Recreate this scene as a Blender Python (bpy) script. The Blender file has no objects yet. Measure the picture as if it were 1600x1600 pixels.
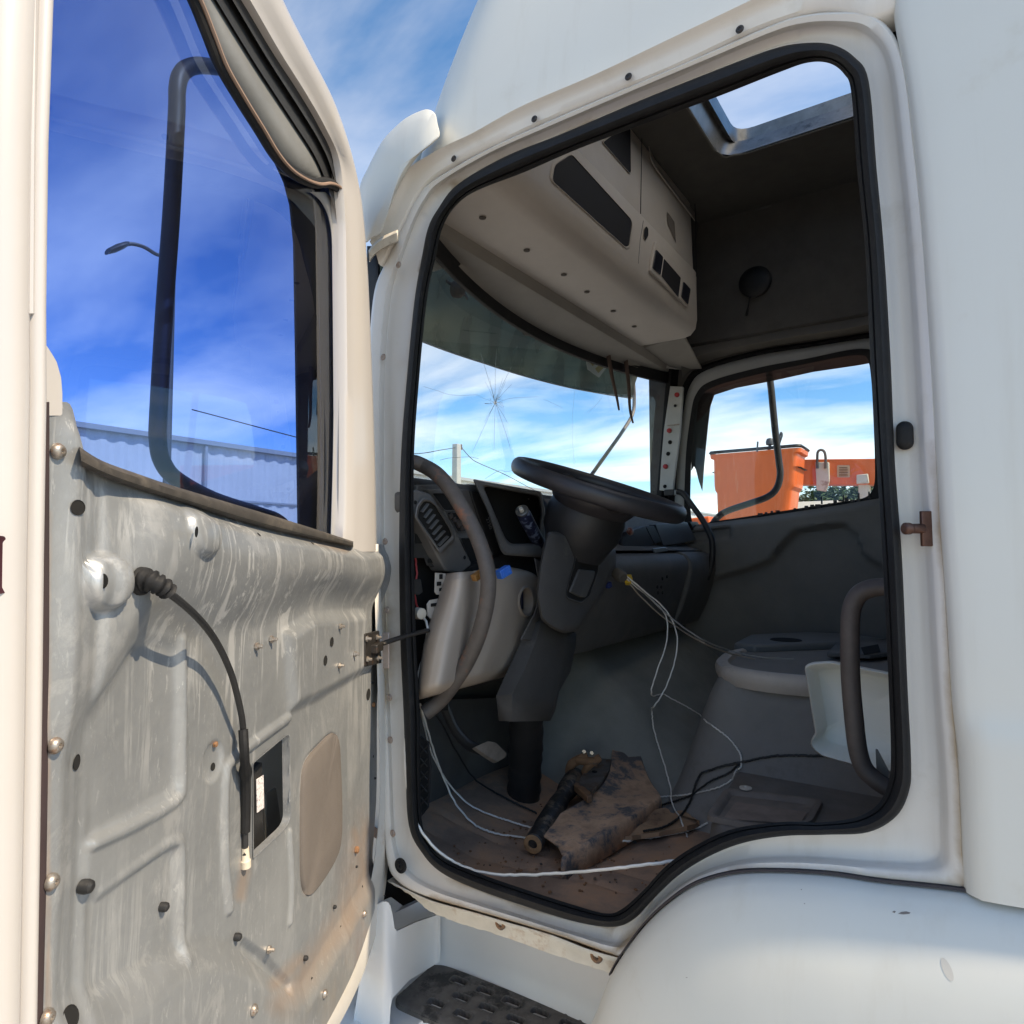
import bpy, bmesh, math, random
import numpy as np
from mathutils import Vector, Matrix, noise
random.seed(7); rng = np.random.default_rng(5)
SC = bpy.context.scene
COL = SC.collection

# ---------------------------------------------------------------- camera
YAW, PITCH, FPX = math.radians(34.3), math.radians(3.3), 1040.0
CAM = np.array([0.0, 1.10, 1.80])
FWD = np.array([math.sin(YAW)*math.cos(PITCH), -math.cos(YAW)*math.cos(PITCH), math.sin(PITCH)])
RGT = np.array([-math.cos(YAW), -math.sin(YAW), 0.0])
UPV = np.cross(RGT, FWD)
cd = bpy.data.cameras.new('camera'); cam = bpy.data.objects.new('camera', cd); COL.objects.link(cam)
cd.sensor_width = 36; cd.lens = 36*FPX/1600; cd.clip_start = 0.02; cd.clip_end = 3000
m = Matrix.Identity(4)
for i in range(3):
    m[i][0] = RGT[i]; m[i][1] = UPV[i]; m[i][2] = -FWD[i]; m[i][3] = CAM[i]
cam.matrix_world = m
SC.camera = cam

# ---------------------------------------------------------------- sun, sky, exposure
SUN_EL, SUN_TH = math.radians(49), math.radians(2.5)     # light travels towards +X, a little +Y, and down
sd = Vector((math.cos(SUN_EL)*math.cos(SUN_TH), math.cos(SUN_EL)*math.sin(SUN_TH), -math.sin(SUN_EL)))
ld = bpy.data.lights.new('sun', 'SUN'); ld.energy = 2.4; ld.angle = math.radians(0.5); ld.color = (1.0, 0.93, 0.84)
lo = bpy.data.objects.new('sun', ld); COL.objects.link(lo)
lo.rotation_euler = sd.to_track_quat('-Z', 'Y').to_euler(); lo.location = (-20, -5, 40)
W = bpy.data.worlds.new('World'); SC.world = W; W.use_nodes = True
nt = W.node_tree; N = nt.nodes; L = nt.links
for n_ in list(N): N.remove(n_)
wo = N.new('ShaderNodeOutputWorld'); bg = N.new('ShaderNodeBackground'); bg.inputs['Strength'].default_value = 0.15
sky = N.new('ShaderNodeTexSky'); sky.sky_type = 'NISHITA'; sky.sun_disc = False
sky.sun_elevation = SUN_EL; sky.sun_rotation = math.atan2(-sd.x, -sd.y)
sky.air_density = 0.75; sky.dust_density = 0.0; sky.ozone_density = 3.0
tc = N.new('ShaderNodeTexCoord'); sep = N.new('ShaderNodeSeparateXYZ'); L.new(tc.outputs['Generated'], sep.inputs[0])
# project the view direction on a cloud layer: (x, y) / (z + k)
zk = N.new('ShaderNodeMath'); zk.operation = 'MAXIMUM'; zk.inputs[1].default_value = 0.0; L.new(sep.outputs['Z'], zk.inputs[0])
za = N.new('ShaderNodeMath'); za.operation = 'ADD'; za.inputs[1].default_value = 0.16; L.new(zk.outputs[0], za.inputs[0])
dx = N.new('ShaderNodeMath'); dx.operation = 'DIVIDE'; L.new(sep.outputs['X'], dx.inputs[0]); L.new(za.outputs[0], dx.inputs[1])
dy = N.new('ShaderNodeMath'); dy.operation = 'DIVIDE'; L.new(sep.outputs['Y'], dy.inputs[0]); L.new(za.outputs[0], dy.inputs[1])
cmb = N.new('ShaderNodeCombineXYZ'); L.new(dx.outputs[0], cmb.inputs[0]); L.new(dy.outputs[0], cmb.inputs[1])
mp = N.new('ShaderNodeMapping'); mp.inputs['Scale'].default_value = (0.55, 1.25, 1); mp.inputs['Rotation'].default_value = (0, 0, 0.7)
L.new(cmb.outputs[0], mp.inputs['Vector'])
nz = N.new('ShaderNodeTexNoise'); nz.inputs['Scale'].default_value = 1.3; nz.inputs['Detail'].default_value = 7; nz.inputs['Roughness'].default_value = 0.54
nz.inputs['Distortion'].default_value = 0.35
L.new(mp.outputs[0], nz.inputs['Vector'])
cr = N.new('ShaderNodeValToRGB'); cr.color_ramp.elements[0].position = 0.44; cr.color_ramp.elements[1].position = 0.78
cr.color_ramp.elements[0].color = (0, 0, 0, 1); cr.color_ramp.elements[1].color = (1, 1, 1, 1)
L.new(nz.outputs['Fac'], cr.inputs[0])
# more cloud low down, thin wisps high up
zr = N.new('ShaderNodeMapRange'); zr.inputs['From Min'].default_value = 0.05; zr.inputs['From Max'].default_value = 0.40
zr.inputs['To Min'].default_value = 1.0; zr.inputs['To Max'].default_value = 0.34; L.new(sep.outputs['Z'], zr.inputs['Value'])
cm = N.new('ShaderNodeMath'); cm.operation = 'MULTIPLY'; L.new(cr.outputs[0], cm.inputs[0]); L.new(zr.outputs[0], cm.inputs[1])
mixc = N.new('ShaderNodeMixRGB'); L.new(cm.outputs[0], mixc.inputs['Fac']); hs = N.new('ShaderNodeHueSaturation'); hs.inputs['Saturation'].default_value = 1.28; hs.inputs['Value'].default_value = .88; L.new(sky.outputs[0], hs.inputs['Color']); L.new(hs.outputs[0], mixc.inputs[1])
mixc.inputs[2].default_value = (6.6, 6.7, 6.9, 1)
L.new(mixc.outputs[0], bg.inputs['Color']); L.new(bg.outputs[0], wo.inputs['Surface'])
VS = SC.view_settings
VS.view_transform = 'Standard'; VS.look = 'None'; VS.gamma = 1.0; VS.use_curve_mapping = False; VS.exposure = 1.33
VS.use_white_balance = True; VS.white_balance_temperature = 8600; VS.white_balance_tint = 9
SC.cycles.max_bounces = 14; SC.cycles.transparent_max_bounces = 16; SC.cycles.diffuse_bounces = 10; SC.cycles.glossy_bounces = 4
SC.cycles.caustics_reflective = True; SC.cycles.blur_glossy = 1.0; SC.cycles.caustics_refractive = False
SC.cycles.use_denoising = True

# ---------------------------------------------------------------- measuring helpers: a sight line cut with a known surface of the place
def ray(px, py): return FWD + (px-800)/FPX*RGT + (800-py)/FPX*UPV
def onY(px, py, Y=0.0):
    r = ray(px, py); return CAM + r*((Y-CAM[1])/r[1])
def onX(px, py, X):
    r = ray(px, py); return CAM + r*((X-CAM[0])/r[0])
def onZ(px, py, Z):
    r = ray(px, py); return CAM + r*((Z-CAM[2])/r[2])
def onP(px, py, p0, n):
    r = ray(px, py); n = np.array(n, float); return CAM + r*(np.dot(np.array(p0, float)-CAM, n)/np.dot(r, n))
def proj(p):
    d = np.asarray(p, float)-CAM; f = d@FWD
    return np.stack([800+FPX*(d@RGT)/f, 800-FPX*(d@UPV)/f], -1)

# ---------------------------------------------------------------- curve helpers
def spline(pts, n=8, closed=False):
    P = [np.array(p, float) for p in pts]; out = []; m_ = len(P)
    for i in range(m_ if closed else m_-1):
        if closed: a, b, c, d = P[i-1], P[i], P[(i+1) % m_], P[(i+2) % m_]
        else: a, b, c, d = P[max(i-1, 0)], P[i], P[i+1], P[min(i+2, m_-1)]
        for k in range(n):
            t = k/n
            out.append(0.5*((2*b)+(c-a)*t+(2*a-5*b+4*c-d)*t*t+(3*b-a-3*c+d)*t**3))
    if not closed: out.append(P[-1])
    return out
def rounded(pts, r, n=5):
    """round the corners of a closed 2-D or 3-D polygon"""
    P = [np.array(p, float) for p in pts]; out = []; k = len(P)
    for i in range(k):
        a, b, c = P[i-1], P[i], P[(i+1) % k]
        rr = r[i] if isinstance(r, (list, tuple)) else r
        u, v = a-b, c-b; lu, lv = np.linalg.norm(u), np.linalg.norm(v)
        q = min(rr, lu*.48, lv*.48); p0 = b+u/lu*q; p1 = b+v/lv*q
        for j in range(n+1):
            t = j/n; out.append((1-t)**2*p0+2*t*(1-t)*b+t*t*p1)
    return out

# ---------------------------------------------------------------- mesh builder
class MB:
    def __init__(s): s.v = []; s.f = []; s.m = []
    def add(s, vs, fs, mi=0):
        b = len(s.v); s.v += [tuple(float(c) for c in p) for p in vs]
        s.f += [tuple(i+b for i in f) for f in fs]; s.m += [mi]*len(fs); return s
    def loft(s, rows, closed=True, mi=0, cap0=False, cap1=False, flip=False):
        n = len(rows[0]); vs = [p for r in rows for p in r]; fs = []
        for i in range(len(rows)-1):
            for j in range(n if closed else n-1):
                k = (j+1) % n
                q = (i*n+j, i*n+k, (i+1)*n+k, (i+1)*n+j)
                fs.append(q[::-1] if flip else q)
        if cap0: fs.append(tuple(range(n-1, -1, -1)))
        if cap1: fs.append(tuple((len(rows)-1)*n+j for j in range(n)))
        return s.add(vs, fs, mi)
    def slab(s, pts, vec, mi=0):
        """closed planar outline pushed along vec"""
        P = [np.array(p, float) for p in pts]; v = np.array(vec, float)
        return s.loft([P, [p+v for p in P]], True, mi, True, True)
    def ring(s, outer, inner, vec, mi=0):
        """frame between two outlines with the same number of points, pushed along vec"""
        v = np.array(vec, float); O = [np.array(p, float) for p in outer]; I = [np.array(p, float) for p in inner]
        return s.loft([O, I, [p+v for p in I], [p+v for p in O], O], True, mi)
    def tube(s, path, r, seg=10, mi=0, caps=True, flat=1.0, up=None):
        P = [np.array(p, float) for p in path]; n = len(P)
        R = r if isinstance(r, (list, tuple, np.ndarray)) else [r]*n
        rows = []; prev = None
        for i in range(n):
            t = P[min(i+1, n-1)]-P[max(i-1, 0)]; t = t/(np.linalg.norm(t)+1e-12)
            if prev is None:
                a = np.array(up, float) if up is not None else (np.array([0, 0, 1.]) if abs(t[2]) < .9 else np.array([1., 0, 0]))
            else: a = prev
            a = a-t*np.dot(a, t); a = a/(np.linalg.norm(a)+1e-12); prev = a; b = np.cross(t, a)
            rows.append([P[i]+R[i]*(math.cos(q)*a+flat*math.sin(q)*b) for q in [2*math.pi*k/seg for k in range(seg)]])
        return s.loft(rows, True, mi, caps, caps)
    def lathe(s, prof, org, axis, seg=20, mi=0, cap0=True, cap1=True, up=None):
        """prof = [(distance along axis, radius)]"""
        ax = np.array(axis, float); ax = ax/np.linalg.norm(ax); o = np.array(org, float)
        a = np.array([0, 0, 1.]) if abs(ax[2]) < .9 else np.array([1., 0, 0])
        a = a-ax*np.dot(a, ax); a /= np.linalg.norm(a); b = np.cross(ax, a)
        rows = [[o+ax*h+r*(math.cos(q)*a+math.sin(q)*b) for q in [2*math.pi*k/seg for k in range(seg)]] for h, r in prof]
        return s.loft(rows, True, mi, cap0, cap1)
    def box(s, c, size, ax=None, mi=0):
        c = np.array(c, float); A = np.eye(3) if ax is None else np.array(ax, float)
        h = np.array(size, float)/2
        vs = [c+A[0]*x*h[0]+A[1]*y*h[1]+A[2]*z*h[2] for x in (-1, 1) for y in (-1, 1) for z in (-1, 1)]
        return s.add(vs, [(0, 1, 3, 2), (4, 6, 7, 5), (0, 4, 5, 1), (2, 3, 7, 6), (0, 2, 6, 4), (1, 5, 7, 3)], mi)
    def grid(s, G, mi=0, keep=None):
        """G = array [rows][cols][3]"""
        G = np.asarray(G); r, c = G.shape[:2]
        fs = [(i*c+j, i*c+j+1, (i+1)*c+j+1, (i+1)*c+j) for i in range(r-1) for j in range(c-1) if keep is None or keep[i, j]]
        return s.add(G.reshape(-1, 3), fs, mi)

def fill_holed(outer, hole):
    """flat sheet with a hole: two closed outlines -> (verts, faces)"""
    bm = bmesh.new(); edges = []
    for loop in (outer, hole):
        vs = [bm.verts.new([float(c) for c in p]) for p in loop]
        edges += [bm.edges.new((vs[i], vs[(i+1) % len(vs)])) for i in range(len(vs))]
    bmesh.ops.triangle_fill(bm, use_beauty=True, use_dissolve=False, edges=edges)
    bm.verts.index_update(); v = [tuple(x.co) for x in bm.verts]; f = [tuple(q.index for q in x.verts) for x in bm.faces]; bm.free(); return v, f
ORG = {}
def link(o, parent=None, world=(0, 0, 0)):
    COL.objects.link(o); w = Vector([float(c) for c in world]); ORG[o.name] = w
    if parent is not None:
        o.parent = parent; o.location = w-ORG[parent.name]
    else: o.location = w
    return o
def build(name, mb, mats, parent=None, bevel=0, sharp=35, seg=2, solid=0, base=False, subsurf=0, weld=True):
    V_ = np.array(mb.v, float)
    org = np.array([(V_[:, 0].min()+V_[:, 0].max())/2, (V_[:, 1].min()+V_[:, 1].max())/2, V_[:, 2].min() if base else (V_[:, 2].min()+V_[:, 2].max())/2])
    me = bpy.data.meshes.new(name)
    me.from_pydata([tuple(p) for p in V_-org], [], mb.f)
    mats = mats if isinstance(mats, (list, tuple)) else [mats]
    for x in mats: me.materials.append(x)
    for p, i in zip(me.polygons, mb.m): p.material_index = i
    bm = bmesh.new(); bm.from_mesh(me)
    if weld: bmesh.ops.remove_doubles(bm, verts=bm.verts, dist=1e-5)
    bmesh.ops.recalc_face_normals(bm, faces=bm.faces)
    bm.to_mesh(me); bm.free()
    me.polygons.foreach_set('use_smooth', [True]*len(me.polygons))
    me.set_sharp_from_angle(angle=math.radians(sharp)); me.update()
    o = bpy.data.objects.new(name, me); link(o, parent, org)
    if solid:
        s_ = o.modifiers.new('thickness', 'SOLIDIFY'); s_.thickness = abs(solid); s_.offset = 1 if solid > 0 else -1
    if bevel:
        b_ = o.modifiers.new('bevel', 'BEVEL'); b_.width = bevel; b_.segments = seg; b_.limit_method = 'ANGLE'; b_.angle_limit = math.radians(35)
        b_.harden_normals = False
    if subsurf:
        q = o.modifiers.new('smooth', 'SUBSURF'); q.levels = subsurf; q.render_levels = subsurf
    return o
def empty(name, loc, parent=None):
    o = bpy.data.objects.new(name, None); o.empty_display_size = .1
    return link(o, parent, loc)
def grime(o, lines, width, name='grime'):
    """paint a stain mask on a mesh: 1 on the given sight-line polylines, fading out over width"""
    me = o.data; off = ORG[o.name]; co = np.array([tuple(v.co+off) for v in me.vertices]); q = proj(co); m_ = np.zeros(len(co))
    for ln, w in zip(lines, width):
        d = np.full(len(co), 1e9)
        for a, b in zip(ln[:-1], ln[1:]):
            a = np.array(a, float); ab = np.array(b, float)-a; t = np.clip(((q-a)@ab)/(ab@ab), 0, 1); d = np.minimum(d, np.linalg.norm(q-a-t[:, None]*ab, axis=1))
        m_ = np.maximum(m_, np.clip(1-d/w, 0, 1))
    at = me.attributes.new(name, 'FLOAT', 'POINT'); at.data.foreach_set('value', m_.astype(np.float32))
def add_grime(M, col=(.30, .21, .12), strength=.85, scale=14):
    t = M.node_tree; b = t.nodes['Principled BSDF']; at = t.nodes.new('ShaderNodeAttribute'); at.attribute_name = 'grime'
    tcn = t.nodes.new('ShaderNodeTexCoord'); nn = t.nodes.new('ShaderNodeTexNoise'); nn.inputs['Scale'].default_value = scale; nn.inputs['Detail'].default_value = 8; nn.inputs['Roughness'].default_value = .7; t.links.new(tcn.outputs['Object'], nn.inputs['Vector'])
    ad = t.nodes.new('ShaderNodeMath'); ad.operation = 'ADD'; t.links.new(nn.outputs['Fac'], ad.inputs[0]); t.links.new(at.outputs['Fac'], ad.inputs[1])
    rr = t.nodes.new('ShaderNodeMapRange'); rr.inputs['From Min'].default_value = .72; rr.inputs['From Max'].default_value = 1.45; rr.inputs['To Max'].default_value = strength; t.links.new(ad.outputs[0], rr.inputs['Value'])
    mx = t.nodes.new('ShaderNodeMixRGB'); t.links.new(rr.outputs[0], mx.inputs['Fac']); mx.inputs[2].default_value = (*col, 1)
    old = b.inputs['Base Color'].links[0].from_socket; t.links.new(old, mx.inputs[1]); t.links.new(mx.outputs[0], b.inputs['Base Color'])
def tag(o, label=None, cat=None, group=None, kind=None):
    if label: o['label'] = label
    if cat: o['category'] = cat
    if group: o['group'] = group
    if kind: o['kind'] = kind
    return o
def place(src, loc, normal, parent, spin=0.0, scale=1.0):
    """a copy of a small piece that points along +Z, set with its foot at loc and its axis along normal"""
    c = src.copy(); q = Vector([float(a) for a in normal]).to_track_quat('Z', 'Y')
    c.rotation_mode = 'QUATERNION'; c.rotation_quaternion = q @ Vector((0, 0, 1)).rotation_difference(Vector((0, 0, 1)))
    if spin: c.rotation_quaternion = q @ Matrix.Rotation(spin, 3, 'Z').to_quaternion()
    c.scale = (scale,)*3
    link(c, parent, loc); return c

# ---------------------------------------------------------------- materials
def mat(name, col, rough=.5, metal=0.0, var=0.0, vscale=8.0, col2=None, fac2=(.5, .7), scale2=4.0, bump=0.0, bscale=60.0, coat=0.0, spec=.5, stretch=None, detail2=6.0, rvar=0.0, sheen=0.0):
    """plain principled surface; var = soft value mottling, col2 = patches of a second colour (dirt, rust, stain)"""
    M = bpy.data.materials.new(name); M.use_nodes = True
    t = M.node_tree; b = t.nodes['Principled BSDF']
    b.inputs['Roughness'].default_value = rough; b.inputs['Metallic'].default_value = metal
    b.inputs['Specular IOR Level'].default_value = spec
    if coat: b.inputs['Coat Weight'].default_value = coat; b.inputs['Coat Roughness'].default_value = .12
    b.inputs['Base Color'].default_value = (*col, 1)
    tcn = t.nodes.new('ShaderNodeTexCoord'); vec = tcn.outputs['Object']
    if stretch:
        mpn = t.nodes.new('ShaderNodeMapping'); mpn.inputs['Scale'].default_value = stretch; t.links.new(vec, mpn.inputs['Vector']); vec = mpn.outputs[0]
    cur = None
    if var:
        nn = t.nodes.new('ShaderNodeTexNoise'); nn.inputs['Scale'].default_value = vscale; nn.inputs['Detail'].default_value = 8; nn.inputs['Roughness'].default_value = .65
        t.links.new(vec, nn.inputs['Vector'])
        rr = t.nodes.new('ShaderNodeMapRange'); rr.inputs['From Min'].default_value = .3; rr.inputs['From Max'].default_value = .7
        rr.inputs['To Min'].default_value = 1-var; rr.inputs['To Max'].default_value = 1+var; t.links.new(nn.outputs['Fac'], rr.inputs['Value'])
        mx = t.nodes.new('ShaderNodeMixRGB'); mx.blend_type = 'MULTIPLY'; mx.inputs['Fac'].default_value = 1; mx.inputs[1].default_value = (*col, 1)
        t.links.new(rr.outputs[0], mx.inputs[2]); cur = mx.outputs[0]
    if col2 is not None:
        nn = t.nodes.new('ShaderNodeTexNoise'); nn.inputs['Scale'].default_value = scale2; nn.inputs['Detail'].default_value = detail2; nn.inputs['Roughness'].default_value = .7
        t.links.new(vec, nn.inputs['Vector'])
        rr = t.nodes.new('ShaderNodeMapRange'); rr.inputs['From Min'].default_value = fac2[0]; rr.inputs['From Max'].default_value = fac2[1]; t.links.new(nn.outputs['Fac'], rr.inputs['Value'])
        mx = t.nodes.new('ShaderNodeMixRGB'); t.links.new(rr.outputs[0], mx.inputs['Fac'])
        if cur is not None: t.links.new(cur, mx.inputs[1])
        else: mx.inputs[1].default_value = (*col, 1)
        mx.inputs[2].default_value = (*col2, 1); cur = mx.outputs[0]
    if cur is not None: t.links.new(cur, b.inputs['Base Color'])
    if rvar:
        nn = t.nodes.new('ShaderNodeTexNoise'); nn.inputs['Scale'].default_value = 14; nn.inputs['Detail'].default_value = 6; t.links.new(vec, nn.inputs['Vector'])
        rr = t.nodes.new('ShaderNodeMapRange'); rr.inputs['From Min'].default_value = .3; rr.inputs['From Max'].default_value = .7
        rr.inputs['To Min'].default_value = rough-rvar; rr.inputs['To Max'].default_value = rough+rvar
        t.links.new(nn.outputs['Fac'], rr.inputs['Value']); t.links.new(rr.outputs[0], b.inputs['Roughness'])
    if bump:
        nn = t.nodes.new('ShaderNodeTexNoise'); nn.inputs['Scale'].default_value = bscale; nn.inputs['Detail'].default_value = 4
        t.links.new(tcn.outputs['Object'], nn.inputs['Vector'])
        bp = t.nodes.new('ShaderNodeBump'); bp.inputs['Strength'].default_value = bump; bp.inputs['Distance'].default_value = .002
        t.links.new(nn.outputs['Fac'], bp.inputs['Height']); t.links.new(bp.outputs[0], b.inputs['Normal'])
    return M
def glass(name, tint, refl=.06, rough=0.0, haze=0.0):
    """thin sheet of glass: tinted pass-through with a Fresnel mirror on it"""
    M = bpy.data.materials.new(name); M.use_nodes = True; t = M.node_tree
    for n_ in list(t.nodes): t.nodes.remove(n_)
    o = t.nodes.new('ShaderNodeOutputMaterial'); tr = t.nodes.new('ShaderNodeBsdfTransparent'); tr.inputs[0].default_value = (*[c**.5 for c in tint], 1)
    gl = t.nodes.new('ShaderNodeBsdfGlossy'); gl.inputs['Roughness'].default_value = rough
    lw = t.nodes.new('ShaderNodeFresnel'); lw.inputs['IOR'].default_value = 1.5
    ge = t.nodes.new('ShaderNodeNewGeometry'); iv = t.nodes.new('ShaderNodeMath'); iv.operation = 'SUBTRACT'; iv.inputs[0].default_value = 1.0; t.links.new(ge.outputs['Backfacing'], iv.inputs[1])
    a0 = t.nodes.new('ShaderNodeMath'); a0.operation = 'ADD'; a0.inputs[1].default_value = refl-.04; t.links.new(lw.outputs[0], a0.inputs[0])
    ad = t.nodes.new('ShaderNodeMath'); ad.operation = 'MULTIPLY'; t.links.new(a0.outputs[0], ad.inputs[0]); t.links.new(iv.outputs[0], ad.inputs[1])
    mx = t.nodes.new('ShaderNodeMixShader'); t.links.new(ad.outputs[0], mx.inputs[0]); t.links.new(tr.outputs[0], mx.inputs[1]); t.links.new(gl.outputs[0], mx.inputs[2])
    out = mx.outputs[0]
    if haze:
        df = t.nodes.new('ShaderNodeBsdfDiffuse'); df.inputs[0].default_value = (.6, .6, .58, 1)
        tcn = t.nodes.new('ShaderNodeTexCoord'); nn = t.nodes.new('ShaderNodeTexNoise'); nn.inputs['Scale'].default_value = 6; nn.inputs['Detail'].default_value = 8
        t.links.new(tcn.outputs['Object'], nn.inputs['Vector'])
        rr = t.nodes.new('ShaderNodeMapRange'); rr.inputs['From Min'].default_value = .35; rr.inputs['From Max'].default_value = .75; rr.inputs['To Min'].default_value = haze*.3; rr.inputs['To Max'].default_value = haze
        t.links.new(nn.outputs['Fac'], rr.inputs['Value'])
        m2 = t.nodes.new('ShaderNodeMixShader'); t.links.new(rr.outputs[0], m2.inputs[0]); t.links.new(out, m2.inputs[1]); t.links.new(df.outputs[0], m2.inputs[2]); out = m2.outputs[0]
    t.links.new(out, o.inputs['Surface']); return M

WHITE = mat('white_paint', (.67, .665, .62), .42, var=.02, vscale=3, coat=.18, col2=(.60, .57, .50), fac2=(.62, .9), scale2=6)
def weather(M, streak=(.50, .45, .37), amt=.30, chip=(.20, .18, .16), cthr=.80):
    """faint run-down streaks and a scatter of small chips in the paint"""
    t = M.node_tree; b = t.nodes['Principled BSDF']; cur = b.inputs['Base Color'].links[0].from_socket; tcn = t.nodes.new('ShaderNodeTexCoord')
    for st, sc, lo_, hi_, col, am, dt in (((1, 1, .07), 16, .54, .74, streak, amt, 8), ((1, 1, .8), 55, cthr, cthr+.03, chip, .75, 2), ((1, 1, 1), 3.0, .5, .75, streak, amt*.6, 9)):
        mpn = t.nodes.new('ShaderNodeMapping'); mpn.inputs['Scale'].default_value = st; t.links.new(tcn.outputs['Object'], mpn.inputs['Vector'])
        nn = t.nodes.new('ShaderNodeTexNoise'); nn.inputs['Scale'].default_value = sc; nn.inputs['Detail'].default_value = dt; nn.inputs['Roughness'].default_value = .65; t.links.new(mpn.outputs[0], nn.inputs['Vector'])
        rr = t.nodes.new('ShaderNodeMapRange'); rr.inputs['From Min'].default_value = lo_; rr.inputs['From Max'].default_value = hi_; rr.inputs['To Max'].default_value = am; t.links.new(nn.outputs['Fac'], rr.inputs['Value'])
        mx = t.nodes.new('ShaderNodeMixRGB'); t.links.new(rr.outputs[0], mx.inputs['Fac']); t.links.new(cur, mx.inputs[1]); mx.inputs[2].default_value = (*col, 1); cur = mx.outputs[0]
    t.links.new(cur, b.inputs['Base Color'])
weather(WHITE, amt=.22)
WHITE_CLEAN = mat('white_door_paint', (.50, .478, .465), .35, var=.02, vscale=4, coat=.3)
weather(WHITE_CLEAN, amt=.28)
RUBBER = mat('black_rubber', (.014, .014, .015), .62, var=.25, vscale=30, col2=(.045, .04, .036), fac2=(.60, .85), scale2=14, bump=.25, bscale=180, spec=.28)
BLACKP = mat('black_plastic', (.02, .02, .021), .5, var=.2, vscale=20, bump=.2, bscale=300)
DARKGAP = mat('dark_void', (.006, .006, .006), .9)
GREYP = mat('grey_trim_plastic', (.16, .155, .15), .62, var=.18, vscale=9, bump=.35, bscale=420, col2=(.22, .20, .18), fac2=(.58, .85), scale2=6)
DARKP = mat('dark_trim_plastic', (.10, .098, .095), .6, var=.18, vscale=9, bump=.35, bscale=420)
BEIGE = mat('beige_plastic', (.42, .36, .31), .55, var=.07, vscale=7, bump=.2, bscale=420, col2=(.34, .29, .25), fac2=(.62, .9), scale2=5)
LINER = mat('headliner_cloth', (.105, .10, .092), .95, var=.12, vscale=12, bump=.3, bscale=500)
RUST = mat('rusty_metal', (.26, .13, .065), .85, var=.35, vscale=25, col2=(.09, .075, .065), fac2=(.5, .62), scale2=16, bump=.6, bscale=120)
BOLT = mat('zinc_bolt', (.42, .38, .34), .4, .75, var=.2, vscale=60, col2=(.24, .11, .05), fac2=(.5, .7), scale2=70)
WIREW = mat('white_wire', (.80, .77, .72), .5, var=.1, vscale=20)
# ================================================================ THE TRUCK: body side with the open doorway
FLOOR_Z = 1.80-.77
TRUCK = empty('cab_over_truck', (0.3, -1.05, 0.0))
tag(TRUCK, 'white cab-over truck with its driver door hanging open and the cab interior stripped', 'truck')
TR = TRUCK

# doorway outline: (inner lip of the rubber, outer edge of the rubber, outer edge of the painted jamb), sight-line pixels of the photograph
RING = [((747,1364),(747,1390),(745,1424)),((691,1339),(691,1364),(672,1403)),((668,1312),(660,1333),(625,1380)),((659,1280),(639,1289),(604,1340)),
 ((656,1200),(634,1200),(597,1220)),((656,1112),(631,1112),(594,1112)),((650,1000),(626,1000),(588,1000)),((647,850),(624,850),(583,850)),((647,712),(627,712),(580,700)),
 ((655,592),(636,592),(577,560)),((667,469),(648,469),(585,455)),((680,405),(659,405),(608,400)),((692,355),(669,357),(633,345)),
 ((712,322),(685,326),(652,308)),((745,298),(716,288),(675,283)),((822,268),(790,245),(755,236)),((905,232),(882,208),(850,192)),
 ((1019,189),(1002,157),(990,132)),((1124,150),(1112,113),(1102,84)),((1215,114),(1205,78),(1195,43)),((1262,98),(1255,68),(1245,25)),
 ((1296,99),(1300,70),(1305,18)),((1319,116),(1335,90),(1366,24)),((1330,145),(1357,128),(1410,84)),((1339,262),(1369,262),(1432,235)),
 ((1352,394),(1381,394),(1446,375)),((1360,562),(1391,562),(1459,562)),((1369,710),(1398,725),(1468,725)),((1379,875),(1409,875),(1478,875)),
 ((1388,1062),(1417,1062),(1490,1062)),((1392,1187),(1423,1187),(1502,1200)),((1386,1229),(1420,1235),(1509,1330)),((1369,1259),(1400,1275),(1508,1394)),
 ((1337,1277),(1356,1300),(1400,1383)),((1281,1285),(1290,1304),(1300,1369)),((1225,1284),(1225,1306),(1220,1364)),((1150,1294),(1160,1317),(1150,1366)),
 ((1094,1317),(1105,1339),(1085,1384)),((1044,1350),(1058,1369),(1040,1414)),((1006,1390),(1020,1405),(1003,1450)),((972,1420),(990,1436),(975,1490)),
 ((946,1427),(957,1448),(955,1491)),((897,1414),(900,1440),(890,1468)),((822,1390),(822,1416),(820,1446))]
NS = 6
def ringrow(k=None, Y=0.0, mix=None):
    """closed row of points at depth Y; mix = (a, b, t) blends two outlines"""
    if mix: pts = [np.array(r[mix[0]], float)*(1-mix[2])+np.array(r[mix[1]], float)*mix[2] for r in RING]
    else: pts = [r[k] for r in RING]
    pts = spline(pts, NS, True)
    return [onY(p[0], p[1], Y) for p in pts]
J = MB()
J.loft([ringrow(0, -.13), ringrow(mix=(0, 1, .35), Y=-.10), ringrow(mix=(0, 1, .6), Y=-.045), ringrow(mix=(1, 2, .0), Y=-.040), ringrow(mix=(1, 2, .10), Y=-.043), ringrow(mix=(1, 2, .52), Y=-.036),
        ringrow(mix=(1, 2, .58), Y=-.033), ringrow(mix=(1, 2, .66), Y=-.018), ringrow(mix=(1, 2, .72), Y=-.0125), ringrow(mix=(1, 2, .92), Y=-.008), ringrow(mix=(1, 2, .97), Y=-.010), ringrow(2, -.017), [p+np.array([0, -.05, 0]) for p in ringrow(2, -.017)]])
M_JAMB = mat('white_jamb_paint', (.69, .665, .63), .36, var=.03, vscale=5, coat=.25, col2=(.55, .51, .45), fac2=(.60, .86), scale2=7); add_grime(M_JAMB); weather(M_JAMB, amt=.30)
jo = build('door_jamb', J, M_JAMB, TR, sharp=50)
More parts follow.
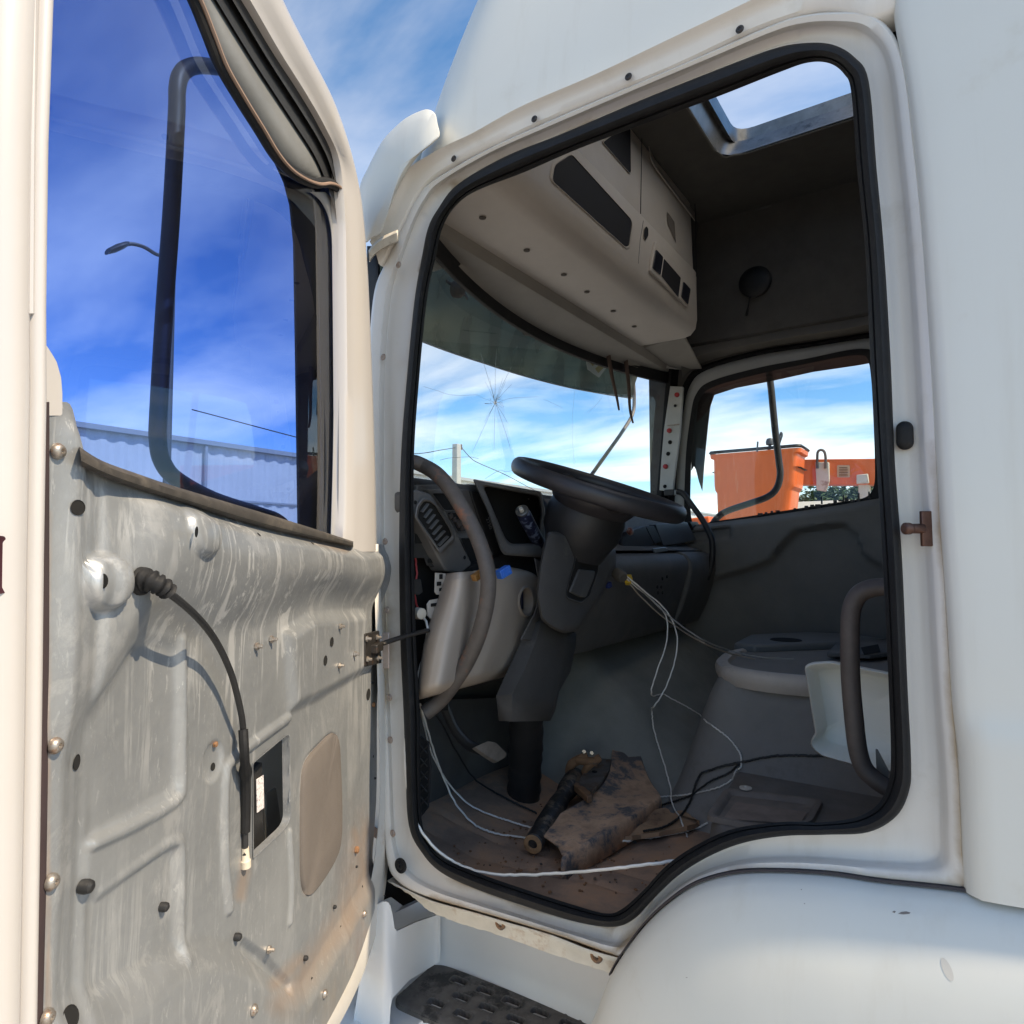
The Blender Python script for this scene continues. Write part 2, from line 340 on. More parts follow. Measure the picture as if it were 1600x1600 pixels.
grime(jo, [[(1150,1366),(1220,1364),(1300,1369),(1400,1380),(1500,1391)], [(1455,700),(1478,900),(1492,1150),(1504,1391)], [(672,1403),(745,1424),(890,1466),(955,1491),(1003,1450),(1060,1400)], [(604,940),(598,1100)], [(656,424),(712,289),(935,187)], [(700,1372),(822,1418),(957,1450),(1020,1406)]], [22, 13, 11, 26, 7, 5])
S_ = MB()
S_.loft([ringrow(mix=(0, 1, 1.0), Y=-.045), ringrow(mix=(0, 1, 1.02), Y=-.022), ringrow(mix=(0, 1, .86), Y=-.006), ringrow(mix=(0, 1, .62), Y=-.003), ringrow(mix=(0, 1, .36), Y=-.012),
         ringrow(mix=(0, 1, .28), Y=-.026), ringrow(mix=(0, 1, .20), Y=-.024), ringrow(mix=(0, 1, .02), Y=-.032), ringrow(0, -.045), ringrow(mix=(0, 1, .1), Y=-.075), ringrow(mix=(0, 1, .4), Y=-.09)])
build('door_seal', S_, RUBBER, TR, sharp=60)
# interior reveal of the doorway, so that nothing is paper thin
REV = MB()
REV.loft([ringrow(mix=(0, 1, .3), Y=-.08), ringrow(mix=(0, 1, .5), Y=-.16), ringrow(mix=(1, 2, .4), Y=-.17), ringrow(mix=(1, 2, 1.0), Y=-.12)])
build('door_reveal_trim', REV, DARKP, TR)

# ---- roof rail above the doorway (gutter strip that carries screws)
RAIL_LO = [(594,415),(606,396),(633,343),(650,309),(672,282),(706,259),(747,238),(834,197),(935,153),(1047,108),(1160,55),(1225,30),(1281,16),(1326,19),(1356,30),(1392,20),(1406,4),(1440,-60)]
RAIL_HI = [(585,380),(600,352),(622,312),(645,268),(680,245),(710,229),(747,212),(822,171),(935,123),(1047,70),(1160,17),(1225,-14),(1300,-50),(1350,-74),(1380,-90),(1400,-100),(1410,-110),(1445,-150)]
lo_ = [onY(p[0], p[1], -.010) for p in spline(RAIL_LO, 6)]; hi_ = [onY(p[0], p[1], .002) for p in spline(RAIL_HI, 6)]
R_ = MB(); lo_a = np.array(lo_); hi_a = np.array(hi_)
rows = []
for t, off in [(0, -.045), (0, -.002), (.06, .0035), (.45, .004), (.72, .004), (.84, .012), (.95, .0165), (1.0, .011), (1.03, -.02)]:
    rows.append(list(lo_a*(1-t)+hi_a*t+np.array([0, off, 0])))
R_.loft(rows, False); build('roof_rail', R_, M_JAMB, TR, sharp=50)

# ---- high roof: plan section at height z is a box with rounded front corners, drawn in and back as it rises
def roof_row(z, n=10):
    k = (z-2.55)
    Ys = -.012-.17*max(0, k)**1.6; Yf = -2.1-Ys
    Xf = 1.235-.22*(max(0, z-2.60)/.7)**1.35; r = .30
    pts = []
    for i in range(26): pts.append((-1.2+(Xf-r+1.2)*i/25, Ys, z))
    for i in range(1, n+1):
        a = math.pi/2*(1-i/n); pts.append((Xf-r+r*math.cos(a), Ys-r+r*math.sin(a), z))
    for i in range(1, 12): 
        y = (Ys-r)+(Yf+r-Ys+r)*i/11; pts.append((Xf+.06*math.sin(math.pi*i/11), y, z))
    for i in range(1, n+1):
        a = -math.pi/2*i/n; pts.append((Xf-r+r*math.cos(a), Yf+r+r*math.sin(a), z))
    for i in range(1, 26): pts.append((Xf-r-(Xf-r+1.2)*i/25, Yf, z))
    return [np.array(p) for p in pts]
# the lower edge of the shell on this side follows the rail; elsewhere it runs level
rail_x = np.array([p[0] for p in hi_]); rail_z = np.array([p[2] for p in hi_]); order = np.argsort(rail_x)
def rail_height(x): return float(np.interp(x, rail_x[order], rail_z[order]))
zs = np.linspace(0, 1, 26); ROOF_TOP = 3.40
base = roof_row(2.6); rows = []
for t in zs:
    row = []
    for j in range(len(base)):
        b = base[j]
        zb = rail_height(b[0]) if b[1] > -.33 else (2.68 if b[0] > .9 else 2.8)
        if -.33 < b[1] <= -.02: 
            w = (b[1]+.33)/.31; zb = rail_height(b[0])*w+2.60*(1-w)
        z = zb+(ROOF_TOP-.12-zb)*t
        row.append(roof_row(z)[j])
    rows.append(row)
# rounded shoulder into the top
last = rows[-1]; cx, cy = 0.0, -1.05
for k in range(1, 6):
    a = k/5*math.pi/2; ins = .14*(1-math.cos(a)); up_ = .12*math.sin(a); rr = []
    for p in last:
        d = np.array([cx-p[0], cy-p[1], 0]); q = np.array([np.clip(d[0], -ins, ins), np.clip(d[1], -ins, ins), 0]); rr.append(p+q+np.array([0, 0, up_]))
    rows.append(rr)
RF = MB(); RF.loft(rows, False); build('roof_shell', RF, WHITE, TR, sharp=40)
_c = onZ(1150, 212, ROOF_TOP); HX1, HY0 = float(_c[0]), float(_c[1]); HX0, HY1 = HX1-.66, HY0+.95            # roof hatch opening
top_row = rows[-1]; xa, xb = min(p[0] for p in top_row), max(p[0] for p in top_row); ya, yb = min(p[1] for p in top_row), max(p[1] for p in top_row)
RT = MB()
def plate(mb, x0, x1, y0, y1, z, hx0, hx1, hy0, hy1, r=.07, cut=None):
    hole = rounded([(hx0, hy0), (hx1, hy0), (hx1, hy1), (hx0, hy1)], r, 5)
    mb.add(*fill_holed([(x0, y0, z), (x1, y0, z)]+([(x1, y1, z)] if cut is None else [(x1, cut[1], z), (cut[0], y1-.06, z)])+[(x0, y1, z)], [(p[0], p[1], z) for p in hole]))
    return hole
plate(RT, xa, xb, ya, yb, ROOF_TOP, HX0, HX1, HY0, HY1); build('roof_top', RT, WHITE, TR)

def sst0(a, b, x): t = min(max((x-a)/(b-a), 0), 1); return t*t*(3-2*t)
# ---- rear side panel of the cab, with a rolled front edge at the shut line
SEAM = [(1397,-60),(1397,19),(1416,131),(1435,300),(1446,450),(1456,600),(1467,800),(1478,950),(1487,1100),(1497,1187),(1503,1330),(1506,1394)]
low_edge = onY(1600, 1410, .01)
seam = [onY(p[0], p[1], .0) for p in spline(SEAM, 6)]
_e = onY(1600, 1409, 0.0); SLP = float((_e[2]-seam[-1][2])/(_e[0]-seam[-1][0])); RP = MB(); rows = []
zl = seam[-1][2]; sx = np.array([p[0] for p in seam]); sz = np.array([p[2] for p in seam]); o_ = np.argsort(sz)
for dxx, yy in [(.0, -.05), (.001, -.012), (-.004, .002), (-.010, .008), (-.020, .0115), (-.04, .013), (-.09, .0135), (-.16, .014), (-.26, .014), (-.40, .02), (-.6, .018), (-.85, .01), (-.95, -.02)]:
    r_ = []
    for i in range(140):
        t = i/139; x0 = None
        zbot = zl+SLP*dxx; z = zbot+(3.30-zbot)*t
        x0 = float(np.interp(z, sz[o_], sx[o_])); k = max(0, z-2.55); lean = -.17*k**1.6
        r_.append((x0+dxx, yy+lean+.006*(sst0(zl+.245, zl+.205, z)) if dxx < -.015 else yy+lean, z))
    rows.append(r_)
RP.loft(rows, False); rear = build('rear_side_panel', RP, WHITE, TR, sharp=50, solid=0)
BK = MB(); BK.box((-1.0, -1.05, 2.2), (.05, 2.1, 2.75)); build('cab_back_wall', BK, WHITE, TR)

# ---- small pressed screws along the rail and down the front pillar
def screw_mesh(name, m_, r=.0075, h=.004):
    b = MB(); b.lathe([(0, r*1.25), (h*.35, r*1.25), (h*.4, r), (h, r*.85), (h, r*.5), (h*.55, r*.42)], (0, 0, 0), (0, 0, 1), 14, cap0=False)
    o = build(name, b, m_); o.location = (0, 0, 0)
    me = o.data; off = Vector((0, 0, -min(v.co.z for v in me.vertices)));
    for v in me.vertices: v.co += off
    COL.objects.unlink(o); return o
SCREW_DARK = screw_mesh('rail_screw', mat('dark_screw', (.07, .06, .055), .45, .6, var=.2, vscale=80), .009, .004)
SCREW_PALE = screw_mesh('pillar_screw', mat('weathered_screw', (.42, .34, .29), .5, .35, var=.25, vscale=120, col2=(.25, .15, .1), fac2=(.5, .7), scale2=150), .0085, .004)
for px, py in ((1156,46),(982,120),(835,186),(709,248)): place(SCREW_DARK, onY(px, py, .0035), (0, 1, 0), TR, random.random()*3, .62)
for px, py in ((623,414),(599,558),(602,846),(605,953),(609,1090),(610,1156),(614,1302)): place(SCREW_PALE, onY(px, py, -.009), (0, 1, 0), TR, random.random()*3, .75)
# rubber plug low on the pillar, door light switch and striker pin on the rear pillar
b = MB(); c = onY(627, 1352, -.009); b.lathe([(0, .016), (.004, .016), (.005, .013), (.003, .012), (.003, .008), (.006, .007), (.006, .003), (.002, .002)], c, (0, 1, 0), 20, cap0=False); build('pillar_plug', b, RUBBER, TR)
b = MB(); c = onY(1414, 681, -.036)
o2 = [(c[0]+.0112*math.cos(a), c[1], c[2]+(.0098 if math.sin(a) > 0 else -.0098)+.0112*math.sin(a)) for a in np.linspace(0, 2*math.pi, 33)[:-1]]
sh = lambda s_, dy_: [(c[0]+(p[0]-c[0])*s_, c[1]+dy_, c[2]+(p[2]-c[2])*s_) for p in o2]
b.loft([sh(1, 0), sh(1, .006), sh(.9, .010), sh(.5, .012)], True, 0, False, True); build('door_light_switch', b, RUBBER, TR, sharp=50)
b = MB(); c = onY(1443, 826, -.008)
b.lathe([(0, .0065), (.001, .007), (.019, .007), (.021, .0085), (.029, .0085), (.031, .006)], c+np.array([0, 0, 0]), (.75, .66, 0), 16)
b.box(c+np.array([-.003, -.002, 0]), (.015, .006, .050), np.array([[.8, .6, 0], [-.6, .8, 0], [0, 0, 1]]))
build('striker_pin', b, mat('brown_striker', (.12, .06, .045), .45, .6, var=.3, vscale=50), TR, bevel=.002)

# ---- wind deflector at the top of the front pillar (a curved white wing standing off the pillar)
OUT = [(567,375),(561,300),(575,262),(597,221),(618,198),(635,184),(655,174),(669,171),(680,178),(684,195),(687,212),(676,224),(657,240),(643,258),(631,277),(619,301),(609,326),(602,346),(596,364),(583,371)]
P2 = spline(OUT, 4, True); b = MB()
def defl(p, o): return onY(p[0], p[1], .035+o)
cen = np.mean(P2, 0); f_ = [defl(p, 0) for p in P2]
shr = lambda s_: [cen+(np.array(p)-cen)*s_ for p in P2]
b.loft([[defl(p, -.055) for p in P2], [defl(p, -.004) for p in P2], [defl(p, .0) for p in shr(.985)], [defl(p, .010) for p in shr(.8)], [defl(p, .016) for p in shr(.5)], [defl(p, .018) for p in shr(.1)]], True, 0, True, True)
build('air_deflector', b, WHITE, TR, sharp=40)
b = MB(); e_ = spline([(577,398),(585,387),(600,376),(622,366)], 5)
b.loft([[onY(p[0], p[1]-6, .03) for p in e_], [onY(p[0], p[1]-2, .036) for p in e_], [onY(p[0], p[1]+9, .03) for p in e_], [onY(p[0], p[1]+11, .0) for p in e_], [onY(p[0], p[1]-6, -.02) for p in e_]], False)
build('deflector_foot', b, mat('stained_white_plastic', (.62, .57, .48), .5, var=.12, vscale=20, col2=(.33, .25, .17), fac2=(.55, .75), scale2=25), TR, solid=.002)
b = MB(); b.loft([[onY(575, y, -.05) for y in (385, 440, 500, 560)], [onY(590, y, -.045) for y in (385, 440, 500, 560)], [onY(592, y, -.10) for y in (385, 440, 500, 560)]], False)
build('pillar_seam_rubber', b, RUBBER, TR, solid=.003)

# ---- sill flange (bare, yellowed) under the doorway, with rusty lugs
FL_T = [(612,1378),(655,1399),(684,1410),(747,1427),(790,1440),(860,1460),(920,1483),(969,1497)]
FL_B = [(606,1376),(646,1400),(674,1423),(720,1441),(775,1458),(850,1484),(915,1506),(964,1522)]
t_ = spline(FL_T, 10); q_ = spline(FL_B, 10); b = MB(); rr = random.Random(3)
low = [onY(p[0], p[1]+rr.uniform(-1, 1), -.030) for p in q_]
b.loft([[onY(p[0], p[1], -.012) for p in t_], [onY(p[0]*.7+q[0]*.3, p[1]*.7+q[1]*.3, -.026) for p, q in zip(t_, q_)], low, [p+np.array([0, -.10, .004]) for p in low]], False)
SILLM = mat('yellowed_primer', (.64, .60, .52), .6, var=.14, vscale=14, col2=(.33, .17, .07), fac2=(.54, .74), scale2=13)
build('sill_flange', b, SILLM, TR, solid=.002)
lug = MB(); lug.lathe([(0, .012), (.006, .012), (.008, .010), (.008, .006), (.002, .005)], (0, 0, 0), (0, 0, 1), 14)
lug_o = build('sill_lug', lug, RUST); COL.objects.unlink(lug_o)
for px, py in ((782,1443),(932,1494)): place(lug_o, onY(px, py, -.022), (0, 1, 0), TR, .3)

# ---- front wheel fender: big rounded panel below the shut line
F0 = [(905,1640),(935,1572),(952,1528),(969,1498),(1002,1453),(1040,1416),(1087,1385),(1150,1368),(1220,1366),(1300,1371),(1375,1382),(1500,1396),(1600,1411),(1700,1427),(1850,1460)]
f0 = spline(F0, 6); C0 = onY(1330, 2300, 0.0); b = MB(); rows = []
for s_, y_ in [(1.0, -.05), (1.0, -.006), (.998, .002), (.988, .016), (.965, .030), (.93, .046), (.88, .060), (.82, .070), (.74, .077), (.66, .079), (.60, .075), (.56, .055), (.55, .02)]:
    r_ = []
    for p in f0:
        w = onY(p[0], p[1], 0.0); q = C0+(w-C0)*s_; r_.append((q[0], y_, q[2]))
    rows.append(r_)
b.loft(rows, False); build('wheel_fender', b, WHITE, TR, sharp=50)
b = MB(); rows = []
for s_, y_ in [(1.0085, -.03), (1.007, -.003), (1.003, -.002), (1.001, -.03)]:
    rows.append([tuple((C0+(onY(p[0], p[1], 0.0)-C0)*s_)[[0]])+(y_,)+(float((C0+(onY(p[0], p[1], 0.0)-C0)*s_)[2]),) for p in f0[12:]])
b.loft(rows, False); build('fender_edge_trim', b, mat('fender_rubber_edge', (.035, .028, .034), .6), TR)
# dark inner arch behind the fender so that no daylight shows through
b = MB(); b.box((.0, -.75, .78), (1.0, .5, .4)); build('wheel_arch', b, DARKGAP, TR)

def sst0(a, b, x): t = min(max((x-a)/(b-a), 0), 1); return t*t*(3-2*t)
# ---- entry step: white well with a black perforated tread
SZ = 1.80-1.02
def st(px, py, dz=0): return onZ(px, py, SZ+dz)
tread = [st(687,1502), st(785,1526), st(916,1592), st(985,1625), st(890,1800), st(624,1583), st(609,1560), st(640,1530)]
tr_c = np.mean(tread, 0)
B0, B1 = st(687,1502), st(916,1590); ex = (B1-B0)/np.linalg.norm(B1-B0)         # along the cab
ey = np.array([-ex[1], ex[0], 0.]); 
if ey[1] < 0: ey = -ey
TL, TWd = .44, .17
def T_(a, c_, z=0): return B0-ex*.0+ex*a+ey*c_+np.array([0, 0, z])
outl = rounded([T_(-.01, 0), T_(TL, 0), T_(TL, TWd), T_(-.01, TWd)], .035, 5)
holes = []
for r_ in range(3):
    for k in range(5):
        holes.append((.085+k*.072+(.036 if r_ % 2 else 0), .038+r_*.045))
tb = MB()
# tread plate as a fine grid with the slots left out
GN, GM = 150, 62
us = np.linspace(-.01, TL, GN); vs_ = np.linspace(0, TWd, GM); G = np.zeros((GN, GM, 3)); keep = np.ones((GN-1, GM-1), bool)
for i, u in enumerate(us):
    for j, v in enumerate(vs_):
        z = 0
        for (ha, hc) in holes:
            d = max(abs(u-ha)-.019, abs(v-hc)-.0085); d = max(d, 0) if d > 0 else d
            if d < .006: z = max(z, -.0) 
        # raised studs between the slots
        su, sv = (u-.012) % .036-.018, (v-.006) % .0225-.01125
        inh = any(abs(u-a) < .028 and abs(v-c2) < .016 for a, c2 in holes)
        if not inh: z = .003*max(0, 1-(su*su+sv*sv)/.000025)
        uu = min(u+.01, TL-u, v, TWd-v); z -= .004*max(0, 1-uu/.012)**2
        G[i, j] = T_(u, v, z)
def in_hole(u, v):
    for a, c2 in holes:
        du, dv = max(abs(u-a)-.0155, 0), max(abs(v-c2)-.0055, 0)
        if du*du+dv*dv < .0075**2: return True
    return False
rc = .03
def outside(u, v):
    u0, u1, v0, v1 = -.01+rc, TL-rc, rc, TWd-rc
    du, dv = max(u0-u, u-u1, 0), max(v0-v, v-v1, 0); return du*du+dv*dv > rc*rc
for i in range(GN-1):
    for j in range(GM-1):
        u, v = (us[i]+us[i+1])/2, (vs_[j]+vs_[j+1])/2
        if in_hole(u, v) or outside(u, v): keep[i, j] = False
tb.grid(G, 0, keep)
TREADM = mat('worn_black_tread', (.125, .115, .108), .65, var=.35, vscale=26, col2=(.035, .033, .033), fac2=(.52, .60), scale2=9, bump=.3, bscale=200)
tread_o = build('step_tread', tb, TREADM, TR, solid=-.006)
b = MB(); o3 = rounded([T_(-.012, -.002), T_(TL+.002, -.002), T_(TL+.002, TWd+.002), T_(-.012, TWd+.002)], .034, 6); i3 = rounded([T_(-.004, .006), T_(TL-.006, .006), T_(TL-.006, TWd-.006), T_(-.004, TWd-.006)], .028, 6)
dn = np.array([0, 0, -.02]); b.loft([[p+dn for p in o3], [p+np.array([0, 0, -.005]) for p in o3], [p+np.array([0, 0, -.0015]) for p in i3], [p+dn for p in i3]], True); build('step_rim', b, TREADM, tread_o, sharp=50)
for a, c2 in holes:
    b = MB(); f1 = rounded([T_(a-.0245, c2-.0135), T_(a+.0245, c2-.0135), T_(a+.0245, c2+.0135), T_(a-.0245, c2+.0135)], .009, 3); f2 = rounded([T_(a-.0215, c2-.0108), T_(a+.0215, c2-.0108), T_(a+.0215, c2+.0108), T_(a-.0215, c2+.0108)], .007, 3)
    b.loft([[p+np.array([0, 0, -.001]) for p in f1], [p+np.array([0, 0, .0012]) for p in f1], [p+np.array([0, 0, .0008]) for p in f2], [p+np.array([0, 0, -.02]) for p in f2]], True); build('tread_slot', b, TREADM, tread_o, sharp=50)
b = MB(); b.slab(rounded([T_(-.0, .01, -.045), T_(TL-.01, .01, -.045), T_(TL-.01, TWd-.01, -.045), T_(-.0, TWd-.01, -.045)], .03, 4), (0, 0, .012)); build('step_tray', b, mat('dusty_tray', (.13, .12, .12), .8, var=.2), TR)
# white well around it: floor ledge, back wall rising to the sill, front quarter sweeping outwards
WELL = mat('white_step_plastic', (.74, .74, .735), .42, var=.03, vscale=5, coat=.2, col2=(.5, .46, .4), fac2=(.62, .88), scale2=8)
prof = []
sill_b = [onY(p[0], p[1]-4, -.06) for p in q_]; xs_ = np.array([p[0] for p in sill_b]); zs_ = np.array([p[2] for p in sill_b]); oo = np.argsort(xs_)
def sillz(x): return float(np.interp(x, xs_[oo], zs_[oo]))
rows = []
Yb = float(B0[1])-.03
XX = list(np.linspace(.45, 1.02, 14)); cxw, cyw, rw = 1.02, Yb+.20, .20
path = [(x, Yb) for x in XX]+[(cxw+rw*math.sin(a), cyw-rw*math.cos(a)) for a in np.linspace(.12, math.pi/2, 10)]+[(cxw+rw, cyw+k*.05) for k in (1, 2, 3, 4)]
zt = lambda x, y: sillz(x)+.01 if x < 1.0 else max(sillz(1.0)+.01-(x-1.0)*.55, SZ+.13) if y < Yb+.12 else SZ+.16
ci = np.array([.75, Yb+.16])
rows = [[(x+(ci[0]-x)*0.0, y-.03, zt(x, y)) for x, y in path], [(x, y, zt(x, y)-.004) for x, y in path]]
for t in (.25, .5, .75, .9): rows.append([(x, y+.01*t, zt(x, y)*(1-t)+(SZ+.02)*t) for x, y in path])
def inw(x, y, d):
    if x <= 1.02: return (x, y+d)
    v = np.array([x-cxw, y-cyw]) if y < cyw else np.array([rw, 0]); n_ = np.linalg.norm(v)+1e-9; return (x-v[0]/n_*d, y-v[1]/n_*d)
for d, dz in ((.02, -.003), (.035, -.012), (.06, -.014), (.12, -.014), (.195, -.014)):
    rows.append([(*inw(x, y, d), SZ+dz) for x, y in path])
rows.append([(p[0], p[1]+.01, p[2]-.05) for p in rows[-1]])
b = MB(); b.loft(rows, False); build('step_well', b, WELL, TR, sharp=60)
# front quarter of the step housing, with the tab that stands up beside the door
xc = np.linspace(548, 688, 46)
yt_ = np.interp(xc, [548, 560, 575, 588, 597, 606, 612, 616, 620, 650, 688], [1622, 1545, 1470, 1414, 1409, 1409, 1419, 1450, 1455, 1441, 1428]); yb_ = np.interp(xc, [548, 600, 606, 611, 640, 688], [1660, 1660, 1640, 1562, 1531, 1502])
rows = []
for x_, a_, c_ in zip(xc, yt_, yb_):
    Y_ = .035-.22*float(sst0(596, 690, x_)); rows.append([onY(x_, a_-2, Y_-.03)]+[onY(x_, a_*(1-t)+c_*t, Y_-.02*t*(1-t)) for t in np.linspace(0, 1, 14)])
b = MB(); b.loft(rows, False); build('step_housing_front', b, WELL, TR, sharp=60)
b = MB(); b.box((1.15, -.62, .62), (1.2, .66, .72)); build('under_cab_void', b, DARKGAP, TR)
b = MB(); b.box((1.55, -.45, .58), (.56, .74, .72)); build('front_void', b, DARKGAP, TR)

# unseen hatch lid, added to block sun and diffuse light: hinged along the rear edge of the opening
b = MB(); la = math.radians(62); h0 = np.array([HX0-.03, 0, ROOF_TOP+.03]); lx = np.array([math.cos(la), 0, math.sin(la)])
for k_, (i_, zz_) in enumerate(((0.0, 0), (0.0, .03), (.05, .055))): pass
lid = rounded([(0, HY0-.04), (HX1-HX0+.07, HY0-.04), (HX1-HX0+.07, HY1+.04), (0, HY1+.04)], .08, 5); ln = np.array([-math.sin(la), 0, math.cos(la)]); lc = np.mean(lid, 0)
def lidp(p, s_, o_): q = lc+(p-lc)*s_; return h0+lx*q[0]+np.array([0, q[1], 0])+ln*o_
b.loft([[lidp(p, 1, 0) for p in lid], [lidp(p, 1, .02) for p in lid], [lidp(p, .9, .05) for p in lid], [lidp(p, .5, .06) for p in lid]], True, 0, True, True); 
LIDM = bpy.data.materials.new('added_lid_diffuser'); LIDM.use_nodes = True; t_ = LIDM.node_tree; pb = t_.nodes['Principled BSDF']; pb.inputs['Base Color'].default_value = (.75, .75, .74, 1); pb.inputs['Roughness'].default_value = .3  # translucent, so the added lid passes soft fill light into the cab
trl = t_.nodes.new('ShaderNodeBsdfTranslucent'); trl.inputs[0].default_value = (.80, .79, .76, 1); mxs = t_.nodes.new('ShaderNodeMixShader'); mxs.inputs[0].default_value = .25
t_.links.new(trl.outputs[0], mxs.inputs[1]); t_.links.new(pb.outputs[0], mxs.inputs[2]); t_.links.new(mxs.outputs[0], t_.nodes['Material Output'].inputs['Surface'])
b = MB(); b.add([tuple(lidp(p, 1, .02)) for p in lid], [tuple(range(len(lid)))]); build('added_sun_block_lid', b, LIDM, TR, sharp=50)

# chips and a pale rub mark in the fender paint, laid on the pressed surface
from mathutils.bvhtree import BVHTree
FD = bpy.data.objects['wheel_fender']; FB = BVHTree.FromPolygons([v.co+ORG['wheel_fender'] for v in FD.data.vertices], [tuple(p.vertices) for p in FD.data.polygons])
def onB(B, px, py, lift):
    r = ray(px, py); h = B.ray_cast(Vector([float(c) for c in CAM]), Vector([float(c) for c in r]).normalized())
    if h[0] is None: return onY(px, py, .05)
    n_ = np.array(h[1]); n_ = n_ if np.dot(n_, r) < 0 else -n_
    return np.array(h[0])+n_*lift
for pts in (((1394,1425),(1397,1423),(1400,1424),(1398,1427)), ((1403,1428),(1408,1425),(1416,1424),(1423,1426),(1421,1428),(1412,1429)), ((1251,1390),(1253,1389),(1253,1391)), ((1071,1527),(1075,1527),(1073,1528)), ((1256,1412),(1258,1411),(1258,1413))):
    b = MB(); b.add([tuple(onB(FB, p[0], p[1], .0004)) for p in pts], [tuple(range(len(pts)))]); build('paint_chip', b, bpy.data.materials.get('chipped_primer') or mat('chipped_primer', (.22, .19, .17), .8, var=.3, vscale=200), FD)
b = MB(); c_ = [(1480+9*math.cos(a)+5*math.sin(a), 1515+18*math.sin(a)+5*math.cos(a)) for a in np.linspace(0, 2*math.pi, 17)[:-1]]
b.add([tuple(onB(FB, p[0], p[1], .0003)) for p in c_], [tuple(range(16))]); build('rub_mark', b, mat('rub_mark', (.56, .54, .50), .6, var=.05), FD)
b = MB(); b.slab([onY(p[0], p[1], -.07) for p in ((1372,-20),(1420,-20),(1430,150),(1404,140))], (0, -.01, 0)); build('roof_joint_sealant', b, RUBBER, TR)
# ================================================================ DRIVER DOOR, hung at the front pillar and standing open
DA = math.radians(60)
HNG = onY(600, 1000, .0)+np.array([0, .012, 0]); HNG[2] = 0
DE = np.array([-math.cos(DA), math.sin(DA), 0.0]); DN = np.array([-math.sin(DA), -math.cos(DA), 0.0])   # along the door, towards the cab side
def dsz(px, py, off=0.0):
    p = onP(px, py, HNG+DN*off, DN); d = p-HNG; return np.array([d@DE, p[2]])
def dp(s, z, off=0.0): return HNG+DE*s+np.array([0, 0, z])+DN*off
def dq(px, py, off=0.0): return onP(px, py, HNG+DN*off, DN)
DOOR = empty('driver_door', tuple(HNG+np.array([0, 0, .9])), TR)
DR = DOOR

# ---- relief of the bare inner panel
PANEL_LX = [(70,1680),(70,1500),(72,1100),(73,800),(74,640)]
TOPC = [(75,630),(92,628),(110,632),(120,665),(128,706),(150,722),(200,742),(280,772),(400,812),(480,834),(540,850),(560,852),(586,850)]
BOTC = [(75,1800),(150,1790),(250,1770),(350,1740),(420,1690),(470,1640),(520,1560),(548,1500),(565,1452),(580,1400),(590,1340),(596,1250)]
tops = np.array([dsz(*p) for p in spline(TOPC, 6)]); bots = np.array([dsz(*p) for p in spline(BOTC, 6)])
S_MAX = float(tops[:, 0].max()); S_MIN = float(min(bots[:, 0].min(), tops[:, 0].min()))
to = np.argsort(tops[:, 0]); bo = np.argsort(bots[:, 0])
def ztop(s): return np.interp(s, tops[to, 0], tops[to, 1])
def zbot(s): return np.interp(s, bots[bo, 0], bots[bo, 1])
def sst(a, b, x): t = np.clip((x-a)/(b-a), 0, 1); return t*t*(3-2*t)
def segdist(S, Z, pts):
    d = np.full(S.shape, 9.0)
    for (a, b) in zip(pts[:-1], pts[1:]):
        ab = b-a; t = np.clip(((S-a[0])*ab[0]+(Z-a[1])*ab[1])/(ab@ab+1e-12), 0, 1)
        d = np.minimum(d, np.hypot(S-a[0]-t*ab[0], Z-a[1]-t*ab[1]))
    return d
def inpoly(S, Z, poly):
    r = np.zeros(S.shape, bool); k = len(poly)
    for i in range(k):
        a, b = poly[i], poly[(i+1) % k]
        c = ((a[1] > Z) != (b[1] > Z)) & (S < (b[0]-a[0])*(Z-a[1])/(b[1]-a[1]+1e-15)+a[0]); r ^= c
    return r
def polydist(S, Z, poly):
    d = segdist(S, Z, list(poly)+[poly[0]]); return np.where(inpoly(S, Z, poly), -d, d)
_SPC = {}
def SP(pts, n=6):
    k = tuple(pts)
    if k not in _SPC: _SPC[k] = [np.array(q) for q in spline([dsz(*p) for p in pts], n)]
    return _SPC[k]
_PC = {}
def PC(pts):
    k = tuple(tuple(map(float, p)) for p in pts)
    if k not in _PC: _PC[k] = [dsz(*p) for p in pts]
    return _PC[k]
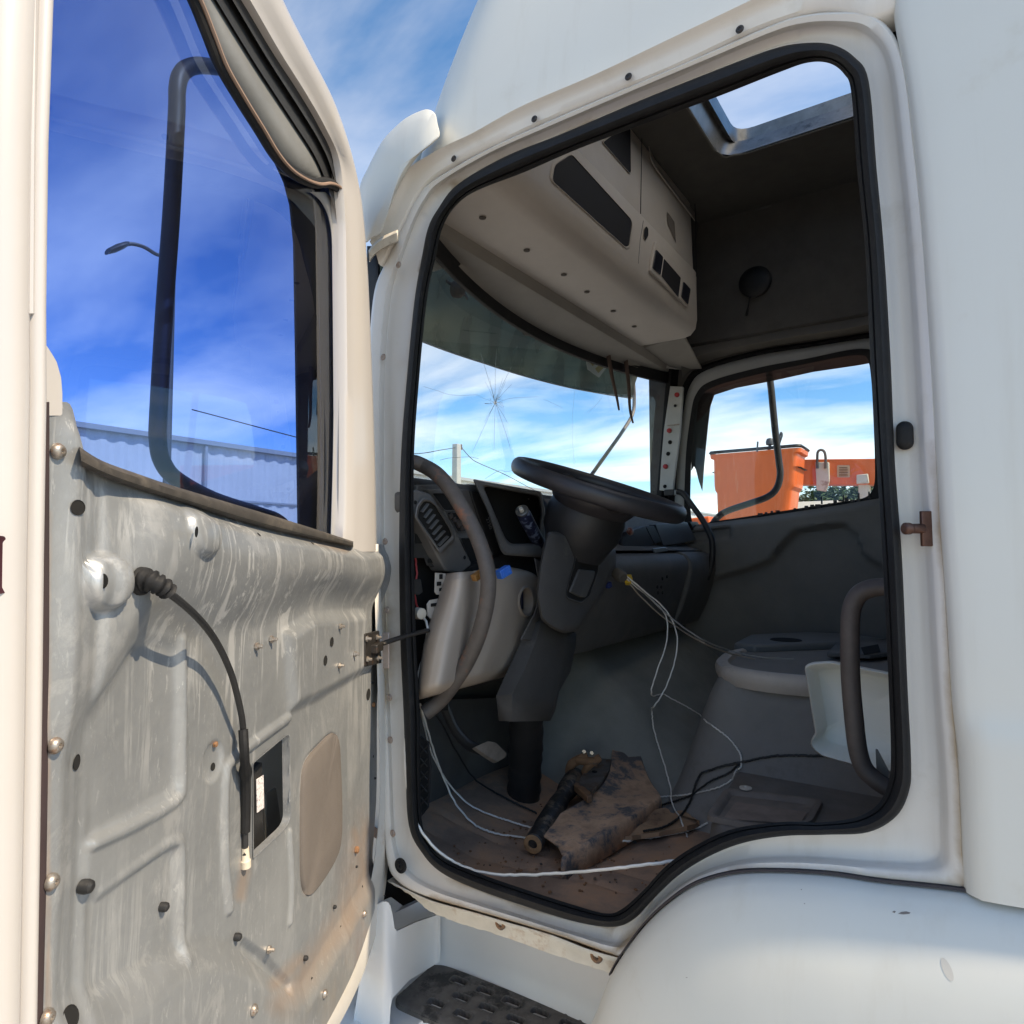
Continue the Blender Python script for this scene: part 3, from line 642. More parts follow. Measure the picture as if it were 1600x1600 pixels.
def relief(S, Z):
    h = np.zeros(S.shape)
    # upper part stands proud and rolls under along a long swage
    sw = SP([(60,1190),(150,1090),(196,1012),(232,968),(300,968),(400,958),(450,940),(500,925),(560,935),(600,940)])
    sw_a = np.array(sw); so = np.argsort(sw_a[:, 0]); zc = np.interp(S, sw_a[so, 0], sw_a[so, 1])
    up = sst(-.025, .055, Z-zc); sl = dsz(210, 950)[0]
    left = sst(sl+.10, sl-.03, S)
    h += .017*up*left*sst(.22, .06, Z-zc)
    h += .006*sst(-.03, .03, Z-zc)
    # a second, softer roll just under the window rail
    zt = ztop(S); h += .006*np.exp(-((zt-Z-.055)/.03)**2)*sst(sl+.05, sl-.1, S)
    # upright flange along the free edge of the door
    s0 = dsz(100, 1100)[0]; h += .004*sst(s0-.012, s0+.004, S); s1 = dsz(134, 1100)[0]; h -= .003*sst(.012, 0, np.abs(S-s1))
    # pressed dome and two bumps
    for (px, py, r, hh) in ((146, 909, .028, .017), (284, 826, .034, .011), (333, 1190, .026, -.006)):
        c = dsz(px, py); d = np.hypot((S-c[0]), Z-c[1])/r; h += hh*np.sqrt(np.clip(1-d*d, 0, 1))*sst(1.0, .75, d)
    # raised pad by the hinge side
    pad = PC(((442,990),(480,965),(566,958),(578,1040),(540,1062),(500,1085),(452,1108)))
    h += .013*sst(.012, -.016, polydist(S, Z, pad))
    # recessed fields with soft borders
    f1 = PC(rounded([np.array(p, float) for p in ((136,1110),(215,1000),(277,1006),(279,1236),(150,1306),(138,1310))], 22, 4))
    h -= .0045*sst(.008, -.008, polydist(S, Z, f1))
    f2 = PC(rounded([np.array(p, float) for p in ((140,1402),(264,1326),(277,1330),(279,1500),(200,1520),(140,1560))], 16, 4))
    h -= .0045*sst(.008, -.008, polydist(S, Z, f2))
    h += .0046*sst(.009, .001, segdist(S, Z, SP([(283,1000),(285,1120),(285,1225),(280,1246),(262,1262),(210,1290),(146,1318)])))
    h += .0032*sst(.009, .001, segdist(S, Z, SP([(160,1396),(220,1352),(272,1316),(284,1330),(284,1420),(284,1500)])))
    h += .006*sst(.010, .002, segdist(S, Z, SP([(357,1420),(352,1360),(350,1270),(352,1210),(362,1188),(400,1158),(450,1122)])))
    h += .005*sst(.009, .002, segdist(S, Z, SP([(452,1300),(455,1380),(453,1440)])))
    h -= .008*sst(.012, .002, segdist(S, Z, SP([(380,1480),(420,1510),(450,1545)])))
    # loudspeaker arch low down
    arch = SP([(120,1560),(170,1560),(225,1525),(262,1495),(310,1484),(355,1490),(395,1515),(430,1545),(470,1552)])
    a_ = np.array(arch); ao = np.argsort(a_[:, 0]); za = np.interp(S, a_[ao, 0], a_[ao, 1]); h += .014*sst(.02, -.03, Z-za)
    # oval seat of the foam patch
    ov = PC(OVAL); h -= .006*sst(.006, -.004, polydist(S, Z, ov))
    # turned edge towards the hinge
    e = np.array([dsz(*p)[0] for p in ((586, 1000),)])[0]; h -= .012*sst(e+.030, e, S)
    # dents and oil-canning
    h += .0007*np.sin(S*31+Z*9)*np.sin(Z*23-S*7)
    h *= sst(0, .035, S_MAX-S)*sst(0, .03, ztop(S)-Z)
    return h
OVAL = spline([(500,1162),(516,1148),(526,1156),(529,1200),(531,1260),(530,1310),(522,1342),(500,1378),(484,1396),(474,1392),(469,1360),(469,1260),(472,1205),(482,1182)], 4, True)
HOLE = rounded([(394,1193),(451,1145),(453,1286),(395,1341)], [4, 9, 16, 4], 4)
hole_sz = [dsz(*p) for p in HOLE]
NSs, NZz = 300, 380
ss = np.linspace(S_MIN, S_MAX, NSs); tt = np.linspace(0, 1, NZz)
Sg = np.repeat(ss[:, None], NZz, 1); Zg = zbot(Sg)*(1-tt)+ztop(Sg)*tt
H = relief(Sg, Zg)
P_ = HNG[None, None, :]+Sg[..., None]*DE+np.stack([0*Zg, 0*Zg, Zg], -1)+H[..., None]*DN
cS = (Sg[:-1, :-1]+Sg[1:, 1:])/2; cZ = (Zg[:-1, :-1]+Zg[1:, 1:])/2
b = MB(); b.grid(P_, 0, ~inpoly(cS, cZ, hole_sz))
# bare galvanised sheet: spangled grey with chalky runs, brown staining low down
def door_metal():
    M = bpy.data.materials.new('bare_galvanised_sheet'); M.use_nodes = True; t = M.node_tree; p = t.nodes['Principled BSDF']
    tcn = t.nodes.new('ShaderNodeTexCoord')
    def noise_(scale, detail=8, rough=.65, st=(1, 1, 1), loc=(0, 0, 0), dist=0):
        mpn = t.nodes.new('ShaderNodeMapping'); mpn.inputs['Scale'].default_value = st; mpn.inputs['Location'].default_value = loc; t.links.new(tcn.outputs['Object'], mpn.inputs['Vector'])
        n_ = t.nodes.new('ShaderNodeTexNoise'); n_.inputs['Scale'].default_value = scale; n_.inputs['Detail'].default_value = detail; n_.inputs['Roughness'].default_value = rough; n_.inputs['Distortion'].default_value = dist
        t.links.new(mpn.outputs[0], n_.inputs['Vector']); return n_.outputs['Fac']
    def rng_(v, a, b_, c=0., d=1.):
        r = t.nodes.new('ShaderNodeMapRange'); r.inputs['From Min'].default_value = a; r.inputs['From Max'].default_value = b_; r.inputs['To Min'].default_value = c; r.inputs['To Max'].default_value = d; t.links.new(v, r.inputs['Value']); return r.outputs[0]
    def mul(a, c): 
        n_ = t.nodes.new('ShaderNodeMath'); n_.operation = 'MULTIPLY'; t.links.new(a, n_.inputs[0])
        if isinstance(c, float): n_.inputs[1].default_value = c
        else: t.links.new(c, n_.inputs[1])
        return n_.outputs[0]
    def mix(f, a, c):
        n_ = t.nodes.new('ShaderNodeMixRGB'); t.links.new(f, n_.inputs['Fac'])
        for i, x in ((1, a), (2, c)):
            if isinstance(x, tuple): n_.inputs[i].default_value = (*x, 1)
            else: t.links.new(x, n_.inputs[i])
        return n_.outputs[0]
    sepn = t.nodes.new('ShaderNodeSeparateXYZ'); t.links.new(tcn.outputs['Object'], sepn.inputs[0])
    c = mix(rng_(noise_(3.2), .35, .68), (.275, .29, .302), (.35, .365, .375))
    c = mix(rng_(noise_(75, 2), .4, .65, 0, .22), c, (.38, .39, .395))
    runs = mul(rng_(noise_(26, 7, .72, (1, 1, .09), dist=1.2), .53, .585), rng_(noise_(3.2, 5, .6, loc=(3, 1, 2)), .42, .56))
    runs = mul(runs, rng_(sepn.outputs['Z'], -.15, .25, .30, 1.0))
    runs = mul(runs, .75); c = mix(runs, c, (.66, .665, .66))
    blot = mul(rng_(noise_(11, 9, .75, (1, 1, .5), (5, 2, 7), .6), .55, .62), .6)
    c = mix(blot, c, (.46, .465, .465))
    sc_ = mul(rng_(noise_(85, 4, .75, (1.6, 1.6, .5), (2, 7, 1), .5), .60, .66), rng_(noise_(4, 5, .6, loc=(9, 2, 4)), .42, .58, .15, .8)); c = mix(sc_, c, (.56, .565, .565))
    rust = mul(rng_(noise_(6, 8, .7, (1, 1, 1), (1, 9, 4), .4), .48, .64), rng_(sepn.outputs['Z'], -.12, -.42))
    hinge_side = rng_(sepn.outputs['X'], .02, .32)
    rust = mul(rust, hinge_side)
    c = mix(rust, c, (.40, .20, .095))
    low = mul(rng_(noise_(5, 7, .7, (1, 1, 1), (8, 3, 1)), .42, .6), rng_(sepn.outputs['Z'], -.30, -.52, 0, .8))
    c = mix(low, c, (.44, .40, .35))
    t.links.new(c, p.inputs['Base Color']); p.inputs['Metallic'].default_value = .45
    t.links.new(rng_(noise_(9), .3, .7, .28, .5), p.inputs['Roughness'])
    bp = t.nodes.new('ShaderNodeBump'); bp.inputs['Strength'].default_value = .25; bp.inputs['Distance'].default_value = .003
    t.links.new(noise_(38, 5), bp.inputs['Height']); t.links.new(bp.outputs[0], p.inputs['Normal'])
    return M
GALV = door_metal(); add_grime(GALV, (.46, .32, .23), .5, 15)
panel = build('inner_panel', b, GALV, DR, sharp=60, weld=False)
grime(panel, [[(580,1300),(575,1350),(560,1400),(532,1450),(486,1510),(440,1570)], [(384,1345),(376,1400)], [(560,1330),(556,1300)], [(470,1500),(430,1540)], [(75,800),(75,1600)], [(130,722),(540,860)]], [40, 16, 14, 22, 8, 10])
def rel1(px, py):
    s = dsz(px, py); return float(relief(np.array([[s[0]]]), np.array([[s[1]]]))[0, 0])
def dsurf(px, py, lift=0.0):
    """point of the pressed panel seen at this sight line"""
    o = 0.0
    for _ in range(6):
        s = dsz(px, py, o); o = float(relief(np.array([[s[0]]]), np.array([[s[1]]]))[0, 0])
    return dq(px, py, o)+DN*lift
def dlift(px, py, l):
    return dq(px, py, rel1(px, py)*.0+dsurf_off(px, py)+l)
def dsurf_off(px, py):
    o = 0.0
    for _ in range(6):
        s = dsz(px, py, o); o = float(relief(np.array([[s[0]]]), np.array([[s[1]]]))[0, 0])
    return o
def dnorm(px, py):
    a, b_, c, d = dsurf(px-3, py), dsurf(px+3, py), dsurf(px, py-3), dsurf(px, py+3); n_ = np.cross(b_-a, d-c); n_ = n_/np.linalg.norm(n_)
    return n_ if n_ @ DN > 0 else -n_
# folded rim round the service opening, things inside the door cavity
rim_o = [dsurf(p[0]+(p[0]-424)*.04, p[1]+(p[1]-1243)*.025, .0015) for p in HOLE]; rim_i = [dsurf(*p, .0015) for p in HOLE]
b = MB(); b.loft([rim_o, rim_i, [p-DN*.012 for p in rim_i]], True); build('opening_rim', b, GALV, DR, sharp=40)
c0 = dsz(424, 1243, -.04)
b = MB(); b.slab([dq(388,1210,-.03), dq(410,1190,-.03), dq(414,1330,-.03), dq(388,1350,-.03)], -DN*.02); build('regulator_rail', b, BLACKP, DR, bevel=.002)
b = MB(); b.slab([dq(400,1218,-.0285), dq(411,1211,-.0285), dq(412,1262,-.0285), dq(401,1270,-.0285)], DN*.0008); build('paper_label', b, mat('paper_label', (.74, .70, .70), .7, var=.25, vscale=160, col2=(.25, .2, .22), fac2=(.55, .6), scale2=240), DR)
b = MB(); b.slab([dq(415,1240,-.062), dq(432,1230,-.062), dq(445,1320,-.062), dq(418,1330,-.062)], -DN*.004); build('cavity_brace', b, mat('cavity_metal', (.30, .28, .25), .6, .3, var=.2), DR, bevel=.002)
# the door shell: outer skin, edges, window frame
WIN_OUT = [(72,-260),(70,0),(60,510),(66,530),(88,562),(100,606),(112,660),(124,705),(160,726),(280,768),(440,818),(541,850),(545,820),(545,640),(543,400),(541,330),(533,250),(512,200),(480,144),(440,80),(394,0),(340,-95),(285,-170),(230,-225),(170,-262),(120,-270)]
DOOR_OUT = [(-60,-330),(-62,0),(-62,510),(-62,530),(-62,562),(-62,606),(-62,660),(-62,705),(-40,1000),(100,1500),(560,1300),(592,1000),(592,900),(587,640),(575,470),(572,400),(564,320),(548,240),(522,160),(482,80),(442,0),(400,-110),(340,-210),(270,-290),(190,-325),(90,-340)]
# the frame over the waist
FR_O = [(24,760),(24,620),(24,562),(24,530),(24,505),(24,380),(24,250),(24,0),(24,-200),(-10,-290),(20,-335),(110,-345),(200,-325),(280,-285),(345,-205),(400,-110),(442,0),(482,80),(522,160),(548,240),(564,320),(572,400),(577,480),(584,640),(588,760),(590,862)]
FR_I = [(101,760),(98,620),(88,562),(66,530),(61,505),(62,380),(64,250),(73,0),(75,-150),(80,-200),(95,-225),(130,-238),(175,-232),(225,-208),(285,-150),(345,-80),(394,0),(440,80),(480,144),(512,200),(533,250),(541,330),(543,400),(545,640),(545,760),(543,862)]
a_ = np.array(spline(FR_O, 6)); i_ = np.array(spline(FR_I, 6))
def fr(t, off): return [dq(*(i_[k]*(1-t)+a_[k]*t), off) for k in range(len(a_))]
def frs(pts, t, off):
    return [dp(*(dsz(*i_[k], .004)*(1-t)+np.array([min(dsz(*a_[k], .004)[0], 1.085), dsz(*a_[k], .004)[1]])*t), off-(.018 if i_[k][1] > 500 and i_[k][0] < 140 else 0)) for k in range(len(a_))]
b = MB()
b.loft([frs(0, .0, -.026), frs(0, .0, -.006), frs(0, .03, .0), frs(0, .25, .003), frs(0, .38, .009), frs(0, .72, .013), frs(0, .86, .010), frs(0, .96, .000), frs(0, 1.0, -.014), frs(0, 1.0, -.075), frs(0, .6, -.085), frs(0, .12, -.06)], False)
build('window_frame', b, WHITE_CLEAN, DR, sharp=45)
# lower shell: hinge-side edge that follows the curved bottom, free edge with its raised bead
LOW_I = [(584,850),(588,1000),(593,1150),(594,1250),(587,1332),(575,1396),(556,1450),(531,1506),(496,1568),(436,1652),(376,1722)]
LOW_O = [(591,850),(597,1000),(603,1150),(607,1262),(605,1352),(596,1420),(580,1482),(558,1542),(526,1606),(470,1694),(410,1768)]
li = np.array(spline(LOW_I, 6)); lo2 = np.array(spline(LOW_O, 6))
b = MB(); b.loft([[dq(*p, -.02) for p in li], [dq(*p, .006) for p in li], [dq(*(p*.5+q*.5), .010) for p, q in zip(li, lo2)], [dq(*q, .004) for q in lo2], [dq(*q, -.01)for q in lo2], [dq(*q, -.02)-DN*.055 for q in lo2]], False)
build('door_edge', b, mat('door_edge_paint', (.74, .70, .64), .42, var=.05, vscale=9, coat=.2, col2=(.50, .33, .19), fac2=(.58, .8), scale2=9), DR, sharp=45, solid=.0015)
# free edge: end face with a long raised bead
zz = np.linspace(.50, 3.02, 40); s_in = np.interp(zz, *zip(*sorted([(dsz(*p, .004)[1], dsz(*p, .004)[0]) for p in ((42,1700),(47,1400),(52,1100),(55,820),(59,640),(58,500),(61,250),(70,0))])))
ef = []
for ds, off in ((-.012, -.010), (-.002, .004), (.002, .012), (.005, .0155), (.009, .0155), (.012, .012), (.0135, .006), (.0155, .011), (.021, .0135), (.030, .012), (.0415, .004), (.046, -.010), (.0475, -.030), (.0475, -.075), (.02, -.085)):
    ef.append([dp(min(s_in[k]+ds, s_in[k]+ds), zz[k], off) for k in range(len(zz))])
b = MB(); b.loft(ef, False); build('rear_door_edge', b, WHITE_CLEAN, DR, sharp=50)
# white gusset where the window frame meets the waist at the free edge
gp_ = [(48,470),(58,490),(60,508),(65,528),(78,547),(89,565),(96,590),(98,615),(98,650),(48,650)]
b = MB(); b.slab([dq(*p, .001) for p in rounded([np.array(p, float) for p in gp_], 3, 2)], -DN*.03); build('frame_gusset', b, WHITE_CLEAN, DR, bevel=.003)
# outer skin
b = MB(); sk = []
for s in np.linspace(.0, 1.12, 24):
    zlow = float(zbot(min(max(s, S_MIN), S_MAX)))-.03 if s < .6 else .72
    sk.append([dp(s, z, -.085-.015*math.sin((z-.6)*1.4)) for z in np.linspace(max(zlow, .55), float(ztop(min(max(s, S_MIN), 1.0)))-.035, 14)])
b.loft(sk, False); build('outer_skin', b, WHITE, DR, solid=.0015)
# latch opening in the free edge
b = MB(); lt = rounded([(-14,836),(7,838),(9,926),(-14,930)], 5, 3); o_ = [dq(*p, .0085) for p in lt]
b.loft([o_, [p+DN*.001 for p in o_], [np.mean(o_, 0)+(p-np.mean(o_, 0))*.8 for p in o_]], True, 0, False, True); build('latch', b, mat('latch_maroon', (.05, .012, .018), .5), DR)
# dark shut rubber down the free edge of the panel
b = MB(); e_ = [(74,628),(74,800),(74,1000),(72,1200),(69,1400),(65,1560),(62,1700)]
b.loft([[dq(p[0]-22, p[1], .001) for p in e_], [dq(p[0]-8, p[1], .0025) for p in e_], [dq(p[0]+3, p[1], .002) for p in e_], [dq(p[0]+5, p[1], -.01) for p in e_]], False); build('edge_sealant', b, mat('dark_sealant', (.045, .028, .030), .8, var=.2), DR)

# ---- glass, its channels and the waist strip
DGL = glass('blue_tinted_glass', (.20, .33, .70), .035, haze=.012)
gl_out = [(64,-236),(56,0),(50,510),(60,640),(70,760),(300,850),(538,900),(536,640),(535,400),(532,322),(524,250),(504,202),(474,148),(436,82),(392,0),(346,-86),(286,-156),(226,-214),(160,-240)]
b = MB(); b.slab([dq(*p, -.030) for p in gl_out], -DN*.004); build('window_glass', b, DGL, DR)
b = MB(); wt = np.array(spline([(124,698),(160,720),(220,742),(280,762),(440,810),(552,846)], 8)); wb = np.array(spline([(128,729),(168,747),(222,766),(280,784),(400,821),(552,855)], 8))
b.loft([[dq(*p, -.022) for p in wt], [dq(*p, .012) for p in wt], [dq(*(p*.75+q*.25), .019) for p, q in zip(wt, wb)], [dq(*(p*.3+q*.7), .018) for p, q in zip(wt, wb)], [dq(*q, .010) for q in wb], [dq(*q, -.01) for q in wb]], False)
build('waist_strip', b, mat('dusty_waist_rubber', (.045, .040, .036), .75, var=.35, vscale=25, col2=(.13, .11, .09), fac2=(.5, .75), scale2=14), DR, sharp=60)
# run channel inside the frame (black), with the loose inner channel that has slipped out of it
ch_o = np.array(spline([(394,0),(440,80),(480,144),(512,200),(532,250),(541,330),(543,400),(545,640),(544,850)], 6)); ch_i = np.array(spline([(338,0),(398,98),(458,190),(490,240),(508,280),(524,332),(527,400),(529,640),(528,848)], 6))
ch_o = np.vstack([np.array([(345,-80),(370,-40)]), ch_o]); ch_i = np.vstack([np.array([(290,-80),(315,-38)]), ch_i])
b = MB(); b.loft([[dq(*p, -.006) for p in ch_o], [dq(*(p*.6+q*.4), -.012) for p, q in zip(ch_o, ch_i)], [dq(*(p*.45+q*.55), -.010) for p, q in zip(ch_o, ch_i)], [dq(*(p*.4+q*.6), -.018) for p, q in zip(ch_o, ch_i)], [dq(*q, -.016) for q in ch_i], [dq(*q, -.026) for q in ch_i]], False)
build('run_channel', b, BLACKP, DR, sharp=30)
lc = np.array(spline([(262,-80),(300,-4),(322,50),(342,100),(372,152),(402,200),(424,236),(446,262),(470,278),(492,286),(510,285),(524,291),(535,310)], 8))
rr_ = [dq(*p, -.012) for p in lc]; b = MB(); b.tube(rr_, .0088, 10, 0, True, .75); build('loose_channel', b, RUBBER, DR)
b = MB(); b.tube([p+DN*.008+DE*-.004 for p in rr_], .0028, 6); build('channel_lip', b, mat('tan_channel_lip', (.30, .20, .15), .6), DR)
# grey upper glass guide plate that shows between the two
b = MB(); gp = spline([(262,-80),(300,-4),(342,100),(402,200),(446,262),(500,284)], 6); gq = spline([(288,-80),(338,0),(398,98),(458,190),(490,240),(508,278)], 6)
b.loft([[dq(*p, -.022) for p in gp], [dq(*p, -.022) for p in gq]], False); build('guide_plate', b, mat('grey_guide', (.16, .165, .165), .45, var=.15, vscale=10), DR, solid=.002)
# smoked rain deflector and mirror arm on the outer side of the window
SMOKE = mat('smoked_black_plastic', (.010, .011, .014), .4, var=.3, vscale=30, col2=(.05, .05, .055), fac2=(.6, .8), scale2=22, stretch=(3, 3, .4))
fd = [(430,250),(446,285),(455,320),(461,380),(464,560),(466,700),(468,840),(545,900),(548,640),(546,330),(520,225)]
b = MB(); b.slab([dq(*p, -.075) for p in fd], -DN*.004); build('front_deflector', b, SMOKE, DR)
pale = MB(); pl = spline([(488,300),(505,315),(518,345),(523,400),(525,560),(524,700),(520,850)], 6)
pale.loft([[dq(p[0]-4, p[1], -.0265) for p in pl], [dq(p[0]+18, p[1], -.0265) for p in pl]], False); build('glass_edge_trim', pale, mat('grey_edge', (.36, .355, .35), .5), DR, solid=.002)
MO = -.20
arm = spline([(470,150),(400,118),(330,104),(300,104),(283,116),(277,140),(276,180),(268,330),(258,470),(248,640),(247,690),(254,722),(275,748),(330,778),(400,800),(440,816),(475,860)], 5)
arm = [dq(*p, MO) for p in arm]; b = MB(); b.tube(arm, .0128, 14); build('mirror_arm', b, mat('black_arm_paint', (.022, .022, .023), .5, var=.2, vscale=30), DR)

# ---- fixings on the panel
bolt_mb = MB(); bolt_mb.lathe([(0, .013), (.004, .0128), (.009, .0095), (.011, .006), (.011, .004), (.007, .0032)], (0, 0, 0), (0, 0, 1), 16)
def proto(mb, name, m_):
    o = build(name, mb, m_); me = o.data; off = Vector((0, 0, -min(v.co.z for v in me.vertices)))
    for v in me.vertices: v.co += off
    COL.objects.unlink(o); return o
BOLTO = proto(bolt_mb, 'dome_bolt', BOLT)
for px, py in ((88,705),(84,1165),(78,1378),(71,1590),(395,1578),(568,1428),(506,1553)): place(BOLTO, dsurf(px, py, .0005), DN, DR, random.random()*6, .52)
nut = MB(); nut.lathe([(0, .0075), (.001, .0085), (.006, .0085), (.007, .0045), (.015, .0042), (.016, .003)], (0, 0, 0), (0, 0, 1), 6)
NUTO = proto(nut, 'stud_nut', BOLT)
for px, py in ((399,1010),(422,999),(530,979),(553,1022),(529,1040),(418,1484)): place(NUTO, dsurf(px, py, .0005), dnorm(px, py), DR, random.random()*6, .62)
plug = MB(); plug.lathe([(0, .0065), (.006, .0068), (.010, .0058), (.012, .003)], (0, 0, 0), (0, 0, 1), 12)
PLUGO = proto(plug, 'black_clip', BLACKP)
for px, py, s_ in ((127,1385,1.25),(251,1417,1.0),(367,1464,1.0),(475,1497,.8),(521,1417,.7),(585,1216,.55),(581,1067,.6),(556,1354,.5)): place(PLUGO, dsurf(px, py, .0), DN, DR, 0, s_*.72)
hole_mb = MB(); hole_mb.lathe([(0, 1.0), (.06, 1.08), (.1, 1.0), (.02, .92)], (0, 0, 0), (0, 0, 1), 18, cap0=True, cap1=True)
HOLEO = proto(hole_mb, 'punched_hole', DARKGAP)
for px, py, s_ in ((121,793,.0085),(159,908,.0085),(306,831,.0075),(119,1191,.0085),(332,1198,.006),(508,1032,.011),(518,1003,.011),(575,1085,.016),(404,835,.004),(488,849,.004),(109,1590,.012),(487,1530,.004),(532,1449,.004),(582,1020,.006),(583,1182,.004),(566,1385,.003)):
    place(HOLEO, dsurf(px, py, .0004), dnorm(px, py), DR, 0, s_*.72)
rb = MB(); rb.lathe([(0, .0085), (.007, .0085), (.009, .006), (.009, .003)], (0, 0, 0), (0, 0, 1), 6); RBO = proto(rb, 'rusty_bolt', RUST)
for px, py, s_ in ((555,1328,1.1),(589,1330,.9),(582,1101,.9),(334,1163,.6)): place(RBO, dsurf(px, py, .0005), DN, DR, random.random(), s_*.7)
b = MB(); ov_c = np.mean([np.array(p) for p in OVAL], 0)
def ovs(k, l): return [dsurf(*(ov_c+(np.array(p)-ov_c)*k), l) for p in OVAL]
b.loft([ovs(1.02, -.002), ovs(1.01, .0035), ovs(.97, .006), ovs(.6, .006), ovs(.15, .006)], True, 0, False, True)
build('foam_patch', b, mat('grey_foam_patch', (.135, .117, .106), .95, var=.08, vscale=14, bump=.35, bscale=500), DR, sharp=50)
# lock cable: rubber boot, cable, sleeve, end clip
B_A = dsurf(219, 908, .002); path = [(219,908,.0),(230,906,.007),(243,911,.013),(256,918,.018),(264,926,.021)]
bp_ = [dlift(*p) for p in path]; bp_ = spline(bp_, 6); rad = [.0112*(1-.36*k/(len(bp_)-1))+.0016*math.sin(k*2*math.pi/4.2) for k in range(len(bp_))]
b = MB(); b.lathe([(0, .0135), (.004, .013), (.005, .011)], B_A-DN*.002, DN, 16); b.tube(bp_, rad, 14); build('cable_boot', b, RUBBER, DR, sharp=70)
CB = [(262,925,0.020),(284,942,0.024),(304,960,0.026),(322,980,0.027),(338,1003,0.026),(352,1030,0.024),(363,1058,0.022),(371,1088,0.020),(377,1116,0.017),(380,1140,0.014),(382,1180,0.012),(384,1220,0.008),(384,1260,0.005),(383,1300,0.004),(383,1335,0.004)]
cp_ = spline([dlift(p[0], p[1], p[2]) for p in CB], 8)
b = MB(); b.tube(cp_, .0038, 10); build('lock_cable', b, BLACKP, DR)
b = MB(); b.tube(spline([dlift(p[0], p[1], p[2]) for p in CB[9:14]], 8), [.0060]*12+[.0072, .0082, .0074, .0066]+[.0064]*17, 10); build('cable_sleeve', b, RUBBER, DR)
b = MB(); b.lathe([(0, .0065), (.009, .0065), (.011, .005), (.026, .0045)], dq(384, 1355, .004), (dq(383, 1318, .004)-dq(384, 1355, .004)), 12); build('cable_end', b, mat('cream_clip', (.62, .55, .44), .5, var=.1), DR)
# check strap and its bracket
b = MB(); b.slab([dq(*p, .012) for p in ((568,990),(590,985),(594,1036),(568,1042))], DN*.004); b.box(dq(588, 1012, .02), (.05, .018, .018), np.array([DE, DN, [0, 0, 1]]))
build('check_bracket', b, mat('dark_steel', (.05, .045, .042), .5, .6, var=.3, vscale=50, col2=(.15, .07, .035), fac2=(.55, .75), scale2=40), DR, bevel=.002)
for px, py in ((572,998),(588,996),(573,1030),(589,1028)): place(NUTO, dq(px, py, .016), DN, DR, random.random(), .7)
b = MB(); pA, pB = dq(596, 1006, .022), onY(668, 985, -.07); b.tube([pA, pA*.5+pB*.5+np.array([0, 0, .002]), pB], .0052, 8, 0, True, 1.8, (0, 0, 1)); build('check_strap', b, mat('strap_steel', (.06, .055, .052), .45, .6), DR)
b = MB(); b.slab([onY(p[0], p[1], .004) for p in ((597,988),(610,988),(610,1044),(597,1044))], (0, .006, 0)); build('check_catch', b, mat('catch_beige', (.45, .36, .31), .5, .2, var=.15, vscale=40), TR, bevel=.002)
# ================================================================ CAB INTERIOR: shell, floor, roof lining
ZC = 1.80
def rz(z): return ZC+z
def P3(x, y, z): return np.array([x, y, ZC+z])
YW = -2.03                                             # inner face of the far side
CARPET = mat('dirty_floor_mat', (.33, .225, .17), .9, var=.3, vscale=7, col2=(.46, .265, .165), fac2=(.44, .62), scale2=7, bump=.5, bscale=160)
GREYCARPET = mat('grey_green_tunnel_mat', (.22, .218, .198), .85, var=.15, vscale=6, bump=.4, bscale=300, col2=(.21, .185, .155), fac2=(.55, .8), scale2=4)

# floor as a gently dished mat with pressed ribs
def floor_h(x, y):
    z = -.77+.055*float(sst(-.22, -.07, np.array(y)))+.008*math.sin(x*9+y*5)*math.sin(y*8)+.045*float(sst(1.02, 1.30, np.array(x)))
    line = y+.30-(x-.9)*.10
    return ZC+z-.007*math.exp(-(line/.010)**2)-.006*math.exp(-((line+.09)/.008)**2)
def onF(px, py, h=0.0):
    z = ZC-.77
    for _ in range(14): p = onZ(px, py, z+h); z = z*.5+.5*floor_h(p[0], p[1])
    return onZ(px, py, z+h)
GN, GM = 120, 150
xs = np.linspace(.40, 1.34, GN); ys = np.linspace(-2.0, -.06, GM); G = np.zeros((GN, GM, 3))
for i, x in enumerate(xs):
    for j, y in enumerate(ys):
        G[i, j] = (x, y, floor_h(x, y))
b = MB(); b.grid(G); build('floor_mat', b, CARPET, TR)
b = MB(); b.box(P3(.2, -1.12, -.86), (2.35, 1.70, .10)); build('floor_pan', b, DARKP, TR)
# front bulkhead and the far lower wall
b = MB(); b.box(P3(1.40, -1.06, -.35), (.06, 2.10, 1.1)); build('bulkhead', b, LINER, TR)

# passenger side: door with window opening, and its pillars
WO = [(1082,818),(1080,725),(1086,650),(1095,622),(1116,604),(1187,584),(1262,568),(1319,557),(1345,555),(1356,562),(1361,590),(1364,640),(1367,725),(1365,760),(1352,777),(1320,783),(1281,789),(1187,804),(1112,815)]
WO_M = [(1073,835),(1071,725),(1079,650),(1088,615),(1112,595),(1187,574),(1262,560),(1319,548),(1350,545),(1366,552),(1374,590),(1378,640),(1380,725),(1378,775),(1358,792),(1322,797),(1284,803),(1190,818),(1115,830)]
WO_F = [(1058,850),(1058,725),(1067,650),(1078,603),(1105,578),(1187,555),(1262,543),(1319,534),(1356,529),(1380,533),(1392,590),(1396,640),(1398,725),(1396,790),(1366,806),(1326,811),(1288,817),(1194,832),(1118,846)]
wo = spline(WO, 5, True); wm = spline(WO_M, 5, True); wf = spline(WO_F, 5, True)
def fy(p, Y): return onY(p[0], p[1], Y)
b = MB(); b.loft([[fy(p, YW-.05) for p in wo], [fy(p, YW+.006) for p in wo], [fy(p, YW+.014) for p in wm], [fy(p, YW) for p in wm]], True)
PD = empty('passenger_door', (.75, YW-.05, 1.85), TR)
build('window_seal', b, RUBBER, PD, sharp=60)
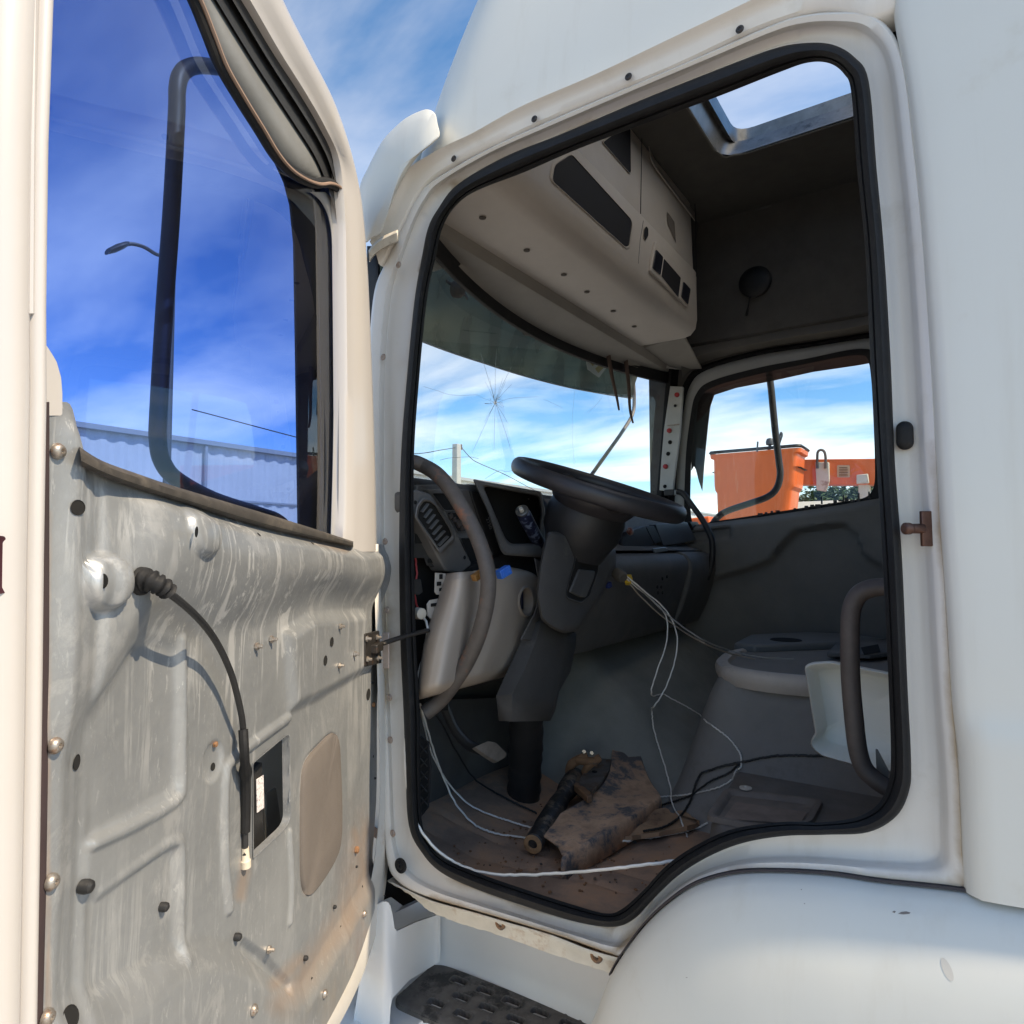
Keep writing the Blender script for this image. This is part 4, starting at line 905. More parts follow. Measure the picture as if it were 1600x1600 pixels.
b = MB(); b.loft([[fy(p, YW-.02) for p in wm], [fy(p, YW+.004) for p in wm], [fy(p, YW+.010) for p in [np.array(a)*.5+np.array(c)*.5 for a, c in zip(wm, wf)]], [fy(p, YW+.002) for p in wf], [fy(p, YW-.05) for p in wf]], True)
build('window_frame', b, mat('pale_grey_frame', (.34, .345, .33), .5, var=.05), PD, sharp=60)
b = MB(); b.loft([[fy(p, YW+.0) for p in wf], [fy(p, YW+.016) for p in [np.array(a)+(np.array(a)-np.array([1225, 690]))*.035 for a in wf]], [fy(p, YW) for p in [np.array(a)+(np.array(a)-np.array([1225, 690]))*.06 for a in wf]]], True)
build('door_seal', b, RUBBER, PD, sharp=60)
# far wall as a plate round the opening
hole = [fy(p, YW-.004) for p in wf]; x0, x1, z0, z1 = -1.0, 1.30, rz(-.85), rz(1.55)
rect = lambda y: [(x0, y, z0), (x1, y, z0), (x1, y, z1), (x0, y, z1)]
b = MB(); b.add(*fill_holed([(x, YW-.004, z) for x, _, z in rect(0)], [(p[0], YW-.004, p[2]) for p in hole]))
build('far_side_wall', b, LINER, TR)
b = MB(); b.add(*fill_holed([(x0, YW-.09, z0-.1), (x1-.05, YW-.09, z0-.1), (x1-.05, YW-.09, rz(.95)), (x0, YW-.09, rz(.95))], [(p[0], YW-.09, p[2]) for p in hole])); build('far_outer_skin', b, WHITE, TR)
# door trim with the moulded sweep of the arm rest
TX0, TX1 = -.3, 1.12
gx = np.linspace(TX0, TX1, 110); sill_pts = sorted([(float(onY(px, py, YW+.02)[0]), float(onY(px, py, YW+.02)[2])) for px, py in ((1070,822),(1112,817),(1187,808),(1281,794),(1365,780),(1420,772))])
swo = sorted([(float(onY(px, py, YW+.02)[0]), float(onY(px, py, YW+.02)[2])) for px, py in ((1060,940),(1110,908),(1170,892),(1205,878),(1222,855),(1245,832),(1290,824),(1322,822),(1340,838),(1352,870),(1400,900))])
G = np.zeros((110, 100, 3))
for i, x in enumerate(gx):
    zt_ = np.interp(x, *zip(*sill_pts)); zs_w = np.interp(x, *zip(*swo))
    for j, t in enumerate(np.linspace(0, 1, 100)):
        z = rz(-.80)*(1-t)+zt_*t
        y = YW+.012+.045*float(sst(-.012, .018, np.array(z-zs_w)))+.006*math.sin((z-1.0)*3)
        y -= .04*float(sst(.03, 0, np.array(zt_-z)))
        pk = max(abs(x-1.02)-.13, abs(z-(zt_-.055))-.025); y -= .03*float(sst(.01, -.008, np.array(pk)))
        G[i, j] = (x, y, z)
b = MB(); b.grid(G); build('door_trim', b, mat('dark_door_trim', (.17, .162, .15), .7, var=.12, vscale=6, bump=.35, bscale=350), PD, sharp=50)
# torn clips left along the window sill
rr = random.Random(11); b = MB()
for px in range(1188, 1362, 9):
    if rr.random() < .75:
        c = onY(px, 806-(px-1187)*.155-rr.uniform(0, 4), YW+.01); b.box(c, (rr.uniform(.008, .022), .012, rr.uniform(.006, .016)))
for px in (1284, 1318, 1342, 1358):
    c = onY(px, 783-(px-1281)*.12, YW+.01); b.box(c, (.006, .01, .03))
o = build('sill_clips', b, BLACKP, PD, bevel=.001); o['kind'] = 'stuff'
# passenger window glass, rain deflectors and mirror arm outside
b = MB(); b.slab([fy(p, YW-.025) for p in spline(WO_M, 3, True)], (0, -.004, 0)); build('window_glass', b, glass('clear_side_glass', (.76, .82, .85), .04, haze=.035), PD)
SMK = bpy.data.materials.new('smoked_deflector'); SMK.use_nodes = True; t_ = SMK.node_tree; pb = t_.nodes['Principled BSDF']; pb.inputs['Base Color'].default_value = (.06, .035, .028, 1); pb.inputs['Roughness'].default_value = .3
trn = t_.nodes.new('ShaderNodeBsdfTransparent'); trn.inputs[0].default_value = (.42, .26, .20, 1); mxs = t_.nodes.new('ShaderNodeMixShader'); mxs.inputs[0].default_value = .6
t_.links.new(trn.outputs[0], mxs.inputs[1]); t_.links.new(pb.outputs[0], mxs.inputs[2]); t_.links.new(mxs.outputs[0], t_.nodes['Material Output'].inputs['Surface'])
td = [(1088,660),(1091,625),(1112,600),(1187,580),(1262,564),(1330,550),(1362,548),(1366,566),(1338,571),(1270,581),(1202,596),(1150,606),(1116,617),(1108,640)]
b = MB(); b.slab([fy(p, YW-.10) for p in td], (0, -.004, 0)); build('top_deflector', b, SMK, PD)
bl = [(1081,640),(1095,612),(1113,615),(1109,640),(1106,665),(1102,705),(1099,740),(1097,767),(1092,752),(1087,733),(1084,728),(1080,735)]
b = MB(); b.slab([fy(p, YW-.11) for p in bl], (0, -.006, 0)); build('front_deflector', b, mat('dark_green_blade', (.035, .038, .034), .45), PD)
arm = [(1188,520),(1198,565),(1204,600),(1208,640),(1212,680),(1217,720),(1219,742),(1214,762),(1200,776),(1170,787),(1140,797),(1124,806),(1112,822),(1106,850)]
b = MB(); b.tube(spline([onY(p[0], p[1], YW-.24) for p in arm], 5), .0165, 12); build('mirror_arm', b, BLACKP, PD)

# roof lining with the hatch well
HZ = 1.49
b = MB(); hole = plate(b, -.95, .98, YW, -.10, rz(HZ), HX0-.05, HX1+.045, HY0+.05, HY1+.05, .09, cut=(.84, -.45))
build('headliner', b, LINER, TR)
hw_o = [np.array([p[0], p[1], rz(HZ)]) for p in hole]; k = len(hw_o); cxh, cyh = (HX0+HX1)/2, (HY0+HY1)/2
hw_i = [np.array([p[0], p[1], ROOF_TOP+.012]) for p in rounded([(HX0, HY0), (HX1, HY0), (HX1, HY1), (HX0, HY1)], .07, 5)]
rr = random.Random(2); edge = [p+np.array([rr.uniform(-.008, .008), rr.uniform(-.008, .008), -.002]) for p in hw_o]
HATCHM = mat('hatch_bare_metal', (.19, .19, .188), .32, .6, var=.3, vscale=14, col2=(.04, .04, .04), fac2=(.56, .68), scale2=9)
b = MB(); b.loft([[p*.985+np.array([cxh, cyh, p[2]])*.015 for p in hw_o], [p*.72+q*.28+np.array([0, 0, -.004]) for p, q in zip(hw_o, hw_i)], [p*.4+q*.6+np.array([0, 0, -.006]) for p, q in zip(hw_o, hw_i)], [np.array([q[0], q[1], ROOF_TOP-.05]) for q in hw_i], hw_i, [q+np.array([0, 0, .008])+(q-np.array([cxh, cyh, q[2]]))*.05 for q in hw_i]], True)
build('hatch_frame', b, HATCHM, TR, sharp=50)
b = MB(); b.tube(edge+[edge[0]], .0045, 6); build('torn_lining_edge', b, mat('torn_lining', (.16, .15, .13), .95), TR)
for px, py in ((1213,215),(1221,214),(1229,211),(1299,188),(1309,186),(1319,183)):
    c = onZ(px, py, rz(HZ)+.035); b = MB(); b.lathe([(0, .006), (.003, .006)], c, (0, .7, -.7), 8); build('rivet_hole', b, DARKGAP, TR)
# near upper wall inside, above the doorway and around, so that the cab is closed
b = MB(); b.loft([[(x, -.10, float(rail_height(max(x, 0.0))) if x > 0 else 2.95) for x in np.linspace(-.95, 1.0, 30)], [(x, -.18, rz(HZ)+.01) for x in np.linspace(-.95, .78, 30)]], False); build('near_upper_lining', b, LINER, TR)
b = MB(); b.loft([[(x, YW+.012, rz(.95)) for x in (-.95, 1.05)]]+[[(x, YW+.05+.24*max(0, z-.78)**1.5, rz(z)) for x in (-.95, 1.12-.1*max(0, z-.75))] for z in np.linspace(.98, 1.5, 8)], False); build('far_upper_lining', b, LINER, TR)
b = MB(); b.box(P3(-.48, -.10, .3), (.95, .04, 2.5)); build('near_rear_lining', b, LINER, TR)
b = MB(); b.box(P3(-.93, -1.05, .35), (.03, 1.95, 2.4)); build('back_lining', b, LINER, TR)
b = MB(); b.loft([[P3(1.185, YW, .895), P3(1.185, -.18, .895)], [P3(1.12, YW, 1.15), P3(1.12, -.26, 1.15)], [P3(.96, YW, 1.5), P3(.96, -.30, 1.5)]], False); build('front_upper_lining', b, LINER, TR)
# header trim over the far window and the moulded corner beside it
b = MB(); hp = spline([(1420,478),(1330,497),(1250,510),(1160,527),(1080,541),(1062,548)], 5); hq = spline([(1420,505),(1330,522),(1250,534),(1180,546),(1100,566),(1066,590)], 5)
b.loft([[onY(p[0], p[1], YW+.01) for p in hp], [onY(p[0], p[1]+2, YW+.06) for p in hp], [onY(*(np.array(p)*.4+np.array(q)*.6), YW+.075) for p, q in zip(hp, hq)], [onY(p[0], p[1], YW+.02) for p in hq]], False)
build('header_trim', b, mat('brown_grey_trim', (.16, .148, .13), .7, var=.08), TR, sharp=60)
# ceiling lamp: dark dome with a strap hanging by it
c = onY(1180, 441, YW+.118); b = MB(); b.lathe([(0, .070), (.010, .070), (.016, .062), (.02, .03), (.021, .004)], c, (0, 1, 0), 28, cap0=False); cl = build('wall_lamp_base', b, mat('black_lamp', (.014, .014, .014), .5), TR)
b = MB(); b.tube(spline([onY(1172, 462, YW+.130), onY(1169, 478, YW+.118), onY(1166, 494, YW+.11)], 4), [.003]*5+[.004, .006, .007, .004], 8); build('pull_strap', b, BLACKP, TR)
b = MB(); b.box(onY(1193, 318, YW+.185), (.07, .02, .055)); build('blanking_plate', b, DARKP, TR, bevel=.004)

# ================================================================ windshield, outside sun visor, header
def wsx(y, z): return 1.17-.036*y+.20*(1-((y+1.03)/.97)**2)-.10*(z-.2)
WY = np.linspace(-2.02, -.05, 40)
b = MB(); rows = []
for z in np.linspace(.12, .90, 14): rows.append([P3(wsx(y, z), y, z) for y in WY])
b.loft(rows, False)
WSH = build('windshield', b, glass('windshield_glass', (.74, .79, .82), .02, haze=.03), TR, solid=.004)
b = MB(); b.loft([[P3(wsx(y, .885), y, .905) for y in WY], [P3(wsx(y, .85)-.008, y, .86) for y in WY], [P3(wsx(y, .82)-.004, y, .818) for y in WY], [P3(wsx(y, .82)+.008, y, .816) for y in WY]], False); build('windshield_top_seal', b, RUBBER, TR, sharp=60)
# black glazing posts at the two ends
for y0, y1 in ((-2.03, -1.985), (-.12, -.04)):
    b = MB(); zz = np.linspace(.12, .9, 10)
    b.loft([[P3(wsx(y0, z), y0, z) for z in zz], [P3(wsx(y0, z)-.02, y0, z) for z in zz], [P3(wsx(y1, z)-.018, y1, z) for z in zz], [P3(wsx(y1, z)+.006, y1, z) for z in zz]], False); build('windshield_side_seal', b, RUBBER, TR, sharp=60)
# cracks: a star break and a few long runs
def wp(px, py):
    x = 1.3
    for _ in range(8):
        p = onX(px, py, x); x = wsx(p[1], p[2]-ZC)-.004
    return onX(px, py, x)
CRM = mat('glass_crack', (.40, .46, .48), .3, var=.3, vscale=90)
CRT = bpy.data.materials.new('crushed_glass'); CRT.use_nodes = True; _t = CRT.node_tree; _tl = _t.nodes.new('ShaderNodeBsdfTranslucent'); _tl.inputs[0].default_value = (.95, .97, .97, 1); _t.links.new(_tl.outputs[0], _t.nodes['Material Output'].inputs['Surface'])
star = (774, 629)
for e, n_ in (((751,552),1),((776,545),1),((800,572),1),((800,600),.8),((790,596),.8),((786,590),.7),((765,590),.6),((758,596),.6),((737,709),1),((772,704),1),((799,706),1),((794,662),.8),((786,638),.6),((756,661),.7),((764,648),.5)):
    q = [star, ((star[0]*.45+e[0]*.55)+random.uniform(-1.5, 1.5), star[1]*.45+e[1]*.55), e]; b = MB(); b.tube([wp(*p) for p in spline(q, 3)], [.0004*n_+.00015]*6+[.0002], 4); build('crack', b, CRM, WSH)
for q in (((774,629),(755,622),(745,617),(720,618),(700,616),(685,611),(662,604)),((778,629),(795,623),(815,621),(840,620)),((850,624),(868,632),(880,638)),((900,594),(896,630),(894,670),(896,710),(899,730)),((941,621),(930,634),(918,645)),((962,680),(940,712),(928,736)),((1018,600),(1010,618),(1000,634)),((1004,610),(998,622))):
    b = MB(); b.tube([wp(*p) for p in spline(q, 4)], .00032, 4); build('crack', b, CRM, WSH)
for _ in range(16):
    a = random.uniform(0, 6.28); r1, r2 = random.uniform(3, 8), random.uniform(8, 17); b = MB(); b.tube([wp(star[0]+r1*math.cos(a), star[1]+r1*math.sin(a)), wp(star[0]+r2*math.cos(a+.2), star[1]+r2*math.sin(a+.2))], 0.0006, 4); build('crack', b, CRT if _ % 2 else CRM, WSH)
b = MB(); rr = random.Random(6); c_ = [wp(star[0]+4.5*math.cos(a)*rr.uniform(.3, .9), star[1]+5*math.sin(a)*rr.uniform(.3, .9)) for a in np.linspace(0, 6.28, 14)[:-1]]; b.add([tuple(p) for p in c_]+[tuple(wp(*star))], [(i, (i+1) % 13, 13) for i in range(13)]); build('crushed_spot', b, CRT, WSH)
# sun visor outside
def vx(y): return 1.30+.26*(1-((y+1.05)/1.25)**2)
VY = np.linspace(-2.06, -.28, 40); VIS = bpy.data.materials.new('smoked_visor'); VIS.use_nodes = True; t_ = VIS.node_tree; pb = t_.nodes['Principled BSDF']; pb.inputs['Base Color'].default_value = (.085, .088, .072, 1); pb.inputs['Roughness'].default_value = .35
trn = t_.nodes.new('ShaderNodeBsdfTransparent'); trn.inputs[0].default_value = (.40, .41, .33, 1); mxs = t_.nodes.new('ShaderNodeMixShader')
vt = t_.nodes.new('ShaderNodeTexCoord'); vm = t_.nodes.new('ShaderNodeMapping'); vm.inputs['Scale'].default_value = (1, 1, .25); vn = t_.nodes.new('ShaderNodeTexNoise'); vn.inputs['Scale'].default_value = 7; vn.inputs['Detail'].default_value = 7; vr = t_.nodes.new('ShaderNodeMapRange'); vr.inputs['From Min'].default_value = .3; vr.inputs['From Max'].default_value = .7; vr.inputs['To Min'].default_value = .30; vr.inputs['To Max'].default_value = .66
t_.links.new(vt.outputs['Object'], vm.inputs['Vector']); t_.links.new(vm.outputs[0], vn.inputs['Vector']); t_.links.new(vn.outputs['Fac'], vr.inputs['Value']); t_.links.new(vr.outputs[0], mxs.inputs[0])
t_.links.new(trn.outputs[0], mxs.inputs[1]); t_.links.new(pb.outputs[0], mxs.inputs[2]); t_.links.new(mxs.outputs[0], t_.nodes['Material Output'].inputs['Surface'])
def vlow(y): return float(np.interp(y, [-2.2, -1.6, -1.0, -.45, .08], [.79, .765, .748, .715, .70]))
b = MB(); b.loft([[P3(vx(y)-.10, y, 1.02) for y in VY], [P3(vx(y)-.04, y, .95) for y in VY], [P3(vx(y)+.0, y, .85) for y in VY], [P3(vx(y)+.012, y, vlow(y)) for y in VY]], False)
VISOR = build('sun_visor', b, VIS, TR, solid=.004)
b = MB(); b.tube([P3(vx(y)+.012, y, vlow(y)) for y in VY], .0035, 6); build('visor_bead', b, mat('visor_bead', (.40, .42, .40), .4), VISOR)
for px, py in ((712,452),(822,513),(925,556)):
    c = onX(px, py, 1.42); b = MB(); b.lathe([(0, .03), (.02, .028), (.03, .016)], c, (-1, 0, -.3), 14); b.tube([c+np.array([0, .05, .012]), c+np.array([.0, -.04, .006]), c+np.array([.02, -.09, .0])], [.006, .010, .006], 8, 0, True, .6); build('visor_bracket', b, BLACKP, VISOR)
b = MB(); 
for y in np.linspace(-1.98, -.08, 12): pass
rows = [[P3(wsx(y, .9)+.0, y, .90) for y in WY], [P3(min(wsx(y, .9)+.02, 1.22), y*.94-.06, .98) for y in WY], [P3(1.08, y*.86-.145, 1.20) for y in WY]]
b.loft(rows, False); build('outer_header', b, WHITE, TR, solid=.01)
# sticker on the visor, with black and yellow slashes
b = MB(); sp = [(915,558),(933,549),(948,574),(936,590),(918,577)]; o_ = [onX(p[0], p[1], 1.43) for p in sp]; b.slab(o_, (.001, 0, 0)); stk = build('warning_sticker', b, mat('cream_sticker', (.60, .55, .42), .5), VISOR)
b = MB()
for q in (((921,565),(931,556),(936,562),(926,572)),((930,576),(940,567),(944,574),(935,583))): b.slab([onX(p[0], p[1], 1.4285) for p in q], (.0008, 0, 0))
build('sticker_mark', b, mat('mustard_mark', (.40, .27, .04), .5), stk)
# loose straps and the front mirror stay seen through the glass
STR = mat('brown_strap', (.085, .05, .035), .7, var=.2, vscale=30)
for q in (((944,556),(950,590),(957,620),(961,642)),((971,562),(976,600),(978,640),(983,662))):
    pts = spline([wp(*p)+np.array([-.02, 0, 0]) for p in q], 4); b = MB(); b.tube(pts, list(np.linspace(.011, .0045, len(pts))), 8, 0, True, .35, (1, 0, 0)); build('hanging_strap', b, STR, TR)
q = [(979,556),(985,566),(989,590),(991,625),(988,648),(972,675),(950,706),(922,745)]
b = MB(); b.tube(spline([onX(p[0], p[1], 1.44) for p in q], 5), .0095, 10); build('mirror_stay', b, mat('dull_stay', (.17, .15, .14), .5, .3, var=.2, vscale=40), TR)
# bare far pillar with its red plugs and punched holes
FP = [(1047,603),(1067,604),(1062,680),(1056,725),(1051,768),(1030,766),(1033,720),(1037,672)]
b = MB(); b.slab([onY(p[0], p[1], YW+.05) for p in FP], (0, -.02, 0)); fpil = build('far_pillar_plate', b, mat('bare_pillar_paint', (.52, .54, .52), .5, var=.05, vscale=12), TR, bevel=.003)
for px, py in ((1058,617),(1046,673),(1040,729)):
    b = MB(); b.lathe([(0, .012), (.008, .011), (.010, .006)], onY(px, py, YW+.051), (0, 1, 0), 14); build('red_plug', b, mat('red_plug', (.45, .03, .035), .5) if 'red_plug' not in bpy.data.materials else bpy.data.materials['red_plug'], fpil)
for px, py, r_ in ((1055,634,.007),(1047,691,.010),(1044,709,.010),(1039,760,.009)):
    b = MB(); b.lathe([(0, r_), (.002, r_), (.0025, r_*.7)], onY(px, py, YW+.051), (0, 1, 0), 14); build('pillar_hole', b, DARKGAP, fpil)
b = MB(); b.box(onY(1052, 664, YW+.055), (.06, .012, .004)); build('pillar_clip', b, BOLT, fpil)

# ================================================================ overhead shelf
SX = .92
def sh(px, py, X=SX): return onX(px, py, X)
r0, r1 = sh(822, 300), sh(1059, 514); SZ0 = float((r0[2]+r1[2])/2)          # lower rear edge, level
yN, yF = -.17, float(sh(1088, 380)[1])
ztop_ = rz(HZ)-.004; zseam = float((sh(905, 236)[2]+sh(1006, 343)[2])/2)
OS = empty('overhead_shelf', (SX, (yN+yF)/2, SZ0), TR)
BE2 = mat('beige_shelf_plastic', (.62, .565, .51), .5, var=.05, vscale=6, bump=.15, bscale=420)
# cross-section (X, z) swept along Y, with the far end rolled over
sec = [(.97, ztop_), (SX+.012, ztop_), (SX+.004, zseam+.012), (SX+.004, zseam+.003), (SX+.018, zseam), (SX+.018, zseam-.003), (SX-.006, zseam-.006), (SX-.010, zseam-.014), (SX-.010, SZ0+.075), (SX-.002, SZ0+.030), (SX+.02, SZ0+.006), (SX+.05, SZ0), (1.165, SZ0), (1.17, SZ0)]
ysw = [yN, -.4, -.8, -1.2, yF+.06, yF+.03, yF+.012, yF+.003, yF]; ins = [0, 0, 0, 0, 0, .002, .008, .018, .035]
rows = []
for y, i_ in zip(ysw, ins):
    rows.append([(min(x+(i_ if x < SX+.1 else 0), 1.2), y-(.15*(z-SZ0)/(ztop_-SZ0) if y == yN else 0), z+(i_*.8 if z < SZ0+.04 else 0)) for x, z in sec])
# cut-outs are modelled as proud-edged pockets set into the face: leave the face whole behind them
b = MB(); b.loft(rows, False, 0, False, True); build('shelf_body', b, BE2, OS, sharp=40)
def pocket(name, pts, X, depth, m_in, lip=.004, rad=8):
    o_ = rounded([np.array(p, float) for p in pts], rad, 4); c = np.mean(o_, 0)
    f1 = [sh(*(c+(p-c)*1.05), X-.001) for p in o_]; f2 = [sh(*p, X-.004) for p in o_]; f3 = [sh(*(c+(p-c)*.985), X-.0015) for p in o_]
    b = MB(); b.loft([f1, f2, f3], True); fr_ = build(name, b, BE2, OS, sharp=30)
    b = MB(); b.add([tuple(p) for p in f3], [tuple(range(len(f3)))]); build('pocket_void', b, m_in, OS); return fr_
VOID = mat('dark_pocket', (.010, .010, .014), .8)
pocket('pocket_rim', [(866,257),(893,240),(986,342),(988,350),(983,385),(978,387),(862,282)], SX-.010, .1, VOID, rad=6)
pocket('pocket_rim', [(942,222),(985,190),(986,268),(984,271)], SX+.006, .1, VOID, rad=3)
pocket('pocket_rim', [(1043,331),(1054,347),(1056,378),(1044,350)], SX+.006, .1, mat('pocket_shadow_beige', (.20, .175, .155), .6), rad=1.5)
pocket('slot_rim', [(1007,357),(1010,353),(1013,357),(1013,368),(1009,376),(1006,370)], SX-.010, .1, VOID, rad=2)
fc = [(1012,196),(1013,225),(1017,249),(1026,266),(1054,304),(1086,346)]; fu = [(1022,180),(1034,208),(1048,231),(1060,249),(1072,268),(1086,292)]
b = MB(); ff = spline(fc, 5); fg = spline(fu, 5)
b.loft([[sh(p[0], p[1], SX+.0035) for p in ff], [sh(*(np.array(p)*.97+np.array(q)*.03), SX+.001) for p, q in zip(ff, fg)], [sh(*q, SX+.11) for q in fg]], False); build('upper_facet', b, BE2, OS, sharp=20)
# vertical seams
for q in (((1003,197),(1002,270),(1001,334)),((1005,345),(1000,375),(997,412)),((1085,292),(1087,360),(1088,432))):
    b = MB(); b.tube([sh(p[0], p[1], SX+(.003 if p[1] < 345 and q[0][0] != 1005 else -.0095)) for p in q], .0013, 5); build('panel_seam', b, VOID, OS)
# switch panel: proud frame with two rockers and an open bay
def shq(pts, X, r_=2): return [sh(p[0], p[1], X) for p in rounded([np.array(p, float) for p in pts], r_, 3)]
b = MB(); out_ = [(1021,377),(1080,444),(1079,452),(1074,480),(1070,480),(1013,426)]; inn = [(1024,391),(1076,449),(1071,474),(1018,420)]
pr = shq([(1021,376),(1080,444),(1073,481),(1012,424)], SX-.010, 4); b.slab([p+np.array([0, 0, 0]) for p in pr], (-.010, 0, 0)); swp = build('switch_panel', b, BE2, OS, bevel=.002)
for q, m_ in (([(1024,390),(1035,402),(1031,430),(1019,419)], mat('navy_rocker', (.012, .014, .024), .4)), ([(1067,440),(1078,452),(1074,476),(1064,464)], bpy.data.materials['navy_rocker'])):
    b = MB(); b.slab(shq(q, SX-.0195, 2), (-.004, 0, 0)); build('rocker_switch', b, m_, OS, bevel=.001)
b = MB(); q = [(1037,403),(1064,434),(1060,466),(1033,432)]; o_ = shq(q, SX-.0205, 2); b.add([tuple(p) for p in o_], [tuple(range(len(o_)))]); build('empty_bay', b, VOID, OS)
b = MB(); b.tube(o_+[o_[0]], .0012, 5); build('bay_edge', b, BE2, OS)
# underside: blind screw dimples, stepped ledge to the windshield header
for px, py in ((754,340),(823,391),(881,429),(917,456),(958,486),(991,510)):
    p = onZ(px, py, SZ0-.0015); b = MB(); b.lathe([(0, .010), (.002, .0095), (.0025, .006)], p, (0, 0, -1), 14); build('screw_recess', b, mat('recess_brown', (.10, .085, .07), .7) if 'recess_brown' not in bpy.data.materials else bpy.data.materials['recess_brown'], OS)
LEDGE = mat('grey_beige_ledge_plastic', (.30, .28, .25), .6, var=.08)  # grey-beige plastic of the header ledge and the end return
YL = np.linspace(-1.98, -.10, 30)
b = MB(); b.loft([[(1.165, y, SZ0+.01) for y in YL], [(1.168, y, SZ0-.002) for y in YL], [(1.176, y, SZ0-.034) for y in YL], [(1.19, y, SZ0-.038) for y in YL], [(1.24, y, SZ0-.038) for y in YL], [(max(wsx(y, .88)-.004, 1.18), y, SZ0-.052) for y in YL], [(max(wsx(y, .88)+.02, 1.20), y, SZ0-.02) for y in YL]], False)
build('header_ledge', b, [LEDGE], OS, sharp=40)
for px, py in ((732,361),(842,432),(870,452),(983,524),(998,534)):
    p = onX(px, py, 1.168); b = MB(); b.lathe([(0, .006), (.004, .005)], p, (-1, 0, -.2), 10); build('ledge_screw', b, BLACKP, OS)
# beige return from the shelf end to the far side
b = MB(); pts = [P3(SX+.06, yF, SZ0-ZC+.02), P3(1.165, yF, SZ0-ZC), P3(1.165, YW+.02, SZ0-ZC-.02), P3(SX+.10, YW+.02, SZ0-ZC-.04)]; b.slab(pts, (0, 0, .012)); build('corner_panel', b, LEDGE, OS, bevel=.004)
# ================================================================ DASHBOARD
DASH = empty('dashboard', (1.1, -1.0, rz(-.1)), TR)
DS = DASH
def dX(px, py, X): return onX(px, py, X)
# long moulding under the windshield, swept along the cab
def sweep_y(sec, ys, mb, shift=None):
    mb.loft([[(x+(shift(y) if shift else 0), y, rz(z)) for x, z in sec] for y in ys], False, 0, True, True)
b = MB(); sweep_y([(1.38, .13), (1.36, .185), (1.16, .185), (1.145, .175), (1.14, .13), (1.14, -.30), (1.38, -.30)], [-2.0, -.10], b); build('dash_core', b, mat('dark_dash_core', (.045, .044, .044), .8, var=.2), DS, bevel=.006)
DASHM = mat('charcoal_dash', (.125, .120, .117), .62, var=.15, vscale=10, bump=.4, bscale=420, col2=(.19, .17, .15), fac2=(.55, .8), scale2=7)
# top rim on the driver side (lighter dusty edge)
b = MB(); b.slab([dX(646,758,1.13), dX(700,757,1.13), dX(746,757,1.13), dX(760,768,1.13), dX(646,768,1.13)], (-.012, 0, 0)); build('dash_top_edge', b, DASHM, DS, bevel=.003)
# vent end piece
XV = 1.06
body = [(640,768),(652,765),(672,771),(695,802),(716,838),(738,882),(722,895),(697,893),(690,880),(668,840),(648,806),(640,795)]
b = MB(); b.slab([dX(*p, XV) for p in rounded([np.array(p, float) for p in body], 3, 2)], (.05, 0, 0)); vent = build('vent_housing', b, DASHM, DS, bevel=.004)
fr_o = rounded([np.array(p, float) for p in ((660,778),(651,790),(648,808),(688,866),(712,843),(706,828),(680,786),(670,779))], 4, 3)
fr_c = np.mean(fr_o, 0); fi = [fr_c+(p-fr_c)*.84 for p in fr_o]
b = MB(); b.loft([[dX(*p, XV) for p in fr_o], [dX(*p, XV-.010) for p in fr_o], [dX(*p, XV-.012) for p in [fr_c+(q-fr_c)*.93 for q in fr_o]], [dX(*p, XV-.008) for p in fi], [dX(*p, XV-.001) for p in fi]], True); build('vent_bezel', b, DASHM, DS, sharp=50)
b = MB(); b.add([tuple(dX(*p, XV-.0015)) for p in fi], [tuple(range(len(fi)))]); build('vent_well', b, DARKGAP, DS)
for k in range(7):
    t = (k+.15)/6.6; L0 = np.array([660, 799])*(1-t)+np.array([689, 857])*t; R0 = np.array([670, 786])*(1-t)+np.array([704, 842])*t
    d = np.array([2.1, 4.0]); d2 = np.array([.9, -1.2])
    q = [L0, L0*.35+R0*.65+d2*1.2, R0+d2*.2, R0+d*.22, L0*.35+R0*.65+d*.28+d2*.8, L0+d*.28]
    b = MB(); b.slab([dX(*p, XV-.010) for p in q], (.010, 0, .003)); build('vent_slat', b, DARKP, DS, bevel=.0008)
for px, py in ((649,785),(726,871)):
    b = MB(); b.lathe([(0, .005), (.001, .0045)], dX(px, py, XV-.001), (-1, 0, 0), 12); build('screw_hole', b, DARKGAP, DS)
# switch tower: frame with empty cut-outs
XS = 1.10
tower = [(668,764),(735,764),(760,800),(786,864),(778,884),(742,888),(722,852),(695,802)]
b = MB(); b.slab([dX(*p, XS) for p in tower], (.04, 0, 0)); build('switch_tower', b, DASHM, DS, bevel=.004)
def recess(pts, X, nm, m_=None, w=1.6):
    o_ = rounded([np.array(p, float) for p in pts], 2, 3); c = np.mean(o_, 0); g = lambda s_: [c+(p-c)*(1+s_/np.linalg.norm(p-c)) for p in o_]
    b = MB(); b.loft([[dX(*p, X) for p in g(w)], [dX(*p, X-.005) for p in g(w*.8)], [dX(*p, X-.005) for p in g(.4)], [dX(*p, X-.0006) for p in o_]], True); f = build(nm, b, m_ or DASHM, DS, sharp=50)
    b = MB(); b.add([tuple(dX(*p, X-.0012)) for p in o_], [tuple(range(len(o_)))]); build('blank_hole', b, DARKGAP, DS); return f
recess(((676,771),(701,771),(712,797),(695,797)), XS, 'switch_frame'); recess(((699,801),(714,801),(732,828),(716,831)), XS, 'switch_frame'); recess(((720,841),(741,841),(752,879),(737,883)), XS, 'switch_frame')
rr = random.Random(4)
